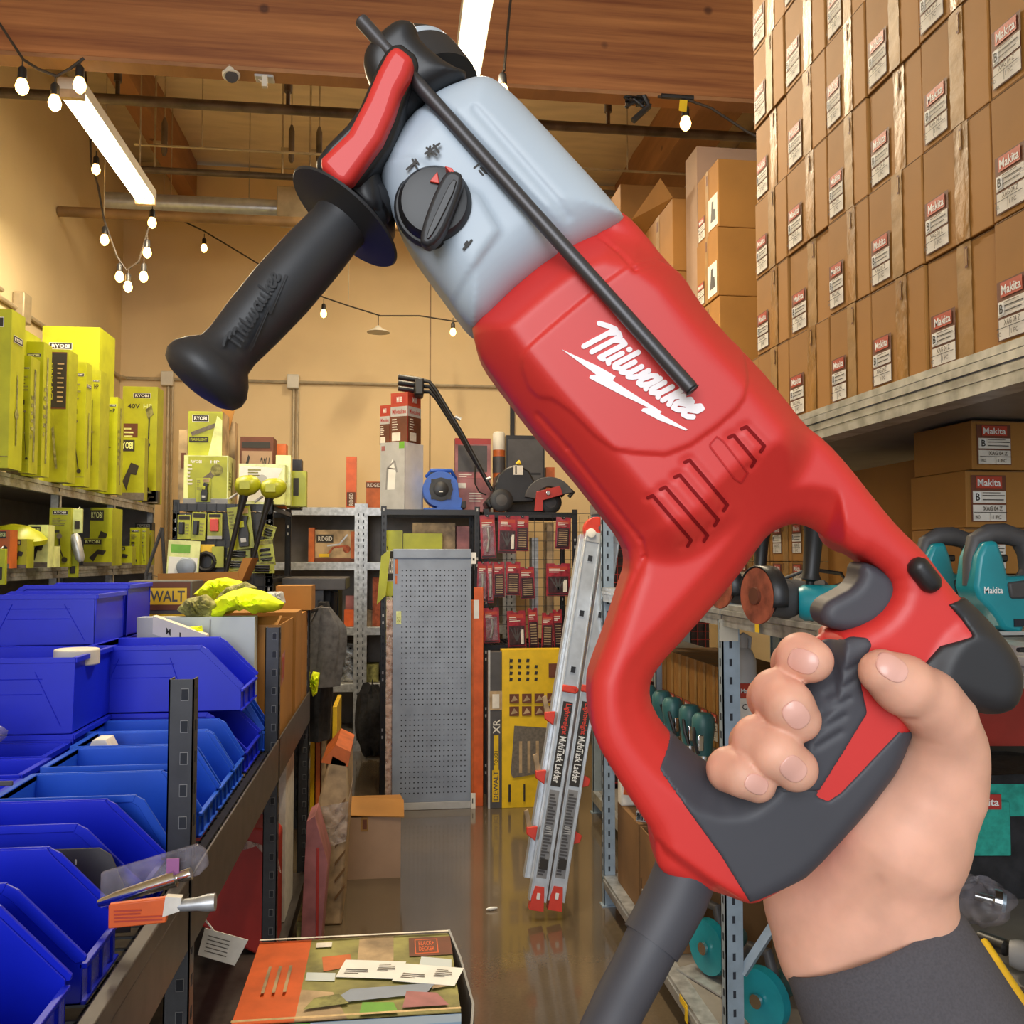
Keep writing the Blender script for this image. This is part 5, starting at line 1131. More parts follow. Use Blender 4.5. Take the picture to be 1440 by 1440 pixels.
def wheel(px, py, r, par, y=YE - .06, w=.04):
    c = e(px, py); b = MB(); b.lathe([(0, r * .55), (.002, r * .85), (.006, r), (w - .006, r), (w, r * .8)], 'black', (c.x, y, c.z), (c.x, y + 1, c.z), 24); o = b.build('wheel', par, world=True)
    b = MB(); b.lathe([(0, r * .15), (.004, r * .5), (.012, r * .55)], 'dgrey', (c.x, y - .004, c.z), (c.x, y + 1, c.z)); b.build('wheel_hub', par, world=True)
wheel(704, 704, .075, t); wheel(776, 706, .075, t, YE + .04)
b = MB(); b.box((e(722, 664).x, YE - .012, e(735, 668).z), (e(735, 664).x, YE, e(735, 655).z), 'paper'); b.box((e(722, 664).x + .01, YE - .013, e(735, 668).z + .005), (e(722, 664).x + .02, YE, e(735, 655).z - .004), 'ink'); b.lathe([(0, .012), (.03, .018)], 'yellow', e(726, 653, .05), e(730, 651, .05)); b.build('engine_label', t, world=True)
for k, dy in enumerate((-.01, .05, .11)):
    o_ = (2 * k - 2)
    b = MB(); b.tube([e(560, 530 + 8 * k, dy), e(588, 534 + 8 * k, dy), e(604, 537 + 7 * k, dy), e(613, 548 + 6 * k, dy), e(650, 610 + 4 * k, dy), e(692, 690, dy)], .014 if k != 1 else .012, 'black', 10, radii=[.018, .018, .012, .012, .012, .012]); b.build('handle_tube', t, world=True)
b = MB(); b.box((e(583, 532).x, YE - .03, e(583, 556).z), (e(596, 532).x, YE + .13, e(583, 532).z), 'black'); b.build('control_box', t, world=True, bevel=.01)
b = MB(); b.lathe([(0, .01), (.04, .014)], 'galv', e(640, 586, -.03), e(648, 590, -.03)); b.build('clamp_knob', t, world=True); b = MB(); b.lathe([(0, .01), (.03, .012)], 'galv', e(690, 672, -.03), e(680, 676, -.03)); b.build('clamp_knob', t, world=True)
b = MB(); b.tube([e(668, 655, -.03), e(668, 680, -.03), e(674, 692, -.03), e(684, 696, -.03)], .005, 'black', 6); b.build('cable', t, world=True)
# lime boxes inside rack 2 and dim clutter
for i, (a, c, f, m_) in enumerate(((541, 566, 746, 'lime'), (567, 622, 750, 'lime'))):
    fbox('tool_carton', 'lime tool box in the black rack above the cabinet, %s' % ('left one' if i == 0 else 'right one'), 'box', a, c, f, 786, 6.06 + i * .01, .2, m_, art=lambda F: (F.logo('RYOBI', .12, .55, .52, .82), F.text('5.5 - 750', .12, .3, .6, .42, 'ink'), F.poly([(.7, .2), (.95, .7), (.9, .3)], 'tan')), z0=.99 if i == 9 else 1.5 - 120 / 1300 * Y2 + .001)
b = MB(); p = atY(536, 782, 5.93); a = atY(530, 850, 5.93); b.add([p, p + V((.06, 0, .05)), p + V((.03, 0, -.25)), a + V((.0, 0, .0)), p + V((0, .02, 0)), p + V((.06, .02, .05)), p + V((.03, .02, -.25)), a + V((0, .02, 0))], [(0, 3, 2, 1), (4, 5, 6, 7), (0, 1, 5, 4), (1, 2, 6, 5), (2, 3, 7, 6), (3, 0, 4, 7)], 'lime')
b.cyl(p + V((.04, .01, .04)), p + V((.04, .05, .06)), .004, 'black'); tag(b.build('lime_bag'), 'lime cloth bag hanging from the black rack post', 'bag')
for i, (a, c, f, g_, m_) in enumerate(((625, 640, 745, 785, 'dgrey'), (642, 660, 740, 785, 'pinkc'), (580, 640, 735, 748, 'tan'), (748, 757, 756, 783, 'galv'), (769, 779, 735, 786, 'tan'))):
    fbox('tool_carton', 'dim carton inside the black racks, %s from the left' % ORD[i], 'box', a, c, f, 785, 6.2 - .01 * i, .12, m_, z0=1.5 - (120 if i < 3 else 122) / 1300 * Y2 + .001)
# red blister packs
def rpack(w, h, kind):
    t = thing('tool_pack', 'pack', 'packaged tool')
    b = MB(); b.prism([(-w / 2, 0), (w / 2, 0), (w / 2, h), (w * .16, h), (w * .1, h - .012), (-w * .1, h - .012), (-w * .16, h), (-w / 2, h)], (0, 0, 0), (1, 0, 0), (0, 0, 1), (0, 1, 0), .004, 'pack')
    X = Matrix.Translation((-w / 2, -.0006, 0)) @ Matrix(((1, 0, 0, 0), (0, 0, -1, 0), (0, 1, 0, 0), (0, 0, 0, 1))); F = Face(b, X, w, h)
    F.rect(.1, .8, .9, .9, 'mred'); F.lines(.12, .72, .8, .86, 3, 'paper', int(w * 1000)); F.rect(.04, .02, .96, .06, 'packd'); b.build('backing_card', t, smooth=False)
    b = MB()
    if kind == 0:
        b.box((-w * .4, -.014, h * .08), (w * .4, -.002, h * .66), 'packd')
        for k in range(8): b.box((-w * .3, -.016, h * (.12 + k * .065)), (w * .3, -.013, h * (.145 + k * .065)), 'tan')
    elif kind == 1:
        b.box((-w * .42, -.010, h * .1), (w * .42, -.002, h * .6), 'packd')
        for k in range(4): b.prism([(-w * .05, h * .2), (w * .02, h * .2), (w * (-.3 + .2 * k), h * .55), (w * (-.35 + .2 * k), h * .55)], (0, -.012, 0), (1, 0, 0), (0, 0, 1), (0, 1, 0), .003, 'dgrey')
        b.box((w * .2, -.012, h * .12), (w * .36, -.009, h * .5), 'paper')
    else:
        b.box((-w * .36, -.012, h * .08), (w * .36, -.002, h * .75), 'clearbag'); b.tube([(-w * .1, -.02, h * .15), (w * .05, -.02, h * .45), (0, -.016, h * .7)], .008, 'galv')
    b.build('blister', t, smooth=False)
    b = MB().cyl((0, .004, h - .006), (0, -.02, h - .004), .0025, 'galv', 6); b.build('peg', t)
    return t
prot = {}
L_ = [(677, 698, 724, 785, 2), (700, 726, 725, 778, 1), (725, 743, 725, 775, 0), (780, 801, 727, 772, 0), (670, 684, 790, 846, 2), (686, 694, 790, 848, 2), (694, 710, 790, 840, 0), (711, 731, 790, 837, 0), (732, 753, 790, 842, 0), (768, 802, 792, 838, 1),
      (681, 703, 855, 904, 2), (714, 741, 857, 912, 1), (744, 758, 855, 912, 0), (761, 777, 857, 912, 0), (779, 792, 857, 912, 0)]
for i, (a, c, f, g_, kd) in enumerate(L_):
    w = (c - a) / 1300 * (Y2 - .05); h = (g_ - f) / 1300 * (Y2 - .05); k = (kd, round(w, 2), round(h, 1))
    if k not in prot: o = rpack(w, h, kd); prot[k] = o
    else: o = dup(prot[k], (0, 0, 0))
    row = 0 if i < 4 else (1 if i < 10 else 2); idx = i - (0, 4, 10)[row]
    p = atY((a + c) / 2, g_, Y2 - .05 - .03 * (i % 2)); o.location = p; o.rotation_euler = (0, R_.uniform(-.05, .05), 0)
    o['label'] = 'red tool pack hung on the black rack, %s row, %s from the left' % (['top', 'middle', 'bottom'][row], ORD[idx]); o['group'] = 'red tool packs hung on the wire rack'
# DeWalt case box
def art_dw(F):
    F.rect(0, 0, 1, 1, 'yellow')
    for j in range(4):
        for i in range(4):
            if j == 3 and i > 2: continue
            F.poly([(.12 + .14 * i, .80 + .04 * j), (.17 + .14 * i, .80 + .04 * j), (.18 + .14 * i, .82 + .04 * j), (.13 + .14 * i, .822 + .04 * j)], 'ink')
    F.rect(.78, .82, .98, .91, 'lblbrown')
    for j in range(2):
        for i in range(4): F.rect(.12 + .21 * i, .58 + .08 * j, .28 + .21 * i, .64 + .08 * j, 'lblbrown'); F.poly([(.14 + .21 * i, .59 + .08 * j), (.2 + .21 * i, .63 + .08 * j), (.26 + .21 * i, .6 + .08 * j)], 'tan')
    F.poly([(.14, .22), (.18, .19), (.75, .22), (.78, .5), (.2, .52)], 'inkgrey')
    for i in range(3): F.rect(.28 + .14 * i, .22, .33 + .14 * i, .42, 'tan')
    F.rect(.1, .04, .14, .15, 'ink'); F.rect(.35, .04, .38, .15, 'ink'); F.rect(.12, .8, .125, .95, 'ink')
def side_dw(F): pass
o = fbox('saw_stand_carton', 'tall yellow and black tool carton standing right of the cabinet', 'box', 706, 790, 914, 1130, 5.60, .1, 'yellow', art=art_dw, z0=.001)
o2 = MB(); a = atY(686, 914, 5.62); c = atY(706, 1130, 5.60); hh = a.z
F_w = c.x - a.x
b = MB(); b.box((a.x, 5.602, .001), (c.x - .002, 5.69, hh - .012), 'dgrey'); X = Matrix.Translation((a.x, 5.6012, 0)) @ Matrix(((1, 0, 0, 0), (0, 0, -1, 0), (0, 1, 0, 0), (0, 0, 0, 1))); F = Face(b, X, F_w, hh)
F.rect(.0, 0, .15, 1, 'lgrey'); F.rect(.3, .04, .8, .24, 'yellow'); F.text('DEWALT', .38, .05, .74, .235, 'dgrey', 1); F.rect(.4, .24, .75, .46, 'yellow'); F.text('TOUGH', .45, .27, .7, .36, 'ink', 1); F.text('XR', .35, .47, .85, .56, 'paper', 1); F.rect(.1, .62, 1, .74, 'tan'); F.rect(.3, .63, .8, .72, 'paper')
s_ = b.build('carton_side', None, smooth=False); 
for v in s_.data.vertices: v.co = V(v.co) - o.location
s_.parent = o
# perforated cabinet with orange boards behind
YC = 5.62
a, c = atY(553, 772, YC), atY(662, 1131, YC); w = c.x - a.x; h = a.z
t = thing('perforated_cabinet', 'blue-grey perforated steel display panel standing mid back', 'display panel', (a.x, YC, 0))
b = MB(); b.box((0, 0, .0), (w, .03, .045), 'lgrey'); b.box((0, -.012, h - .055), (w, .04, h), 'slate'); b.build('frame_rails', t, bevel=.003); 
b = MB(); b.box((0, .0, .045), (w, .02, h - .055), 'slate'); b.box((0, .012, 0), (.004, .04, h), 'lgrey'); b.build('panel', t, bevel=.002)
b = MB(); vs = []; fs = []; r = .0042
nc, nr = 16, 44
for j in range(nr):
    for i in range(nc):
        if 15 < j < 17: continue
        x = .055 + i * (w - .09) / (nc - 1); z = .1 + j * (h - .23) / (nr - 1); k = len(vs)
        for q in range(8): vs.append((x + r * math.cos(q * .7854), -.0006, z + r * math.sin(q * .7854)))
        fs.append(tuple(range(k + 7, k - 1, -1)))
b.add(vs, fs, 'hole'); o = b.build('perforations', t, smooth=False); o['kind'] = 'stuff'
b = MB(); b.box((.012, -.002, h - .15), (.028, 0, h - .06), 'orangep'); b.box((.012, -.002, h - .21), (.024, 0, h - .16), 'orangep'); b.build('orange_sticker', t)
b = MB(); b.box((.02, -.002, h * .71), (.05, 0, h * .76), 'lime_w'); b.text('53', (.025, -.0025, h * .72), (1, 0, 0), (0, 0, 1), .02, .03, 'khaki'); b.build('price_sticker', t)
b = MB(); b.box((w - .0, -.004, h - .09), (w + .03, 0, h - .02), 'white'); b.box((w + .008, -.005, h - .07), (w + .02, -.003, h - .055), 'ink'); b.build('hang_label', t)
b = MB(); b.box((w - .0, -.004, .0), (w + .028, 0, .09), 'paper'); b.box((w + .008, -.005, .03), (w + .014, -.003, .06), 'ink'); b.build('floor_label', t)
t = thing('orange_boards', 'orange cardboard sheets in clear film behind the perforated panel', 'boards', (a.x, YC + .05, 0))
a2, c2 = atY(544, 840, YC + .05), atY(680, 826, YC + .05)
MB().box((a2.x, YC + .05, 0), (c2.x, YC + .09, a2.z - .02), 'orangep').build('rear_sheet', t, world=True, bevel=.003)
MB().box((c2.x - .06, YC + .046, 0), (c2.x - .002, YC + .05, c2.z), 'orange').build('front_strip', t, world=True, bevel=.002)
b = MB(); b.box((a2.x - .003, YC + .044, .02), (a2.x + .05, YC + .0485, a2.z), 'filmr'); b.build('film_wrap', t, world=True)
b = MB(); p = atY(671, 850, YC + .04); b.box((p.x - .02, YC + .044, atY(1, 876, YC).z), (p.x + .012, YC + .0455, atY(1, 848, YC).z), 'white'); b.build('torn_label', t, world=True)
# black moulded table / shelf left of the aisle with dark bin
t = thing('plastic_shelf', 'black moulded shelf unit behind the cartons at left of the aisle', 'shelf', (atY(440, 1, 5.3).x, 5.3, 0))
a, c = atY(396, 813, 5.3), atY(486, 830, 5.3)
MB().box((a.x, 5.3, c.z), (c.x, 5.8, a.z), 'dgrey').build('shelf_top', t, world=True, bevel=.006)
for px in (452, 425):
    x = atY(px, 1, 5.32).x; b = MB(); b.box((x, 5.32, 0), (x + .045, 5.35, c.z), 'rackblk')
    for k in range(20): b.box((x + .015, 5.318, .1 + k * .06), (x + .028, 5.321, .125 + k * .06), 'hole')
    b.build('post', t, world=True)
MB().tube([atY(470, 832, 5.45), atY(468, 870, 5.45), atY(463, 910, 5.45), atY(464, 1100, 5.45)], .02, 'black').build('side_tube', t, world=True)
MB().box((atY(455, 1, 5.5).x, 5.5, atY(1, 905, 5.5).z), (atY(484, 1, 5.5).x, 5.9, c.z), 'black').build('dark_panel', t, world=True)
# ================================================================ lime wire rack (end cap) with packs
Y5 = 5.05
a, c = atY(243, 708, Y5), atY(384, 708, Y5)
ZL = a.z
t = brack('wire_rack', 'black wire rack crowded with lime tool packs at left back', a.x, c.x, Y5, Y5 + .9, ZL, (ZL, 1.5 - 27 / 1300 * Y5, .9))
b = MB(); x = a.x + .02
while x < c.x: b.box((x, Y5 - .006, 1.1), (x + .003, Y5 - .003, ZL), 'blackm'); x += .05
z = 1.1
while z < ZL: b.box((a.x, Y5 - .009, z), (c.x, Y5 - .006, z + .003), 'blackm'); z += .05
b.build('wire_grid', t, world=True, smooth=False)
b = MB(); b.box((a.x, Y5 + .0, 1.1), (c.x, Y5 + .002, ZL - .05), 'dgrey'); b.build('rear_sheet', t, world=True)
ZL += .001
def lb(label, px0, px1, py0, py1, Y, d, m, art, z0=None, side=None, name='tool_carton', rz=0): return fbox(name, label, 'box', px0, px1, py0, py1, Y, d, m, art=art, side=side, z0=z0, rz=rz)
def art_fl(F): F.rect(.04, .5, .96, .96, 'lime_b'); F.logo('RYOBI', .12, .76, .6, .92); F.line([(.1, .48), (.5, .6), (.9, .72)], .022, 'inkgrey'); F.rect(.04, .3, .6, .42, 'ink'); F.text('FLASHLIGHT', .08, .33, .56, .39, 'lime'); F.poly([(.6, .0), (1, 0), (1, .8), (.85, .9)], 'lime_w')
def art_dr(F): F.rect(.1, .12, .98, .98, 'lime_b'); F.text('RYOBI', .15, .84, .4, .9, 'white'); F.text('HP', .6, .84, .8, .9, 'white'); F.line([(.4, .45), (.6, .58), (.72, .7)], .03, 'inkgrey'); F.disc(.75, .7, .032, 'khaki'); F.rect(0, 0, 1, .11, 'grey'); F.lines(.08, .4, .2, .85, 6, 'paper', 2)
lb('lower lime tool carton on the lime wire rack, pack hanging on it', 259, 320, 640, 705, Y5 + .06, .24, 'lime_w', art_dr, z0=ZL, side=sl)
zf = atY(290, 640, Y5 + .06).z + .002
lb('upper lime flashlight carton stacked on the lower lime carton', 265, 312, 578, 638, Y5 + .1, .2, 'lime', art_fl, z0=zf, side=lambda F: F.rect(0, 0, 1, 1, 'tan'))
zf2 = zf + (atY(290, 578, Y5 + .1).z - zf) + .002
t = thing('open_carton', 'brown carton with raised flap at the top of the lime stack', 'box', (atY(312, 1, Y5 + .3).x, Y5 + .36, zf))
b = MB(); b.box((-.02, 0, 0), (.1, .1, .28), 'tan'); b.prism([(0, .25), (.07, .25), (.115, .36), (.05, .37)], (0, -.01, 0), (1, 0, 0), (0, 0, 1), (0, 1, 0), .006, 'card'); b.build('box_body', t); t.location.z = zf - .26
t.location.z = ZL; t.children[0].scale = (1, 1, 1.75)
lb('white and lime clear-fronted box on the right of the lime rack top', 336, 400, 652, 709, Y5 + .04, .08, 'lime_w', lambda F: (F.poly([(.0, .1), (.6, .05), (.95, .9), (.02, .95)], 'white'), F.disc(.5, .6, .03, 'lgrey'), F.lines(.2, .7, .6, .9, 3, 'khaki', 4)), z0=ZL)
lb('weathered grey printed box above the white and lime box', 338, 384, 614, 650, Y5 + .22, .16, 'lblbrown', lambda F: (F.rect(.05, .05, .97, .72, 'card_pink'), F.poly([(.1, .3), (.25, .65), (.3, .6), (.2, .3), (.5, .28), (.5, .22)], 'ink'), F.text('20V', .62, .3, .9, .6, 'ink'), F.rect(.05, .78, .9, .9, 'ink')), z0=atY(1, 652, Y5 + .04).z - .1)
for i, (p0_, p1_, q0_, q1_, m) in enumerate(((388, 408, 640, 708, 'lime_w'), (405, 430, 662, 712, 'lime'), (403, 419, 678, 712, 'lime_b'), (385, 402, 624, 660, 'orangep'), (408, 424, 646, 664, 'black'))):
    lb('small lime-side box at the right of the wire rack top, %s' % ('first of the cluster', 'rightmost lime one', 'lower short one', 'orange and clear one', 'black round-topped one')[i], p0_, p1_, q0_, q1_, Y5 + .12 + .11 * i, .09, m, (lambda F: F.rect(.3, .3, .6, .8, 'ink')) if i < 3 else None, z0=ZL if i < 3 else ZL + .0)
lb('pale narrow carton behind the lower lime carton', 252, 262, 604, 708, Y5 + .4, .1, 'tan', lambda F: F.rect(.3, .5, .9, .7, 'lblbrown'), z0=ZL)
# hung packs on the lime rack front
def lpack(label, px0, px1, py0, py1, Y, kind, rz=0.0, group=None):
    a = atY(px0, py0, Y); c = atY(px1, py1, Y); w = c.x - a.x; h = a.z - c.z
    t = thing('hanging_pack', label, 'packaged tool', ((a.x + c.x) / 2, Y, c.z), 0); t.rotation_euler = (0, rz, 0)
    b = MB(); base = {'lime': 'lime', 'clam': 'lime_w', 'orange': 'lime', 'mod': 'lime', 'bits': 'lime_b'}[kind]
    b.box((-w / 2, 0, 0), (w / 2, .004, h), base); X = Matrix.Translation((-w / 2, -.0006, 0)) @ Matrix(((1, 0, 0, 0), (0, 0, -1, 0), (0, 1, 0, 0), (0, 0, 0, 1))); F = Face(b, X, w, h)
    if kind == 'lime': F.rect(.08, .8, .92, .95, 'ink'); F.rect(.15, .2, .55, .7, 'ink'); F.lines(.6, .2, .95, .7, 4, 'khaki', 3)
    if kind == 'orange': F.rect(.1, .85, .9, .97, 'ink'); F.rect(.0, .0, 1, .12, 'lgrey')
    if kind == 'mod': F.lines(.05, .5, .3, .95, 6, 'khaki', 2); F.rect(.5, .82, .9, .95, 'tan')
    if kind == 'bits': F.rect(.0, .8, 1, .95, 'khaki'); F.lines(.1, .1, .9, .7, 4, 'ink', 8)
    if kind == 'clam': F.rect(.05, .05, .95, .6, 'white'); F.rect(.1, .7, .7, .9, 'green')
    b.build('backing_card', t, smooth=False)
    b = MB()
    if kind == 'orange': b.box((-w * .28, -.02, h * .3), (w * .28, -.002, h * .78), 'lred')
    elif kind == 'mod': b.prism([(-w * .1, h * .05), (w * .3, h * .05), (w * .36, h * .35), (w * .3, h * .6), (w * .4, h * .75), (w * .1, h * .8), (-.0, h * .6), (-w * .12, h * .3)], (0, -.03, 0), (1, 0, 0), (0, 0, 1), (0, 1, 0), .028, 'black'); b.box((w * .0, -.033, h * .5), (w * .2, -.03, h * .65), 'lime'); b.box((-w * .02, -.033, h * .15), (w * .22, -.03, h * .25), 'lgrey')
    elif kind == 'clam': b.lathe([(0, .0), (.004, w * .32), (.02, w * .28), (.03, w * .1)], 'slate', (w * .12, -.002, h * .36), (w * .12, -1, h * .36)); 
    elif kind == 'lime': b.box((-w * .36, -.018, h * .2), (w * -.04, -.002, h * .7), 'blackm')
    else:
        for k in range(3): b.cyl((-w * .3, -.01, h * (.25 + .2 * k)), (w * .3, -.01, h * (.22 + .2 * k)), .006, 'blackm', 8)
    if b.v: b.build('packed_tool', t, bevel=.002)
    b = MB().cyl((0, .004, h - .005), (0, .0 + .03, h + .002), .003, 'galv', 6); b.build('peg', t)
YH = Y5 - .05
lpack('lime pack with black battery at the left of the wire rack front', 250, 268, 724, 758, YH, 'lime')
lpack('lime pack beside the battery pack on the wire rack front', 269, 288, 720, 760, YH, 'mod' if 0 else 'lime', .04)
lpack('lime pack holding a bright orange tool', 292, 312, 722, 758, YH, 'orange')
lpack('large pale clear pack low on the left of the lime rack', 234, 278, 760, 818, YH - .04, 'clam', .05)
lpack('lime pack with black meter hung between the two long tools', 326, 358, 712, 772, YH - .02, 'mod', -.12)
lpack('black meter pack clipped on the lower lime carton', 276, 296, 672, 706, Y5 + .05, 'mod')
lpack('small lime tag pack right of the long tools', 367, 384, 738, 756, YH, 'orange' if 0 else 'bits', .3)
lpack('lime pack with white stripe hung at the right of the rack', 366, 388, 758, 796, YH, 'bits', -.15)
for i, (x0, x1, y0_, y1_) in enumerate(((320, 352, 770, 786), (318, 350, 784, 800), (318, 350, 800, 815), (352, 386, 790, 806))):
    lpack('flat lime bit pack low on the lime rack, %s' % ('uppermost', 'second', 'lowest', 'rightmost')[i], x0, x1, y0_, y1_, YH - .01 * i, 'bits')
t = thing('tape_coil', 'black coil and lime line pack on the wire rack', 'packaged tool', atY(290, 790, YH))
b = MB(); p = V((0, 0, 0)); vs = []; 
b.tube([(.045 * math.cos(q * .5236), -.01, .045 * math.sin(q * .5236)) for q in range(13)], .012, 'black', 8); b.build('coil', t)
b = MB(); b.box((-.03, 0, .04), (.04, .004, .09), 'yellow'); b.box((.03, -.012, -.03), (.09, .0, .08), 'lime_b'); b.build('line_card', t)
for i, (ax, ay, bx, by) in enumerate(((345, 686, 316, 812), (381, 690, 352, 800))):
    t = thing('long_handled_tool', 'long black-handled tool with lime head at the wire rack, %s' % ('left one' if i == 0 else 'right one'), 'tool', atY(bx, by, 4.86))
    a = atY(ax, ay, 4.88); c = atY(bx, by, 4.92); b = MB(); b.tube([a + V((0, 0, -.01)), a + (c - a) * .3, c], .012, 'black', 10, radii=[.026, .014, .011]); b.build('shaft', t, world=True)
    b = MB(); b.lathe([(0, .02), (.015, .045), (.05, .055), (.09, .05), (.12, .03), (.13, .01)], 'lime_b', a + V((-.05, 0, -.0)), a + V((.1, 0, .03)), 16); b.build('tool_head', t, world=True)
    b = MB(); b.box((a.x - .02, 4.82, a.z - .01), (a.x + .03, 4.835, a.z + .03), 'lime'); b.build('head_badge', t, world=True)
    b = MB(); b.tube([a + V((-.04, 0, -.03)), a + V((-.08, -.01, -.06))], .006, 'galv'); b.build('lever', t, world=True)
# brown open carton flap in front of the lime rack
t = thing('open_carton', 'brown open carton with raised right flap below the lime rack', 'box', (atY(300, 1, 4.62).x, 4.62, 1.24))
w = (350 - 244) / 1300 * 4.5
zb_ = atY(1, 818, 4.5).z - t.location.z
b = MB(); b.box((-w / 2, -.12, 0), (w / 2, .12, zb_), 'card_dark'); b.build('box_body', t)
b = MB(); b.prism([(-w / 2, zb_), (w / 2, zb_), (w / 2 + .0, zb_ + .045), (-w / 2, zb_ + .035)], (0, -.125, 0), (1, 0, 0), (0, 0, 1), (0, 1, 0), .006, 'card'); b.build('front_flap', t)
b = MB(); b.prism([(w / 2 - .02, zb_), (w / 2 + .015, zb_), (w / 2 + .06, zb_ + .11), (w / 2 + .02, zb_ + .11)], (0, -.12, 0), (1, 0, 0), (0, 0, 1), (0, 1, 0), .22, 'card'); b.build('side_flap', t)
b = MB(); b.box((-w / 2 + .02, -.1, -1.24), (w / 2 - .02, .1, -.001), 'dgrey'); b.build('carton_base', t)
# dark wire easel near shelf end
b = MB(); P = [atY(*p, 5.2) for p in ((228, 742), (205, 808), (232, 812))]; b.tube([P[0], P[1], P[2], P[0]], .01, 'dgrey', 6); b.tube([P[1], V((P[1].x, 5.2, 0.0))], .01, 'dgrey', 6); tag(b.build('folding_stand'), 'dark folded metal stand leaning at the left shelving end', 'stand')
# brown carton near the far rack corner with papers
t = fbox('open_carton', 'torn open brown carton on top of the far cartons', 'box', 388, 438, 824, 848, 4.35, .2, 'card', z0=1.262)
# ================================================================ LADDER
t = thing('folding_ladder', 'folded aluminium multi-position ladder with red feet leaning on the right shelving', 'ladder', (.66, 3.86, 0))
def lad(px, py, Y): return atY(px, py, Y)
def rail(px0, py0, px1, py1, Y0, Y1, wpx, dep, name='rail', m='alu'):
    A = atY(px0, py0, Y0); B = atY(px1, py1, Y1); d = (B - A).normalized(); u = V((1, 0, 0)); u = (u - d * u.dot(d)).normalized(); n = u.cross(d)   # n towards +-Y
    if n.y < 0: n = -n
    w = wpx / 1300 * Y0; L = (B - A).length; b = MB()
    M_ = Matrix(((u.x, d.x, n.x, A.x), (u.y, d.y, n.y, A.y), (u.z, d.z, n.z, A.z), (0, 0, 0, 1)))
    b.box((-w / 2, 0, 0), (w / 2, L, .003), m, M_); b.box((-w / 2, 0, -.004), (-w / 2 + .006, L, dep), m, M_); b.box((w / 2 - .006, 0, -.004), (w / 2, L, dep), m, M_)
    b.build(name, t, world=True, bevel=.001); return M_, w, L
X1, w1, L1 = rail(756, 1268, 834, 757, 3.86, 4.07, 24, .05)
X2, w2, L2 = rail(782, 1268, 861, 757, 3.86, 4.07, 24, .05)
X0, w0, L0 = rail(744, 1235, 822, 752, 3.93, 4.14, 14, .05)
for j, (X, w, L) in enumerate(((X1, w1, L1), (X2, w2, L2))):
    for k, f in enumerate((.94, .78, .62) if j == 0 else (.935, .775, .615)):
        b = MB(); b.box((-.013, L * f - .017, -.003), (.013, L * f + .017, -.0005), 'alu', X); b.box((-.010, L * f - .013, -.0045), (.010, L * f + .013, -.003), 'hole', X); b.build('rung_socket', t, world=True)
    b = MB(); b.box((-w * .3, L * .30, -.002), (w * .3, L * .53, 0), 'ink', X); b.build('name_label', t, world=True)
    R90 = X @ Matrix.Translation((w * .2, L * .40, -.003)) @ Matrix(((0, -1, 0, 0), (1, 0, 0, 0), (0, 0, -1, 0), (0, 0, 0, 1)))
    b = MB()
    Xn = X @ Matrix.Translation((-w * .16, L * .445, -.003)) 
    # lettering runs down the rail
    vs, fs = text_geo('Lightweight'); b.add([(w * (-.2 + .42 * y), L * (.525 - .085 * x), -.0035) for x, y in vs], fs, 'lred', X)
    vs, fs = text_geo('MultiTask Ladder'); b.add([(w * (-.2 + .42 * y), L * (.435 - .125 * x), -.0035) for x, y in vs], fs, 'white', X)
    b.build('label_lettering', t, world=True, smooth=False)
    b = MB(); F = Face(b, X @ Matrix.Translation((-w * .3, L * .06, 0)) @ Matrix.Diagonal((1, 1, -1, 1)), w * .6, L * .23); F.rect(0, 0, 1, 1, 'grey'); F.lines(.08, .03, .95, .97, 26, 'dgrey', 3 + j, .6); F.rect(.1, .1, .9, .22, 'ink'); F.lines(.15, .5, .9, .6, 4, 'lgrey', 6); b.build('warning_label', t, world=True, smooth=False)
    b = MB(); b.box((-w * .5, L * .555, -.012), (w * .4, L * .575, 0), 'lred', X); b.cyl(X @ V((w * .35, L * .565, -.012)), X @ V((w * .35, L * .565, -.0)), .012, 'lred'); b.build('lock_tab', t, world=True, bevel=.004)
    b = MB(); b.prism([(-.02, .06), (-.028, .02), (-.03, -.035), (.03, -.035), (.024, .02), (.018, .06)], (0, 0, 0), (1, 0, 0), (0, 1, 0), (0, 0, 1), .05, 'lred', X @ Matrix.Translation((0, -.0, -.006))); b.box((-.008, .01, -.0075), (.006, .035, -.006), 'white', X); b.build('foot', t, world=True, bevel=.006)
    # spread guide tabs on outer edges
    for f in (.15, .30, .46):
        b = MB()
        s = 1
        if j == 1: b.prism([(w / 2, L * f), (w / 2 + .03, L * f + .01), (w / 2 + .034, L * f + .04), (w / 2, L * f + .055)], (0, 0, .01), (1, 0, 0), (0, 1, 0), (0, 0, 1), .03, 'lred', X); b.build('guide_tab', t, world=True, bevel=.003)
        else: b.prism([(-w / 2 - .01, L * f), (-w / 2 - .05, L * f + .02), (-w / 2 - .055, L * f + .05), (-w / 2 - .01, L * f + .06)], (0, 0, .01), (1, 0, 0), (0, 1, 0), (0, 0, 1), .03, 'lred', X); b.build('guide_tab', t, world=True, bevel=.003); b = MB(); b.prism([(-w / 2 - .05, L * f + .04), (-w / 2 - .03, L * f + .05), (-w / 2 - .06, L * f + .12), (-w / 2 - .075, L * f + .11)], (0, 0, .02), (1, 0, 0), (0, 1, 0), (0, 0, 1), .02, 'tan', X); b.build('guide_arm', t, world=True)
    # hinge
    c = X @ V((w * .15, L + .045, .02))
    b = MB(); b.cyl(c + V((0, -.02, 0)), c + V((0, .02, 0)), .058, 'lred', 28); b.build('hinge_disc', t, world=True, bevel=.003)
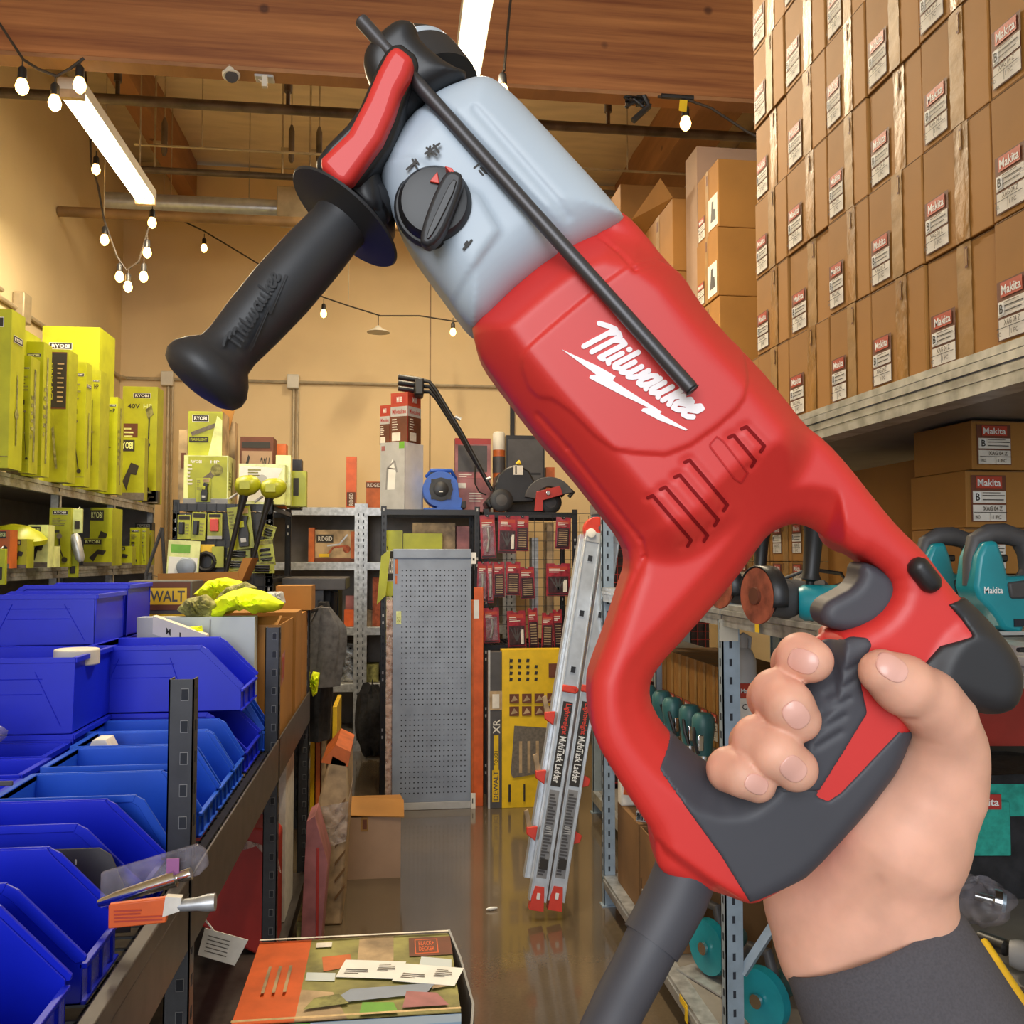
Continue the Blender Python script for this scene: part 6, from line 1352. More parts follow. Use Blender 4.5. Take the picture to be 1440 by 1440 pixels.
    b = MB(); b.cyl(c + V((.015, -.024, .008)), c + V((.015, -.019, .008)), .009, 'chrome', 14); b.build('hinge_bolt', t, world=True)
    b = MB(); b.lathe([(0, .018), (.01, .021), (.012, .014)], 'paper', X @ V((-w * .2, L + .02, -.004)), X @ V((-w * .2, L + .02, -1))); b.build('hinge_cap', t, world=True)
    b = MB(); b.box((-w / 2 - .001, L - .02, -.004), (w / 2 + .001, L + .03, .02), 'lgrey' , X); b.build('hinge_bracket', t, world=True, bevel=.004)
# pink mesh panel & grey bits right of the ladder
fbox('grey_carton', 'grey-white slim carton behind the ladder top right', 'box', 862, 880, 755, 830, 5.6, .1, 'lgrey', z0=.0)
t = thing('wire_basket', 'dark red wire panel behind the ladder top beside the strut', 'rack', (atY(870, 1, 5.5).x, 5.5, 0))
b = MB(); a = atY(845, 752, 5.5); c = atY(1000, 1000, 5.5); b.box((a.x, 5.52, 0), (c.x, 5.53, a.z), 'packd'); b.build('mesh_backing', t, world=True)
b = MB()
x = a.x
while x < c.x: b.box((x, 5.5, .0), (x + .004, 5.504, a.z), 'redmk'); x += .05
z = .1
while z < a.z: b.box((a.x, 5.504, z), (c.x, 5.508, z + .004), 'redmk'); z += .05
b.build('wire_mesh', t, world=True, smooth=False)
# ================================================================ implicit-surface modelling (numpy surface nets)
W0 = .42
def L2W(P):
    """camera-aligned metres (x right, y down, w forward) -> world; only used to lay the tool out at its real distance"""
    P = np.asarray(P, float); return np.array(CAMP)[None] + P[:, 0:1] * np.array(RV)[None] - P[:, 1:2] * np.array(UV)[None] + P[:, 2:3] * np.array(FV)[None]
def pp(px, py, w=W0): return np.array([(px - 720) / FPX * w, (py - 720) / FPX * w, w])
def wp(px, py, w=W0): return V(L2W([pp(px, py, w)])[0])
def surfnet(f, lo, hi, h):
    n = [int(math.ceil((hi[i] - lo[i]) / h)) + 1 for i in range(3)]
    ax = [lo[i] + h * np.arange(n[i]) for i in range(3)]
    X, Y, Z = [q.astype(np.float32) for q in np.meshgrid(*ax, indexing='ij')]; F = f(X, Y, Z).astype(np.float32); S = F < 0
    acc = np.zeros((n[0] - 1, n[1] - 1, n[2] - 1, 3), np.float32); cnt = np.zeros(acc.shape[:3], np.float32)
    co = [(0, 0), (0, 1), (1, 0), (1, 1)]
    for a in range(3):
        for u, v in co:
            o = [0, 0, 0]; oth = [i for i in range(3) if i != a]; o[oth[0]] = u; o[oth[1]] = v
            sl0 = tuple(slice(o[i], o[i] + n[i] - 1) for i in range(3)); o2 = list(o); o2[a] = 1
            sl1 = tuple(slice(o2[i], o2[i] + n[i] - 1) for i in range(3))
            f0 = F[sl0]; f1 = F[sl1]; m = (f0 < 0) != (f1 < 0)
            t = np.where(m, f0 / np.where(m, f0 - f1, 1), 0)
            for i in range(3): acc[..., i] += np.where(m, (t if i == a else o[i]), 0)
            cnt += m
    act = cnt > 0; idx = -np.ones(act.shape, np.int64); idx[act] = np.arange(act.sum())
    c = np.argwhere(act); vs = (c + acc[act] / cnt[act][:, None]) * h + np.array(lo)[None]
    faces = []
    for a in range(3):
        b, d = [(1, 2), (2, 0), (0, 1)][a]
        sl0 = [slice(0, None)] * 3; sl1 = [slice(0, None)] * 3; sl0[a] = slice(0, n[a] - 1); sl1[a] = slice(1, n[a])
        s0 = S[tuple(sl0)]; s1 = S[tuple(sl1)]; m = s0 != s1; e = np.argwhere(m)
        ok = (e[:, b] > 0) & (e[:, b] < n[b] - 1) & (e[:, d] > 0) & (e[:, d] < n[d] - 1); e = e[ok]; s = s0[tuple(e.T)]
        def q(db, dd): k = e.copy(); k[:, b] -= db; k[:, d] -= dd; return idx[tuple(k.T)]
        Q = np.stack([q(1, 1), q(0, 1), q(0, 0), q(1, 0)], 1)
        # local frame (x,y down,w) is right-handed with RV,-UV,FV
        Q[~s] = Q[~s][:, ::-1]; faces.append(Q)
    return vs, np.concatenate(faces)
def net_obj(name, f, lo, hi, h, m, parent):
    vs, fs = surfnet(f, lo, hi, h); base = np.array(parent.location)
    # one pass of light smoothing keeps silhouettes clean
    nb = np.zeros_like(vs); ct = np.zeros(len(vs))
    for i in range(4):
        a = fs[:, i]; b = fs[:, (i + 1) % 4]; np.add.at(nb, a, vs[b]); np.add.at(ct, a, 1); np.add.at(nb, b, vs[a]); np.add.at(ct, b, 1)
    vs = vs * .7 + nb / ct[:, None] * .3
    me = bpy.data.meshes.new(name); me.from_pydata((L2W(vs) - base[None]).tolist(), [], fs.tolist())
    me.polygons.foreach_set('use_smooth', [True] * len(me.polygons)); me.materials.append(M[m]); me.update()
    o = bpy.data.objects.new(name, me); COL.objects.link(o); o.parent = parent; return o
def psdf(P, X, Y):
    P = np.asarray(P, float); n = len(P); d = np.full(X.shape, 1e9); s = np.ones(X.shape)
    for i in range(n):
        a = P[i]; b = P[i - 1]; e = b - a; wx = X - a[0]; wy = Y - a[1]
        t = np.clip((wx * e[0] + wy * e[1]) / max(e @ e, 1e-12), 0, 1); d = np.minimum(d, (wx - e[0] * t) ** 2 + (wy - e[1] * t) ** 2)
        c1 = Y >= a[1]; c2 = Y < b[1]; c3 = e[0] * wy > e[1] * wx
        s = np.where((c1 & c2 & c3) | (~c1 & ~c2 & ~c3), -s, s)
    return s * np.sqrt(d)
def chaikin(P, k=2):
    P = [np.array(p, float) for p in P]
    for _ in range(k):
        Q = []
        for i in range(len(P)): a = P[i]; b = P[(i + 1) % len(P)]; Q += [a * .75 + b * .25, a * .25 + b * .75]
        P = Q
    return P
SE = (W0 - .010) / FPX
def mp(P, k=2, s=SE): return [((x - 720) * s, (y - 720) * s) for x, y in (chaikin(P, k) if k else P)]
def seg2(X, Y, a, b):
    a = np.array(a); b = np.array(b); e = b - a; wx = X - a[0]; wy = Y - a[1]; t = np.clip((wx * e[0] + wy * e[1]) / (e @ e), 0, 1)
    return np.sqrt((wx - e[0] * t) ** 2 + (wy - e[1] * t) ** 2)
def smin(a, b, k): h = np.clip(.5 + .5 * (b - a) / k, 0, 1); return b + (a - b) * h - k * h * (1 - h)
def sstep(x): x = np.clip(x, 0, 1); return x * x * (3 - 2 * x)
def cone(X, Y, Z, a, b, ra, rb):
    a = np.asarray(a); b = np.asarray(b); e = b - a; wx, wy, wz = X - a[0], Y - a[1], Z - a[2]; t = np.clip((wx * e[0] + wy * e[1] + wz * e[2]) / max(e @ e, 1e-12), 0, 1)
    return np.sqrt((wx - e[0] * t) ** 2 + (wy - e[1] * t) ** 2 + (wz - e[2] * t) ** 2) - (ra + (rb - ra) * t)
# ---- materials
dm('dred', '#cf332f', 0.43, var=0.03, scale=6, spec=.5)
dm('dgry', '#b4c0cc', 0.42, var=0.03, scale=6)
dm('dblk', '#424249', 0.55, var=0.05, scale=8)
dm('dblk2', '#201f21', 0.40, var=0.06, scale=8)
dm('dchar', '#29292c', 0.48, var=0.05, scale=10)
dm('rodm', '#4a484a', 0.38, metal=.5, var=.05)
dm('skin', '#e3ac94', 0.5, var=0.05, scale=45, sss=.25, bump=.04, spec=.35)
dm('nail', '#e3aea0', 0.28, var=0.0, spec=.5)
dm('sleeve', '#504d52', 0.95, var=0.06, scale=900, bump=.12)
dm('logo', '#f6eef0', .5, var=0)
# ================================================================ THE ROTARY HAMMER
drill = thing('rotary_hammer', 'red and grey corded rotary hammer with side handle held up in front of the camera', 'power tool', wp(1000, 760, W0))
O = mp([(662, 452), (699, 420), (740, 378), (772, 352), (800, 336), (834, 319), (845, 305), (862, 298), (879, 303), (905, 330), (931, 364), (962, 396), (975, 420), (1011, 468), (1060, 513), (1102, 564), (1126, 596), (1158, 620), (1190, 655), (1229, 705), (1263, 745), (1294, 773), (1321, 809), (1346, 840),
       (1374, 865), (1400, 896), (1420, 929), (1425, 960), (1413, 988), (1387, 999), (1350, 988), (1318, 975), (1290, 1000), (1276, 1030), (1262, 1068), (1248, 1092), (1199, 1155), (1139, 1222), (1090, 1252), (1052, 1270), (1020, 1262), (985, 1250), (950, 1240), (928, 1226), (922, 1205), (919, 1172), (890, 1128), (859, 1079), (838, 1043), (830, 1005), (829, 965), (833, 945), (858, 880), (875, 827), (886, 795), (880, 765), (849, 724), (800, 662), (768, 628), (727, 576), (700, 540), (678, 510), (668, 485)], 1)
HO = mp([(1124, 738), (1105, 745), (1089, 755), (1075, 773), (1040, 822), (978, 893), (929, 946), (918, 973), (924, 1003), (951, 1040), (984, 1069), (1008, 1086), (1035, 1085), (1070, 1040), (1105, 975), (1135, 925), (1160, 893), (1195, 884), (1232, 864), (1252, 835), (1249, 811), (1213, 782), (1195, 778), (1169, 757), (1146, 742)], 1)
BD = mp([(650, 440), (870, 280), (1100, 540), (1150, 600), (1120, 690), (1040, 740), (960, 800), (890, 790), (860, 740), (640, 500)], 2)
PAN = mp([(741, 503), (862, 402), (935, 364), (1040, 470), (1030, 562), (1008, 593), (935, 645), (879, 642), (845, 636), (782, 572), (747, 565), (729, 520)], 1)
slots = [((918, 697), (972, 760)), ((936, 685), (995, 753)), ((956, 668), (1010, 731)), ((970, 647), (1023, 710)), ((1032, 612), (1062, 648)), ((1050, 600), (1075, 627))]
SF = (W0 - .035) / FPX      # the near face
def m1(p, s=SF): return ((p[0] - 720) * s, (p[1] - 720) * s)
_c = {}
def fields(X, Y):
    x = X[:, :, 0]; y = Y[:, :, 0]; k = (x.shape, float(x[0, 0]), float(y[0, 0]), float(x[-1, 0]))
    if k in _c: return _c[k]
    dO = psdf(O, x, y); dH = psdf(HO, x, y); d2 = np.maximum(dO, -dH); bd = sstep(-psdf(BD, x, y) / .022)
    T = .0205 + .0165 * bd
    T = smin(T, .0065 + .80 * np.maximum(dH, 0) + .02 * sstep((x - (1165 - 720) * SE) / .008), .0015)
    cap = psdf(mp([(1290, 900), (1350, 850), (1440, 900), (1440, 1010), (1380, 1020), (1270, 1000)]), x, y); T = T + .004 * sstep(-cap / .01)
    T = T + .0013 * sstep(-psdf(PAN, x, y) / .0016 + .5)
    for a, b in slots:
        dd = seg2(x, y, m1(a), m1(b)); dd = np.minimum(dd, seg2(x, y, m1(a), m1((a[0] - 7, a[1] + 3)))); dd = np.minimum(dd, seg2(x, y, m1(b), m1((b[0] - 5, b[1] + 8))))
        T = T - .0007 * sstep((.0030 - dd) / .0022)
    # rounded flank of the tail bracket where the cord leaves
    cd_ = psdf(mp([(918, 1165), (1055, 1262), (1040, 1300), (905, 1260)], 0), x, y)
    T = T - .005 * sstep(-cd_ / .006)
    for g in ([(838, 319), (866, 350), (890, 386), (935, 366)], [(757, 580), (800, 628), (905, 760), (912, 785), (880, 860)]):
        for a, b in zip(g, g[1:]): T = T - .0011 * sstep((.0016 - seg2(x, y, m1(a, (W0 - .03) / FPX), m1(b, (W0 - .03) / FPX))) / .0014)
    R = .0095 + .011 * bd
    _c[k] = (d2, T, R, x, y); return _c[k]
def S_red(X, Y, Z):
    d2, T, R, x, y = fields(X, Y); R3 = R[:, :, None]
    a = d2[:, :, None] + R3; b = np.abs(Z - W0) - T[:, :, None] + R3
    return np.sqrt(np.maximum(a, 0) ** 2 + np.maximum(b, 0) ** 2) + np.minimum(np.maximum(a, b), 0) - R3
def lims(p0, p1, s=SE): return [(p0[0] - 720) * s, (p0[1] - 720) * s], [(p1[0] - 720) * s, (p1[1] - 720) * s]
a_, b_ = lims((650, 285), (1440, 1285))
HR = .0010
net_obj('motor_housing', S_red, (*a_, W0 - .042), (*b_, W0 + .042), HR, 'dred', drill)
# overmoulded rubber, following the housing a hair proud
def over(name, poly, inf, lo, hi, m='dblk', k=1, h=.0011, ribs=None):
    P = mp(poly, k, (W0 - .02) / FPX)
    def f(X, Y, Z):
        d = psdf(P, X[:, :, 0], Y[:, :, 0])[:, :, None]; q = S_red(X, Y, Z) - inf
        if ribs is not None: q = q + ribs(X[:, :, 0], Y[:, :, 0])[:, :, None]
        r = .0008; a = d + r; b = q + r
        return np.sqrt(np.maximum(a, 0) ** 2 + np.maximum(b, 0) ** 2) + np.minimum(np.maximum(a, b), 0) - r
    a, b = lims(lo, hi); return net_obj(name, f, (*a, W0 - .032), (*b, W0 + .032), h, m, drill)
over('grip_overmould', [(928, 1084), (945, 1056), (953, 1043), (940, 1030), (1000, 1040), (1060, 1080), (1120, 1100), (1151, 1112), (1147, 1119), (1164, 1126), (1182, 1114), (1272, 1019), (1300, 990), (1300, 1100), (1199, 1175), (1139, 1240), (1056, 1272), (1014, 1204), (949, 1114)], .0009, (915, 1020), (1310, 1285), k=0)
def grip_ribs(x, y):
    r = np.zeros_like(x)
    for i in range(5):
        cx, cy = 1190 - i * 6, 948 + i * 24
        r = r + .0007 * sstep((.0018 - seg2(x, y, m1((cx - 18, cy + 7), (W0 - .021) / FPX), m1((cx + 16, cy - 14), (W0 - .021) / FPX))) / .0012)
    return r
over('grip_panel', [(1050, 1030), (1130, 930), (1164, 911), (1200, 896), (1220, 897), (1226, 906), (1211, 938), (1210, 962), (1219, 1002), (1188, 1053), (1151, 1112), (1050, 1120)], .0011, (1040, 880), (1235, 1130), k=0, ribs=grip_ribs)
over('rear_cap', [(1333, 850), (1352, 872), (1362, 893), (1320, 908), (1302, 930), (1285, 950), (1270, 1010), (1440, 1030), (1450, 900), (1370, 840)], .0016, (1260, 830), (1445, 1020), m='dchar', k=0)
# grey gear housing
GP = mp([(599, 152), (622, 136), (662, 121), (680, 118), (699, 123), (730, 150), (758, 180), (812, 238), (868, 300), (880, 320), (834, 345), (740, 400), (672, 470), (650, 452), (637, 433), (595, 375), (574, 346), (553, 308), (537, 258), (534, 232), (545, 213), (572, 183)], 1)
def S_gry(X, Y, Z):
    x = X[:, :, 0]; y = Y[:, :, 0]; d = psdf(GP, x, y); sf = (W0 - .036) / FPX
    T = .0345 + 0 * d
    fl = psdf(mp([(530, 190), (720, 300), (650, 395), (600, 450), (500, 300)], 1, sf), x, y); T = T + .0022 * sstep(-fl / .003 + .5)
    T = T - .0022 * sstep((.0050 - seg2(x, y, m1((590, 120), sf), m1((800, 345), sf))) / .0035)
    dd = seg2(x, y, m1((668, 150), sf), m1((800, 300), sf)); T = T - .0010 * sstep((.0025 - dd) / .0022)
    R = .021; a = d[:, :, None] + R; b = np.abs(Z - W0) - T[:, :, None] + R
    return np.sqrt(np.maximum(a, 0) ** 2 + np.maximum(b, 0) ** 2) + np.minimum(np.maximum(a, b), 0) - R
a_, b_ = lims((520, 108), (900, 490)); net_obj('gear_housing', S_gry, (*a_, W0 - .042), (*b_, W0 + .042), .0013, 'dgry', drill)
# clamp collar
CP = mp([(520, 96), (530, 84), (548, 66), (566, 54), (584, 56), (590, 62), (596, 84), (640, 118), (665, 124), (622, 145), (598, 158), (572, 190), (546, 215), (538, 245), (548, 300), (538, 322), (505, 312), (478, 275), (470, 262), (512, 200), (532, 150), (518, 120)], 1)
def S_cl(X, Y, Z):
    x = X[:, :, 0]; y = Y[:, :, 0]; d = psdf(CP, x, y)[:, :, None]; T = .028; R = .008
    a = d + R; b = np.abs(Z - (W0 - .004)) - T + R
    return np.sqrt(np.maximum(a, 0) ** 2 + np.maximum(b, 0) ** 2) + np.minimum(np.maximum(a, b), 0) - R
a_, b_ = lims((455, 40), (680, 335)); net_obj('handle_clamp', S_cl, (*a_, W0 - .036), (*b_, W0 + .030), .0013, 'dblk2', drill)
# nose and chuck
def lath(name, A, B, prof, m, n=40, parent=drill):
    A = wp(*A); B = wp(*B); b = MB(); b.lathe(prof, m, A, B, n); return b.build(name, parent, world=True)
k_ = .42 / 1300
lath('chuck_sleeve', (566, 62, .452), (650, 185, .425), [(0, 26 * k_), (6 * k_, 36 * k_), (22 * k_, 46 * k_), (40 * k_, 56 * k_), (50 * k_, 60 * k_), (52 * k_, 50 * k_), (90 * k_, 50 * k_)], 'dblk2')
lath('chuck_ring', (566, 62, .452), (650, 185, .425), [(51 * k_, 50 * k_), (52 * k_, 61 * k_), (66 * k_, 63 * k_), (67 * k_, 50 * k_)], 'dgry')
lath('chuck_collar', (566, 62, .452), (650, 185, .425), [(67 * k_, 50 * k_), (68 * k_, 64 * k_), (100 * k_, 66 * k_), (125 * k_, 66 * k_), (126 * k_, 40 * k_)], 'dchar')
lath('retaining_ring', (562, 56, .452), (646, 179, .425), [(0, 12 * k_), (1 * k_, 24 * k_), (5 * k_, 24 * k_), (8 * k_, 12 * k_)], 'chrome')
# red clamp lever
def prismw(name, poly, w0, w1, m, bev=.002, k=1, seg=3):
    s = w0 / FPX; P = [m1(p, s) for p in chaikin(poly, k)] if k else [m1(p, s) for p in poly]; n = len(P)
    lo = [(x, y, w0) for x, y in P]; hi = [(x, y, w1) for x, y in P]; vs = L2W(lo + hi)
    b = MB(); b.add([tuple(v) for v in vs], [tuple(range(n)), tuple(range(2 * n - 1, n - 1, -1))] + [(i, i + n, (i + 1) % n + n, (i + 1) % n) for i in range(n)], m)
    return b.build(name, drill, world=True, bevel=bev, seg=seg)
prismw('lever_backing', [(556, 52), (592, 80), (584, 108), (570, 140), (560, 180), (545, 215), (492, 276), (440, 240), (446, 214), (500, 160), (520, 112), (536, 76)], .3855, .40, 'dblk2', .003)
prismw('clamp_lever', [(555, 58), (583, 80), (575, 104), (562, 128), (552, 160), (536, 196), (488, 262), (470, 256), (447, 232), (450, 220), (488, 184), (512, 138), (530, 96), (542, 74)], .376, .3865, 'dred', .0035, 0)
# depth rod
b = MB(); A = wp(507, 28, .392); B = wp(973, 548, .3715); b.cyl(A, B, .0031, 'rodm', 20); b.build('depth_rod', drill, world=True, bevel=.0008)
b = MB(); b.lathe([(0, .0032), (.0005, .0033), (.001, .0020)], 'dchar', B, B + (B - A)); b.build('rod_end', drill, world=True)
# mode selector
C = (613, 291); sg_ = .372
def wvec(px, py, w): return wp(px, py, w)
cz = wp(613, 291, .388); nrm = -FV
b = MB(); b.lathe([(0, .0172), (.001, .0176), (.0035, .0176), (.005, .0165), (.0052, .0155)], 'dchar', cz - nrm * .003, cz + nrm, 48); b.build('selector_base', drill, world=True)
b = MB(); b.lathe([(0, .0158), (.006, .0152), (.0085, .0135), (.0090, .010), (.0091, .0001)], 'dblk2', cz, cz + nrm, 48); so = b.build('mode_selector', drill, world=True)
def pr2(poly, w0, w1, m, name, bev=.001, k=1): return prismw(name, poly, w0, w1, m, bev, k)
pr2([(630, 238), (646, 240), (653, 250), (640, 290), (622, 330), (606, 346), (590, 344), (592, 320), (606, 280), (620, 250)], .372, .382, 'dchar', 'selector_bar', .0022)
pr2([(636, 250), (644, 256), (620, 308), (604, 336), (598, 334), (616, 292)], .3712, .3725, 'dblk2', 'selector_groove', .0003)
pr2([(615, 241), (618, 258), (604, 255)], .3775, .381, 'lred', 'red_pointer', .0003, 0)
pr2([(625, 233), (636, 236), (641, 246), (634, 244)], .3725, .380, 'lred', 'red_tip', .0003, 0)
# printed symbols on the gear housing
def stroke(name, lines, wd, w, m, parent=drill, fn=None):
    """rounded ribbon strokes in pixels, laid on a flat spot at depth w, 0.4 mm thick"""
    b = MB(); s = w / FPX; kk = 0
    for L in lines:
        for a, c in zip(L, L[1:]):
            kk += 1; dz = -kk * 6e-6
            a = np.array(a, float); c = np.array(c, float); t = c - a; l = np.linalg.norm(t)
            t = t / l if l > 1e-6 else np.array([1., 0]); n = np.array([-t[1], t[0]]); P = []
            for q in range(7): an = -math.pi / 2 + math.pi * q / 6; P.append(c + (t * math.cos(an) + n * math.sin(an)) * wd / 2)
            for q in range(7): an = math.pi / 2 + math.pi * q / 6; P.append(a + (t * math.cos(an) + n * math.sin(an)) * wd / 2)
            k = len(P); ww = [(w if fn is None else fn(*p)) + dz for p in P]
            f_ = [pp(p[0], p[1], q_) for p, q_ in zip(P, ww)]; g_ = [pp(p[0], p[1], q_ + .0006) for p, q_ in zip(P, ww)]
            b.add([tuple(v) for v in L2W(f_ + g_)], [tuple(range(k)), tuple(range(2 * k - 1, k - 1, -1))] + [(i, i + k, (i + 1) % k + k, (i + 1) % k) for i in range(k)], m)
    return b.build(name, parent, world=True, smooth=False)
wg = W0 - .0345 - .0026
stroke('hammer_symbol', [[(572, 238), (584, 228)], [(580, 224), (586, 236)], [(584, 224), (588, 230)]], 3, wg, 'ink')
stroke('drill_symbol', [[(598, 216), (618, 202)], [(600, 208), (614, 218)], [(605, 206), (602, 218)], [(610, 204), (617, 214)]], 3.2, wg, 'ink')
stroke('rotary_symbol', [[(667, 236), (672, 232)], [(676, 236), (683, 243)], [(679, 246), (674, 240)], [(685, 240), (689, 246)]], 3, W0 - .0345, 'ink')
stroke('dots_symbol', [[(652, 350), (655, 347)], [(657, 346), (660, 342)], [(654, 344), (657, 340)], [(661, 341), (663, 338)]], 3.5, wg, 'ink')
# logo lettering: hand script laid out from strokes, with lightning underline
e1 = np.array([.825, .565]); e2 = np.array([.88, -.47])
LET = [[(-21, 45), (-9, 50), (0, 52)], [(0, 0), (0, 52)], [(0, 40), (7, 50), (14, 46)], [(14, 0), (14, 46)], [(14, 34), (21, 43), (28, 41)], [(28, 0), (28, 41)], [(28, 0), (33, 1)], [(39, 26), (39, 3), (43, 0)], [(39, 37), (39.5, 38)], [(50, 42), (50, 4), (54, 0), (58, 3)],
       [(61, 26), (61, 5), (65, 0), (70, 3), (73, 9)], [(73, 26), (73, 5), (77, 0), (81, 3), (84, 9)], [(84, 27), (84, 14)], [(104, 22), (98, 27), (93, 22), (91, 10), (94, 1), (99, 1), (104, 10)], [(104, 27), (104, 4), (108, 0)], [(113, 26), (113, 5), (117, 0), (121, 3), (125, 9)], [(125, 27), (125, 4), (129, 0)],
       [(137, 44), (137, 0)], [(137, 10), (147, 25)], [(140, 14), (148, 0)], [(153, 11), (162, 17), (162, 25), (157, 27), (153, 20), (152, 8), (156, 0), (162, 1), (167, 6)], [(170, 11), (179, 17), (179, 25), (174, 27), (170, 20), (169, 8), (173, 0), (179, 1), (184, 6)]]
def lay(org, u, v, sc): return [[tuple(np.array(org) + (np.array(u) * a + np.array(v) * b) * sc) for a, b in L] for L in LET]
wl = W0 - .0383 - .0005
stroke('brand_lettering', lay((821, 487), e1, e2, .98), 7.4, wl, 'logo')
bolt = [(60, 308), (370, 450), (515, 535), (490, 570), (905, 835), (890, 850), (1125, 985), (1105, 992), (880, 905), (728, 825), (745, 805), (790, 800), (560, 690), (290, 550), (300, 528), (350, 520)]
o = prismw('lightning_mark', [(780 + x / 6, 440 + y / 6) for x, y in bolt], wl, wl + .0006, 'logo', 0, 0)
dm('vent_shade', '#7d1517', .7, var=0, spec=.1)
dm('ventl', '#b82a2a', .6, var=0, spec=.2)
def redfn(px, py):
    w = .384
    for _ in range(3):
        a = np.full((1, 1, 1), (px - 720) / FPX * w); b = np.full((1, 1, 1), (py - 720) / FPX * w); w = W0 - float(fields(a, b)[1][0, 0])
    return w - .0004
def dense(L, st=5):
    o = [L[0]]
    for a, b in zip(L, L[1:]):
        n = max(1, int(math.hypot(b[0] - a[0], b[1] - a[1]) / st))
        o += [(a[0] + (b[0] - a[0]) * k / n, a[1] + (b[1] - a[1]) * k / n) for k in range(1, n + 1)]
    return o
for i, (a, b2) in enumerate(slots):
    stroke('vent_slot_shade', [dense([(a[0] - 7, a[1] + 3), a, b2, (b2[0] - 5, b2[1] + 8)])], 4.8, .385, 'vent_shade', fn=redfn)  # flush dark red strokes paint the shade inside the vent openings
stroke('vent_outline', [dense([(999, 624), (1008, 614), (1017, 620), (1052, 665), (1043, 679), (1034, 674), (999, 628), (999, 624)])], 2.4, .385, 'ventl', fn=redfn)
# trigger, lock button
def S_tr(X, Y, Z):
    d = psdf(TRP, X[:, :, 0], Y[:, :, 0])[:, :, None]; T = .0115; R = .005; a = d + R; b = np.abs(Z - (W0 - .002)) - T + R
    return np.sqrt(np.maximum(a, 0) ** 2 + np.maximum(b, 0) ** 2) + np.minimum(np.maximum(a, b), 0) - R
TRP = mp([(1209, 795), (1222, 790), (1262, 815), (1262, 850), (1235, 878), (1195, 890), (1160, 882), (1152, 862), (1162, 845), (1180, 836), (1198, 826), (1208, 812)], 1)
a_, b_ = lims((1140, 775), (1285, 900)); net_obj('trigger', S_tr, (*a_, W0 - .018), (*b_, W0 + .014), .001, 'dblk', drill)
b = MB(); A = wp(1291, 797, W0 - .0215); B = wp(1309, 820, W0 - .0215); b.tube([A - FV * 0, B], .0042, 'dblk2', 20); 
b = MB(); ds = (B - A).normalized(); b.lathe([(0, .0008), (.0008, .0030), (.0026, .0044), (.004, .0048), ((B - A).length + .004, .0048), ((B - A).length + .0056, .0042), ((B - A).length + .0072, .003), ((B - A).length + .008, .0008)], 'dblk2', A - ds * .004, B, 24); b.build('lock_button', drill, world=True)
# side handle
hk = .395 / 1300
hp = [(-10, 30), (0, 44), (6, 48), (16, 48), (18, 44), (22, 44), (24, 49), (36, 50), (38, 45), (44, 46), (50, 60), (54, 86), (57, 92), (60, 90), (64, 60), (68, 42), (80, 41), (130, 44), (200, 45), (260, 42), (305, 38), (322, 40), (336, 52), (350, 60), (362, 61), (372, 56), (379, 44), (383, 24), (385, 1)]
HA, HB = (520, 268, .405), (262, 560, .375)
lath('side_handle', HA, HB, [(t * hk, r * hk) for t, r in hp], 'dchar', 56)
# embossed lettering on the handle
hA = wp(*HA); hB = wp(*HB); hd = (hB - hA).normalized()
def hfn(px, py):
    # depth of the near surface of the grip at this pixel
    d = ray(px, py); o = CAMP - hA; r = .0420 * .0 + 45.2 * hk
    dd = d - hd * d.dot(hd); oo = o - hd * o.dot(hd); A_ = dd.dot(dd); B_ = 2 * dd.dot(oo); C_ = oo.dot(oo) - r * r; q = B_ * B_ - 4 * A_ * C_
    return (-B_ - math.sqrt(max(q, 0))) / (2 * A_) - .0006
dm('emboss', '#1d1d20', .6, var=0)
stroke('embossed_lettering', lay((338, 487), (.50, -.866), (-.62, -.46), .62), 3.6, .38, 'emboss', fn=hfn)
stroke('embossed_underline', [[(352, 492), (378, 432)], [(378, 432), (380, 440)], [(380, 440), (402, 388)]], 4, .38, 'emboss', fn=hfn)
# cord
b = MB(); cp = [(966, 1222, .42), (950, 1262, .418), (930, 1300, .415), (915, 1326, .412)]; P = [wp(*p) for p in cp]
b.tube(P, 0, 'dblk', 28, radii=[44 * k_, 44 * k_, 43 * k_, 42 * k_]); b.build('strain_relief', drill, world=True)
b = MB(); cp = [(920, 1318, .412), (898, 1362, .408), (872, 1410, .40), (840, 1480, .39), (810, 1560, .38), (790, 1700, .37), (790, 1900, .36)]
b.tube([wp(*p) for p in cp], 0, 'dblk', 24, radii=[38 * k_, 37 * k_, 36 * k_, 36 * k_, 36 * k_, 35 * k_, 35 * k_]); b.build('power_cord', drill, world=True)
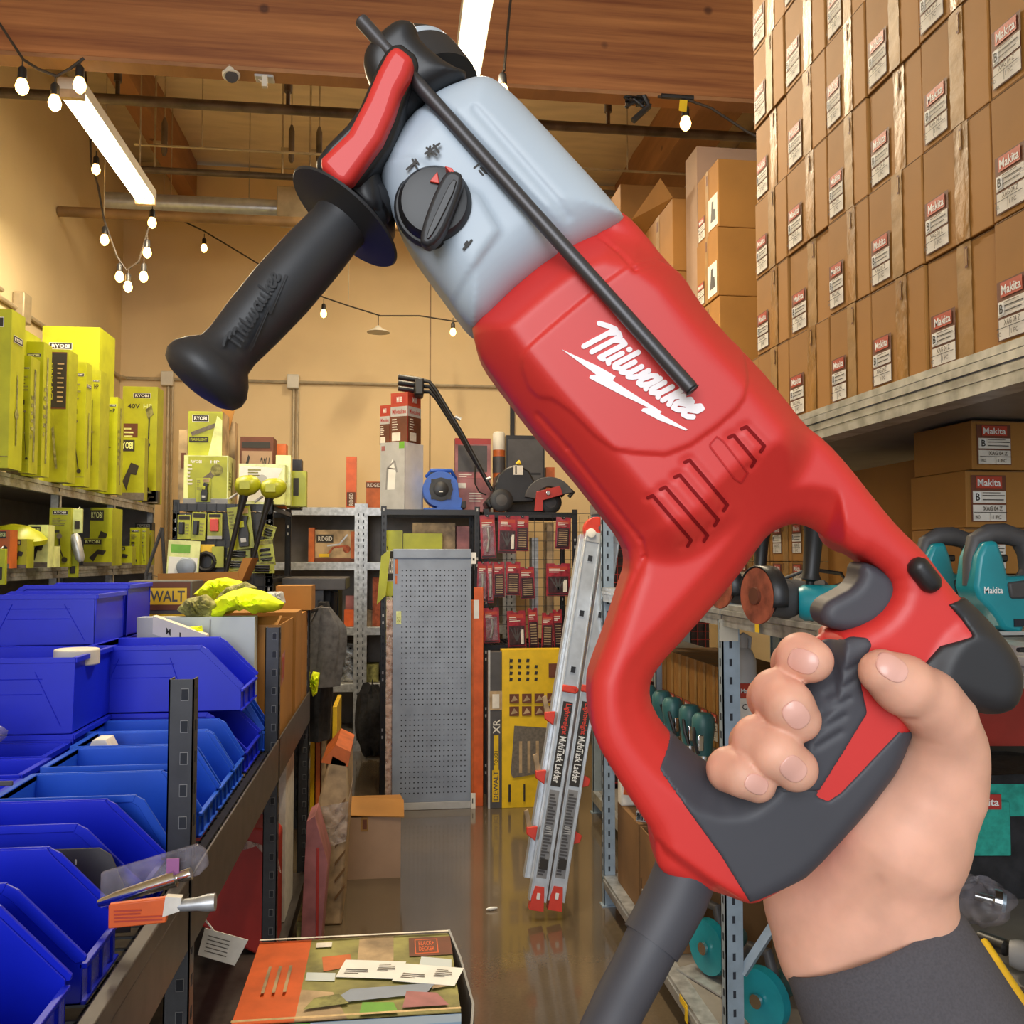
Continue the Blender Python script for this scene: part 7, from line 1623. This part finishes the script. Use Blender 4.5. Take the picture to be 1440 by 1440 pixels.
# ================================================================ THE HAND
person = thing('person', 'right hand in a charcoal sleeve gripping the red rotary hammer, thumb in front', 'person', wp(1205, 1250, .44))
mm = .001
def chain(X, Y, Z, C, k=.003):
    d = None
    for (a, b) in zip(C, C[1:]):
        q = cone(X, Y, Z, pp(*a[:3]), pp(*b[:3]), a[3] * mm, b[3] * mm); d = q if d is None else smin(d, q, k)
    return d
FING = {
    'index': [(1175, 1000, .468, 12), (1135, 955, .444, 10.4), (1118, 934, .418, 10.1), (1127, 925, .397, 10.2), (1141, 929, .391, 9.2)],
    'middle': [(1160, 1060, .468, 12), (1105, 1005, .446, 10.6), (1085, 982, .418, 10.4), (1093, 977, .397, 10.8), (1108, 992, .388, 10.3), (1123, 1012, .389, 9.4)],
    'ring': [(1150, 1120, .468, 12), (1080, 1065, .446, 10.4), (1059, 1046, .418, 10.2), (1067, 1042, .396, 10.7), (1090, 1058, .387, 10.2), (1118, 1081, .389, 9.6)],
    'pinky': [(1140, 1170, .466, 11), (1045, 1108, .444, 9.0), (1020, 1088, .418, 8.8), (1026, 1082, .398, 9.2), (1044, 1090, .391, 8.8), (1065, 1102, .392, 8.0)]}
def S_hand(X, Y, Z):
    f = None
    for n_, C in FING.items():
        q = chain(X, Y, Z, C); f = q if f is None else smin(f, q, .0004)
    palm = chain(X, Y, Z, [(1185, 1030, .470, 15), (1190, 1130, .470, 19), (1150, 1220, .458, 20)], .012)
    palm = smin(palm, cone(X, Y, Z, pp(1120, 1170, .466), pp(1135, 1262, .452), .013, .017), .012)
    palm = smin(palm, cone(X, Y, Z, pp(1240, 1060, .468), pp(1262, 1170, .448), .015, .025), .014)
    # thenar and thumb
    th = chain(X, Y, Z, [(1205, 1270, .438, 25), (1262, 1178, .428, 28), (1312, 1104, .420, 20.5)], .016)
    th = smin(th, cone(X, Y, Z, pp(1312, 1104, .420), pp(1331, 1048, .414), .020, .0155), .012)
    tb = chain(X, Y, Z, [(1329, 1062, .414, 15.0), (1324, 1010, .404, 13.4), (1305, 985, .398, 12.6), (1270, 963, .391, 11.6), (1240, 945, .388, 9.6)], .006)
    th = smin(th, tb, .010)
    wr = smin(cone(X, Y, Z, pp(1140, 1275, .448), pp(1172, 1330, .440), .019, .0245), cone(X, Y, Z, pp(1225, 1255, .436), pp(1262, 1296, .430), .026, .0235), .018)
    fa = smin(cone(X, Y, Z, pp(1172, 1330, .440), pp(1240, 1460, .428), .0240, .022), cone(X, Y, Z, pp(1262, 1296, .430), pp(1340, 1440, .424), .0235, .022), .02)
    d = smin(smin(palm, wr, .014), smin(th, fa, .014), .012)
    d = smin(d, f, .003)
    # creases: thumb joint folds, wrist folds
    for a, c in (((1262, 1035, .392), (1290, 1000, .388)), ((1150, 1290, .425), (1235, 1236, .405)), ((1120, 1320, .43), (1290, 1262, .41))):
        d = d + .0009 * np.exp(-(cone(X, Y, Z, pp(*a), pp(*c), 0, 0) / .003) ** 2)
    return d
lo = np.minimum(pp(980, 900, .48), pp(980, 900, .37)); hi = np.maximum(pp(1410, 1470, .50), pp(1410, 1470, .37))
net_obj('hand', S_hand, (pp(960, 0, .38)[0], pp(0, 885, .38)[1] - .012, .362), (pp(1400, 0, .45)[0], pp(0, 1450, .44)[1], .495), .0013, 'skin', person)
def nail(nm, cx, cy, w, a, c, ang):
    ca, sa = math.cos(math.radians(ang)), math.sin(math.radians(ang)); s = w / FPX; x0, y0 = (cx - 720) * s, (cy - 720) * s
    def f(X, Y, Z):
        u = ((X - x0) * ca + (Y - y0) * sa) / a; v = (-(X - x0) * sa + (Y - y0) * ca) / c
        e = ((np.abs(u) ** 2.6 + np.abs(v) ** 2.6) ** (1 / 2.6) - 1) * min(a, c)
        return np.maximum(np.maximum(S_hand(X, Y, Z) - .0004, -S_hand(X, Y, Z) - .0012), e)
    net_obj('fingernail', f, (x0 - .011, y0 - .011, w - .016), (x0 + .011, y0 + .011, w + .006), .00042, 'nail', person)
nail('i', 1128, 929, .387, .0052, .0050, 20)
nail('m', 1116, 1003, .382, .0062, .0050, 50)
nail('r', 1112, 1078, .382, .0062, .0050, 42)
nail('p', 1061, 1100, .386, .0055, .0040, 30)
nail('t', 1252, 938, .382, .0064, .0050, 30)
# sleeve
ax0 = np.array(pp(1222, 1319, .434)); ax1 = np.array(pp(1335, 1548, .415)); ax2 = np.array(pp(1480, 1830, .37))
b = MB(); n = 64; rows = 40; vs = []; fs = []
def sl_ring(c, d, rw, rd, ph):
    u = np.array([.86, -.51, 0.0]); u = u - d * (u @ d); u /= np.linalg.norm(u); v = np.cross(d, u); R = []
    for i in range(n):
        q = 2 * math.pi * i / n; wv = 1 + .010 * math.sin(3 * q + ph * 5) + .008 * math.sin(5 * q - ph * 9)
        R.append(c + u * rw * wv * math.cos(q) + v * rd * wv * math.sin(q))
    return R
d0 = (ax1 - ax0) / np.linalg.norm(ax1 - ax0)
rings = [sl_ring(ax0 + d0 * .006, d0, .036, .030, 0), sl_ring(ax0 + d0 * .001, d0, .0375, .031, 0), sl_ring(ax0, d0, .0405, .034, 0), sl_ring(ax0 + d0 * .002, d0, .0425, .036, .02)]
for j in range(rows):
    f = (j + 1) / rows; c = ax0 + (ax1 - ax0) * min(1, f * 2) if f <= .5 else ax1 + (ax2 - ax1) * (f * 2 - 1)
    rings.append(sl_ring(c + d0 * .003, d0, .0428 + .018 * f, .0362 + .02 * f, f))
for r in rings: vs += [tuple(p) for p in L2W(np.array(r))]
for j in range(len(rings) - 1):
    for i in range(n): fs.append((j * n + i, j * n + (i + 1) % n, (j + 1) * n + (i + 1) % n, (j + 1) * n + i))
fs.append(tuple((len(rings) - 1) * n + i for i in range(n)))
b.add(vs, fs, 'sleeve'); b.build('jacket_sleeve', person, world=True)
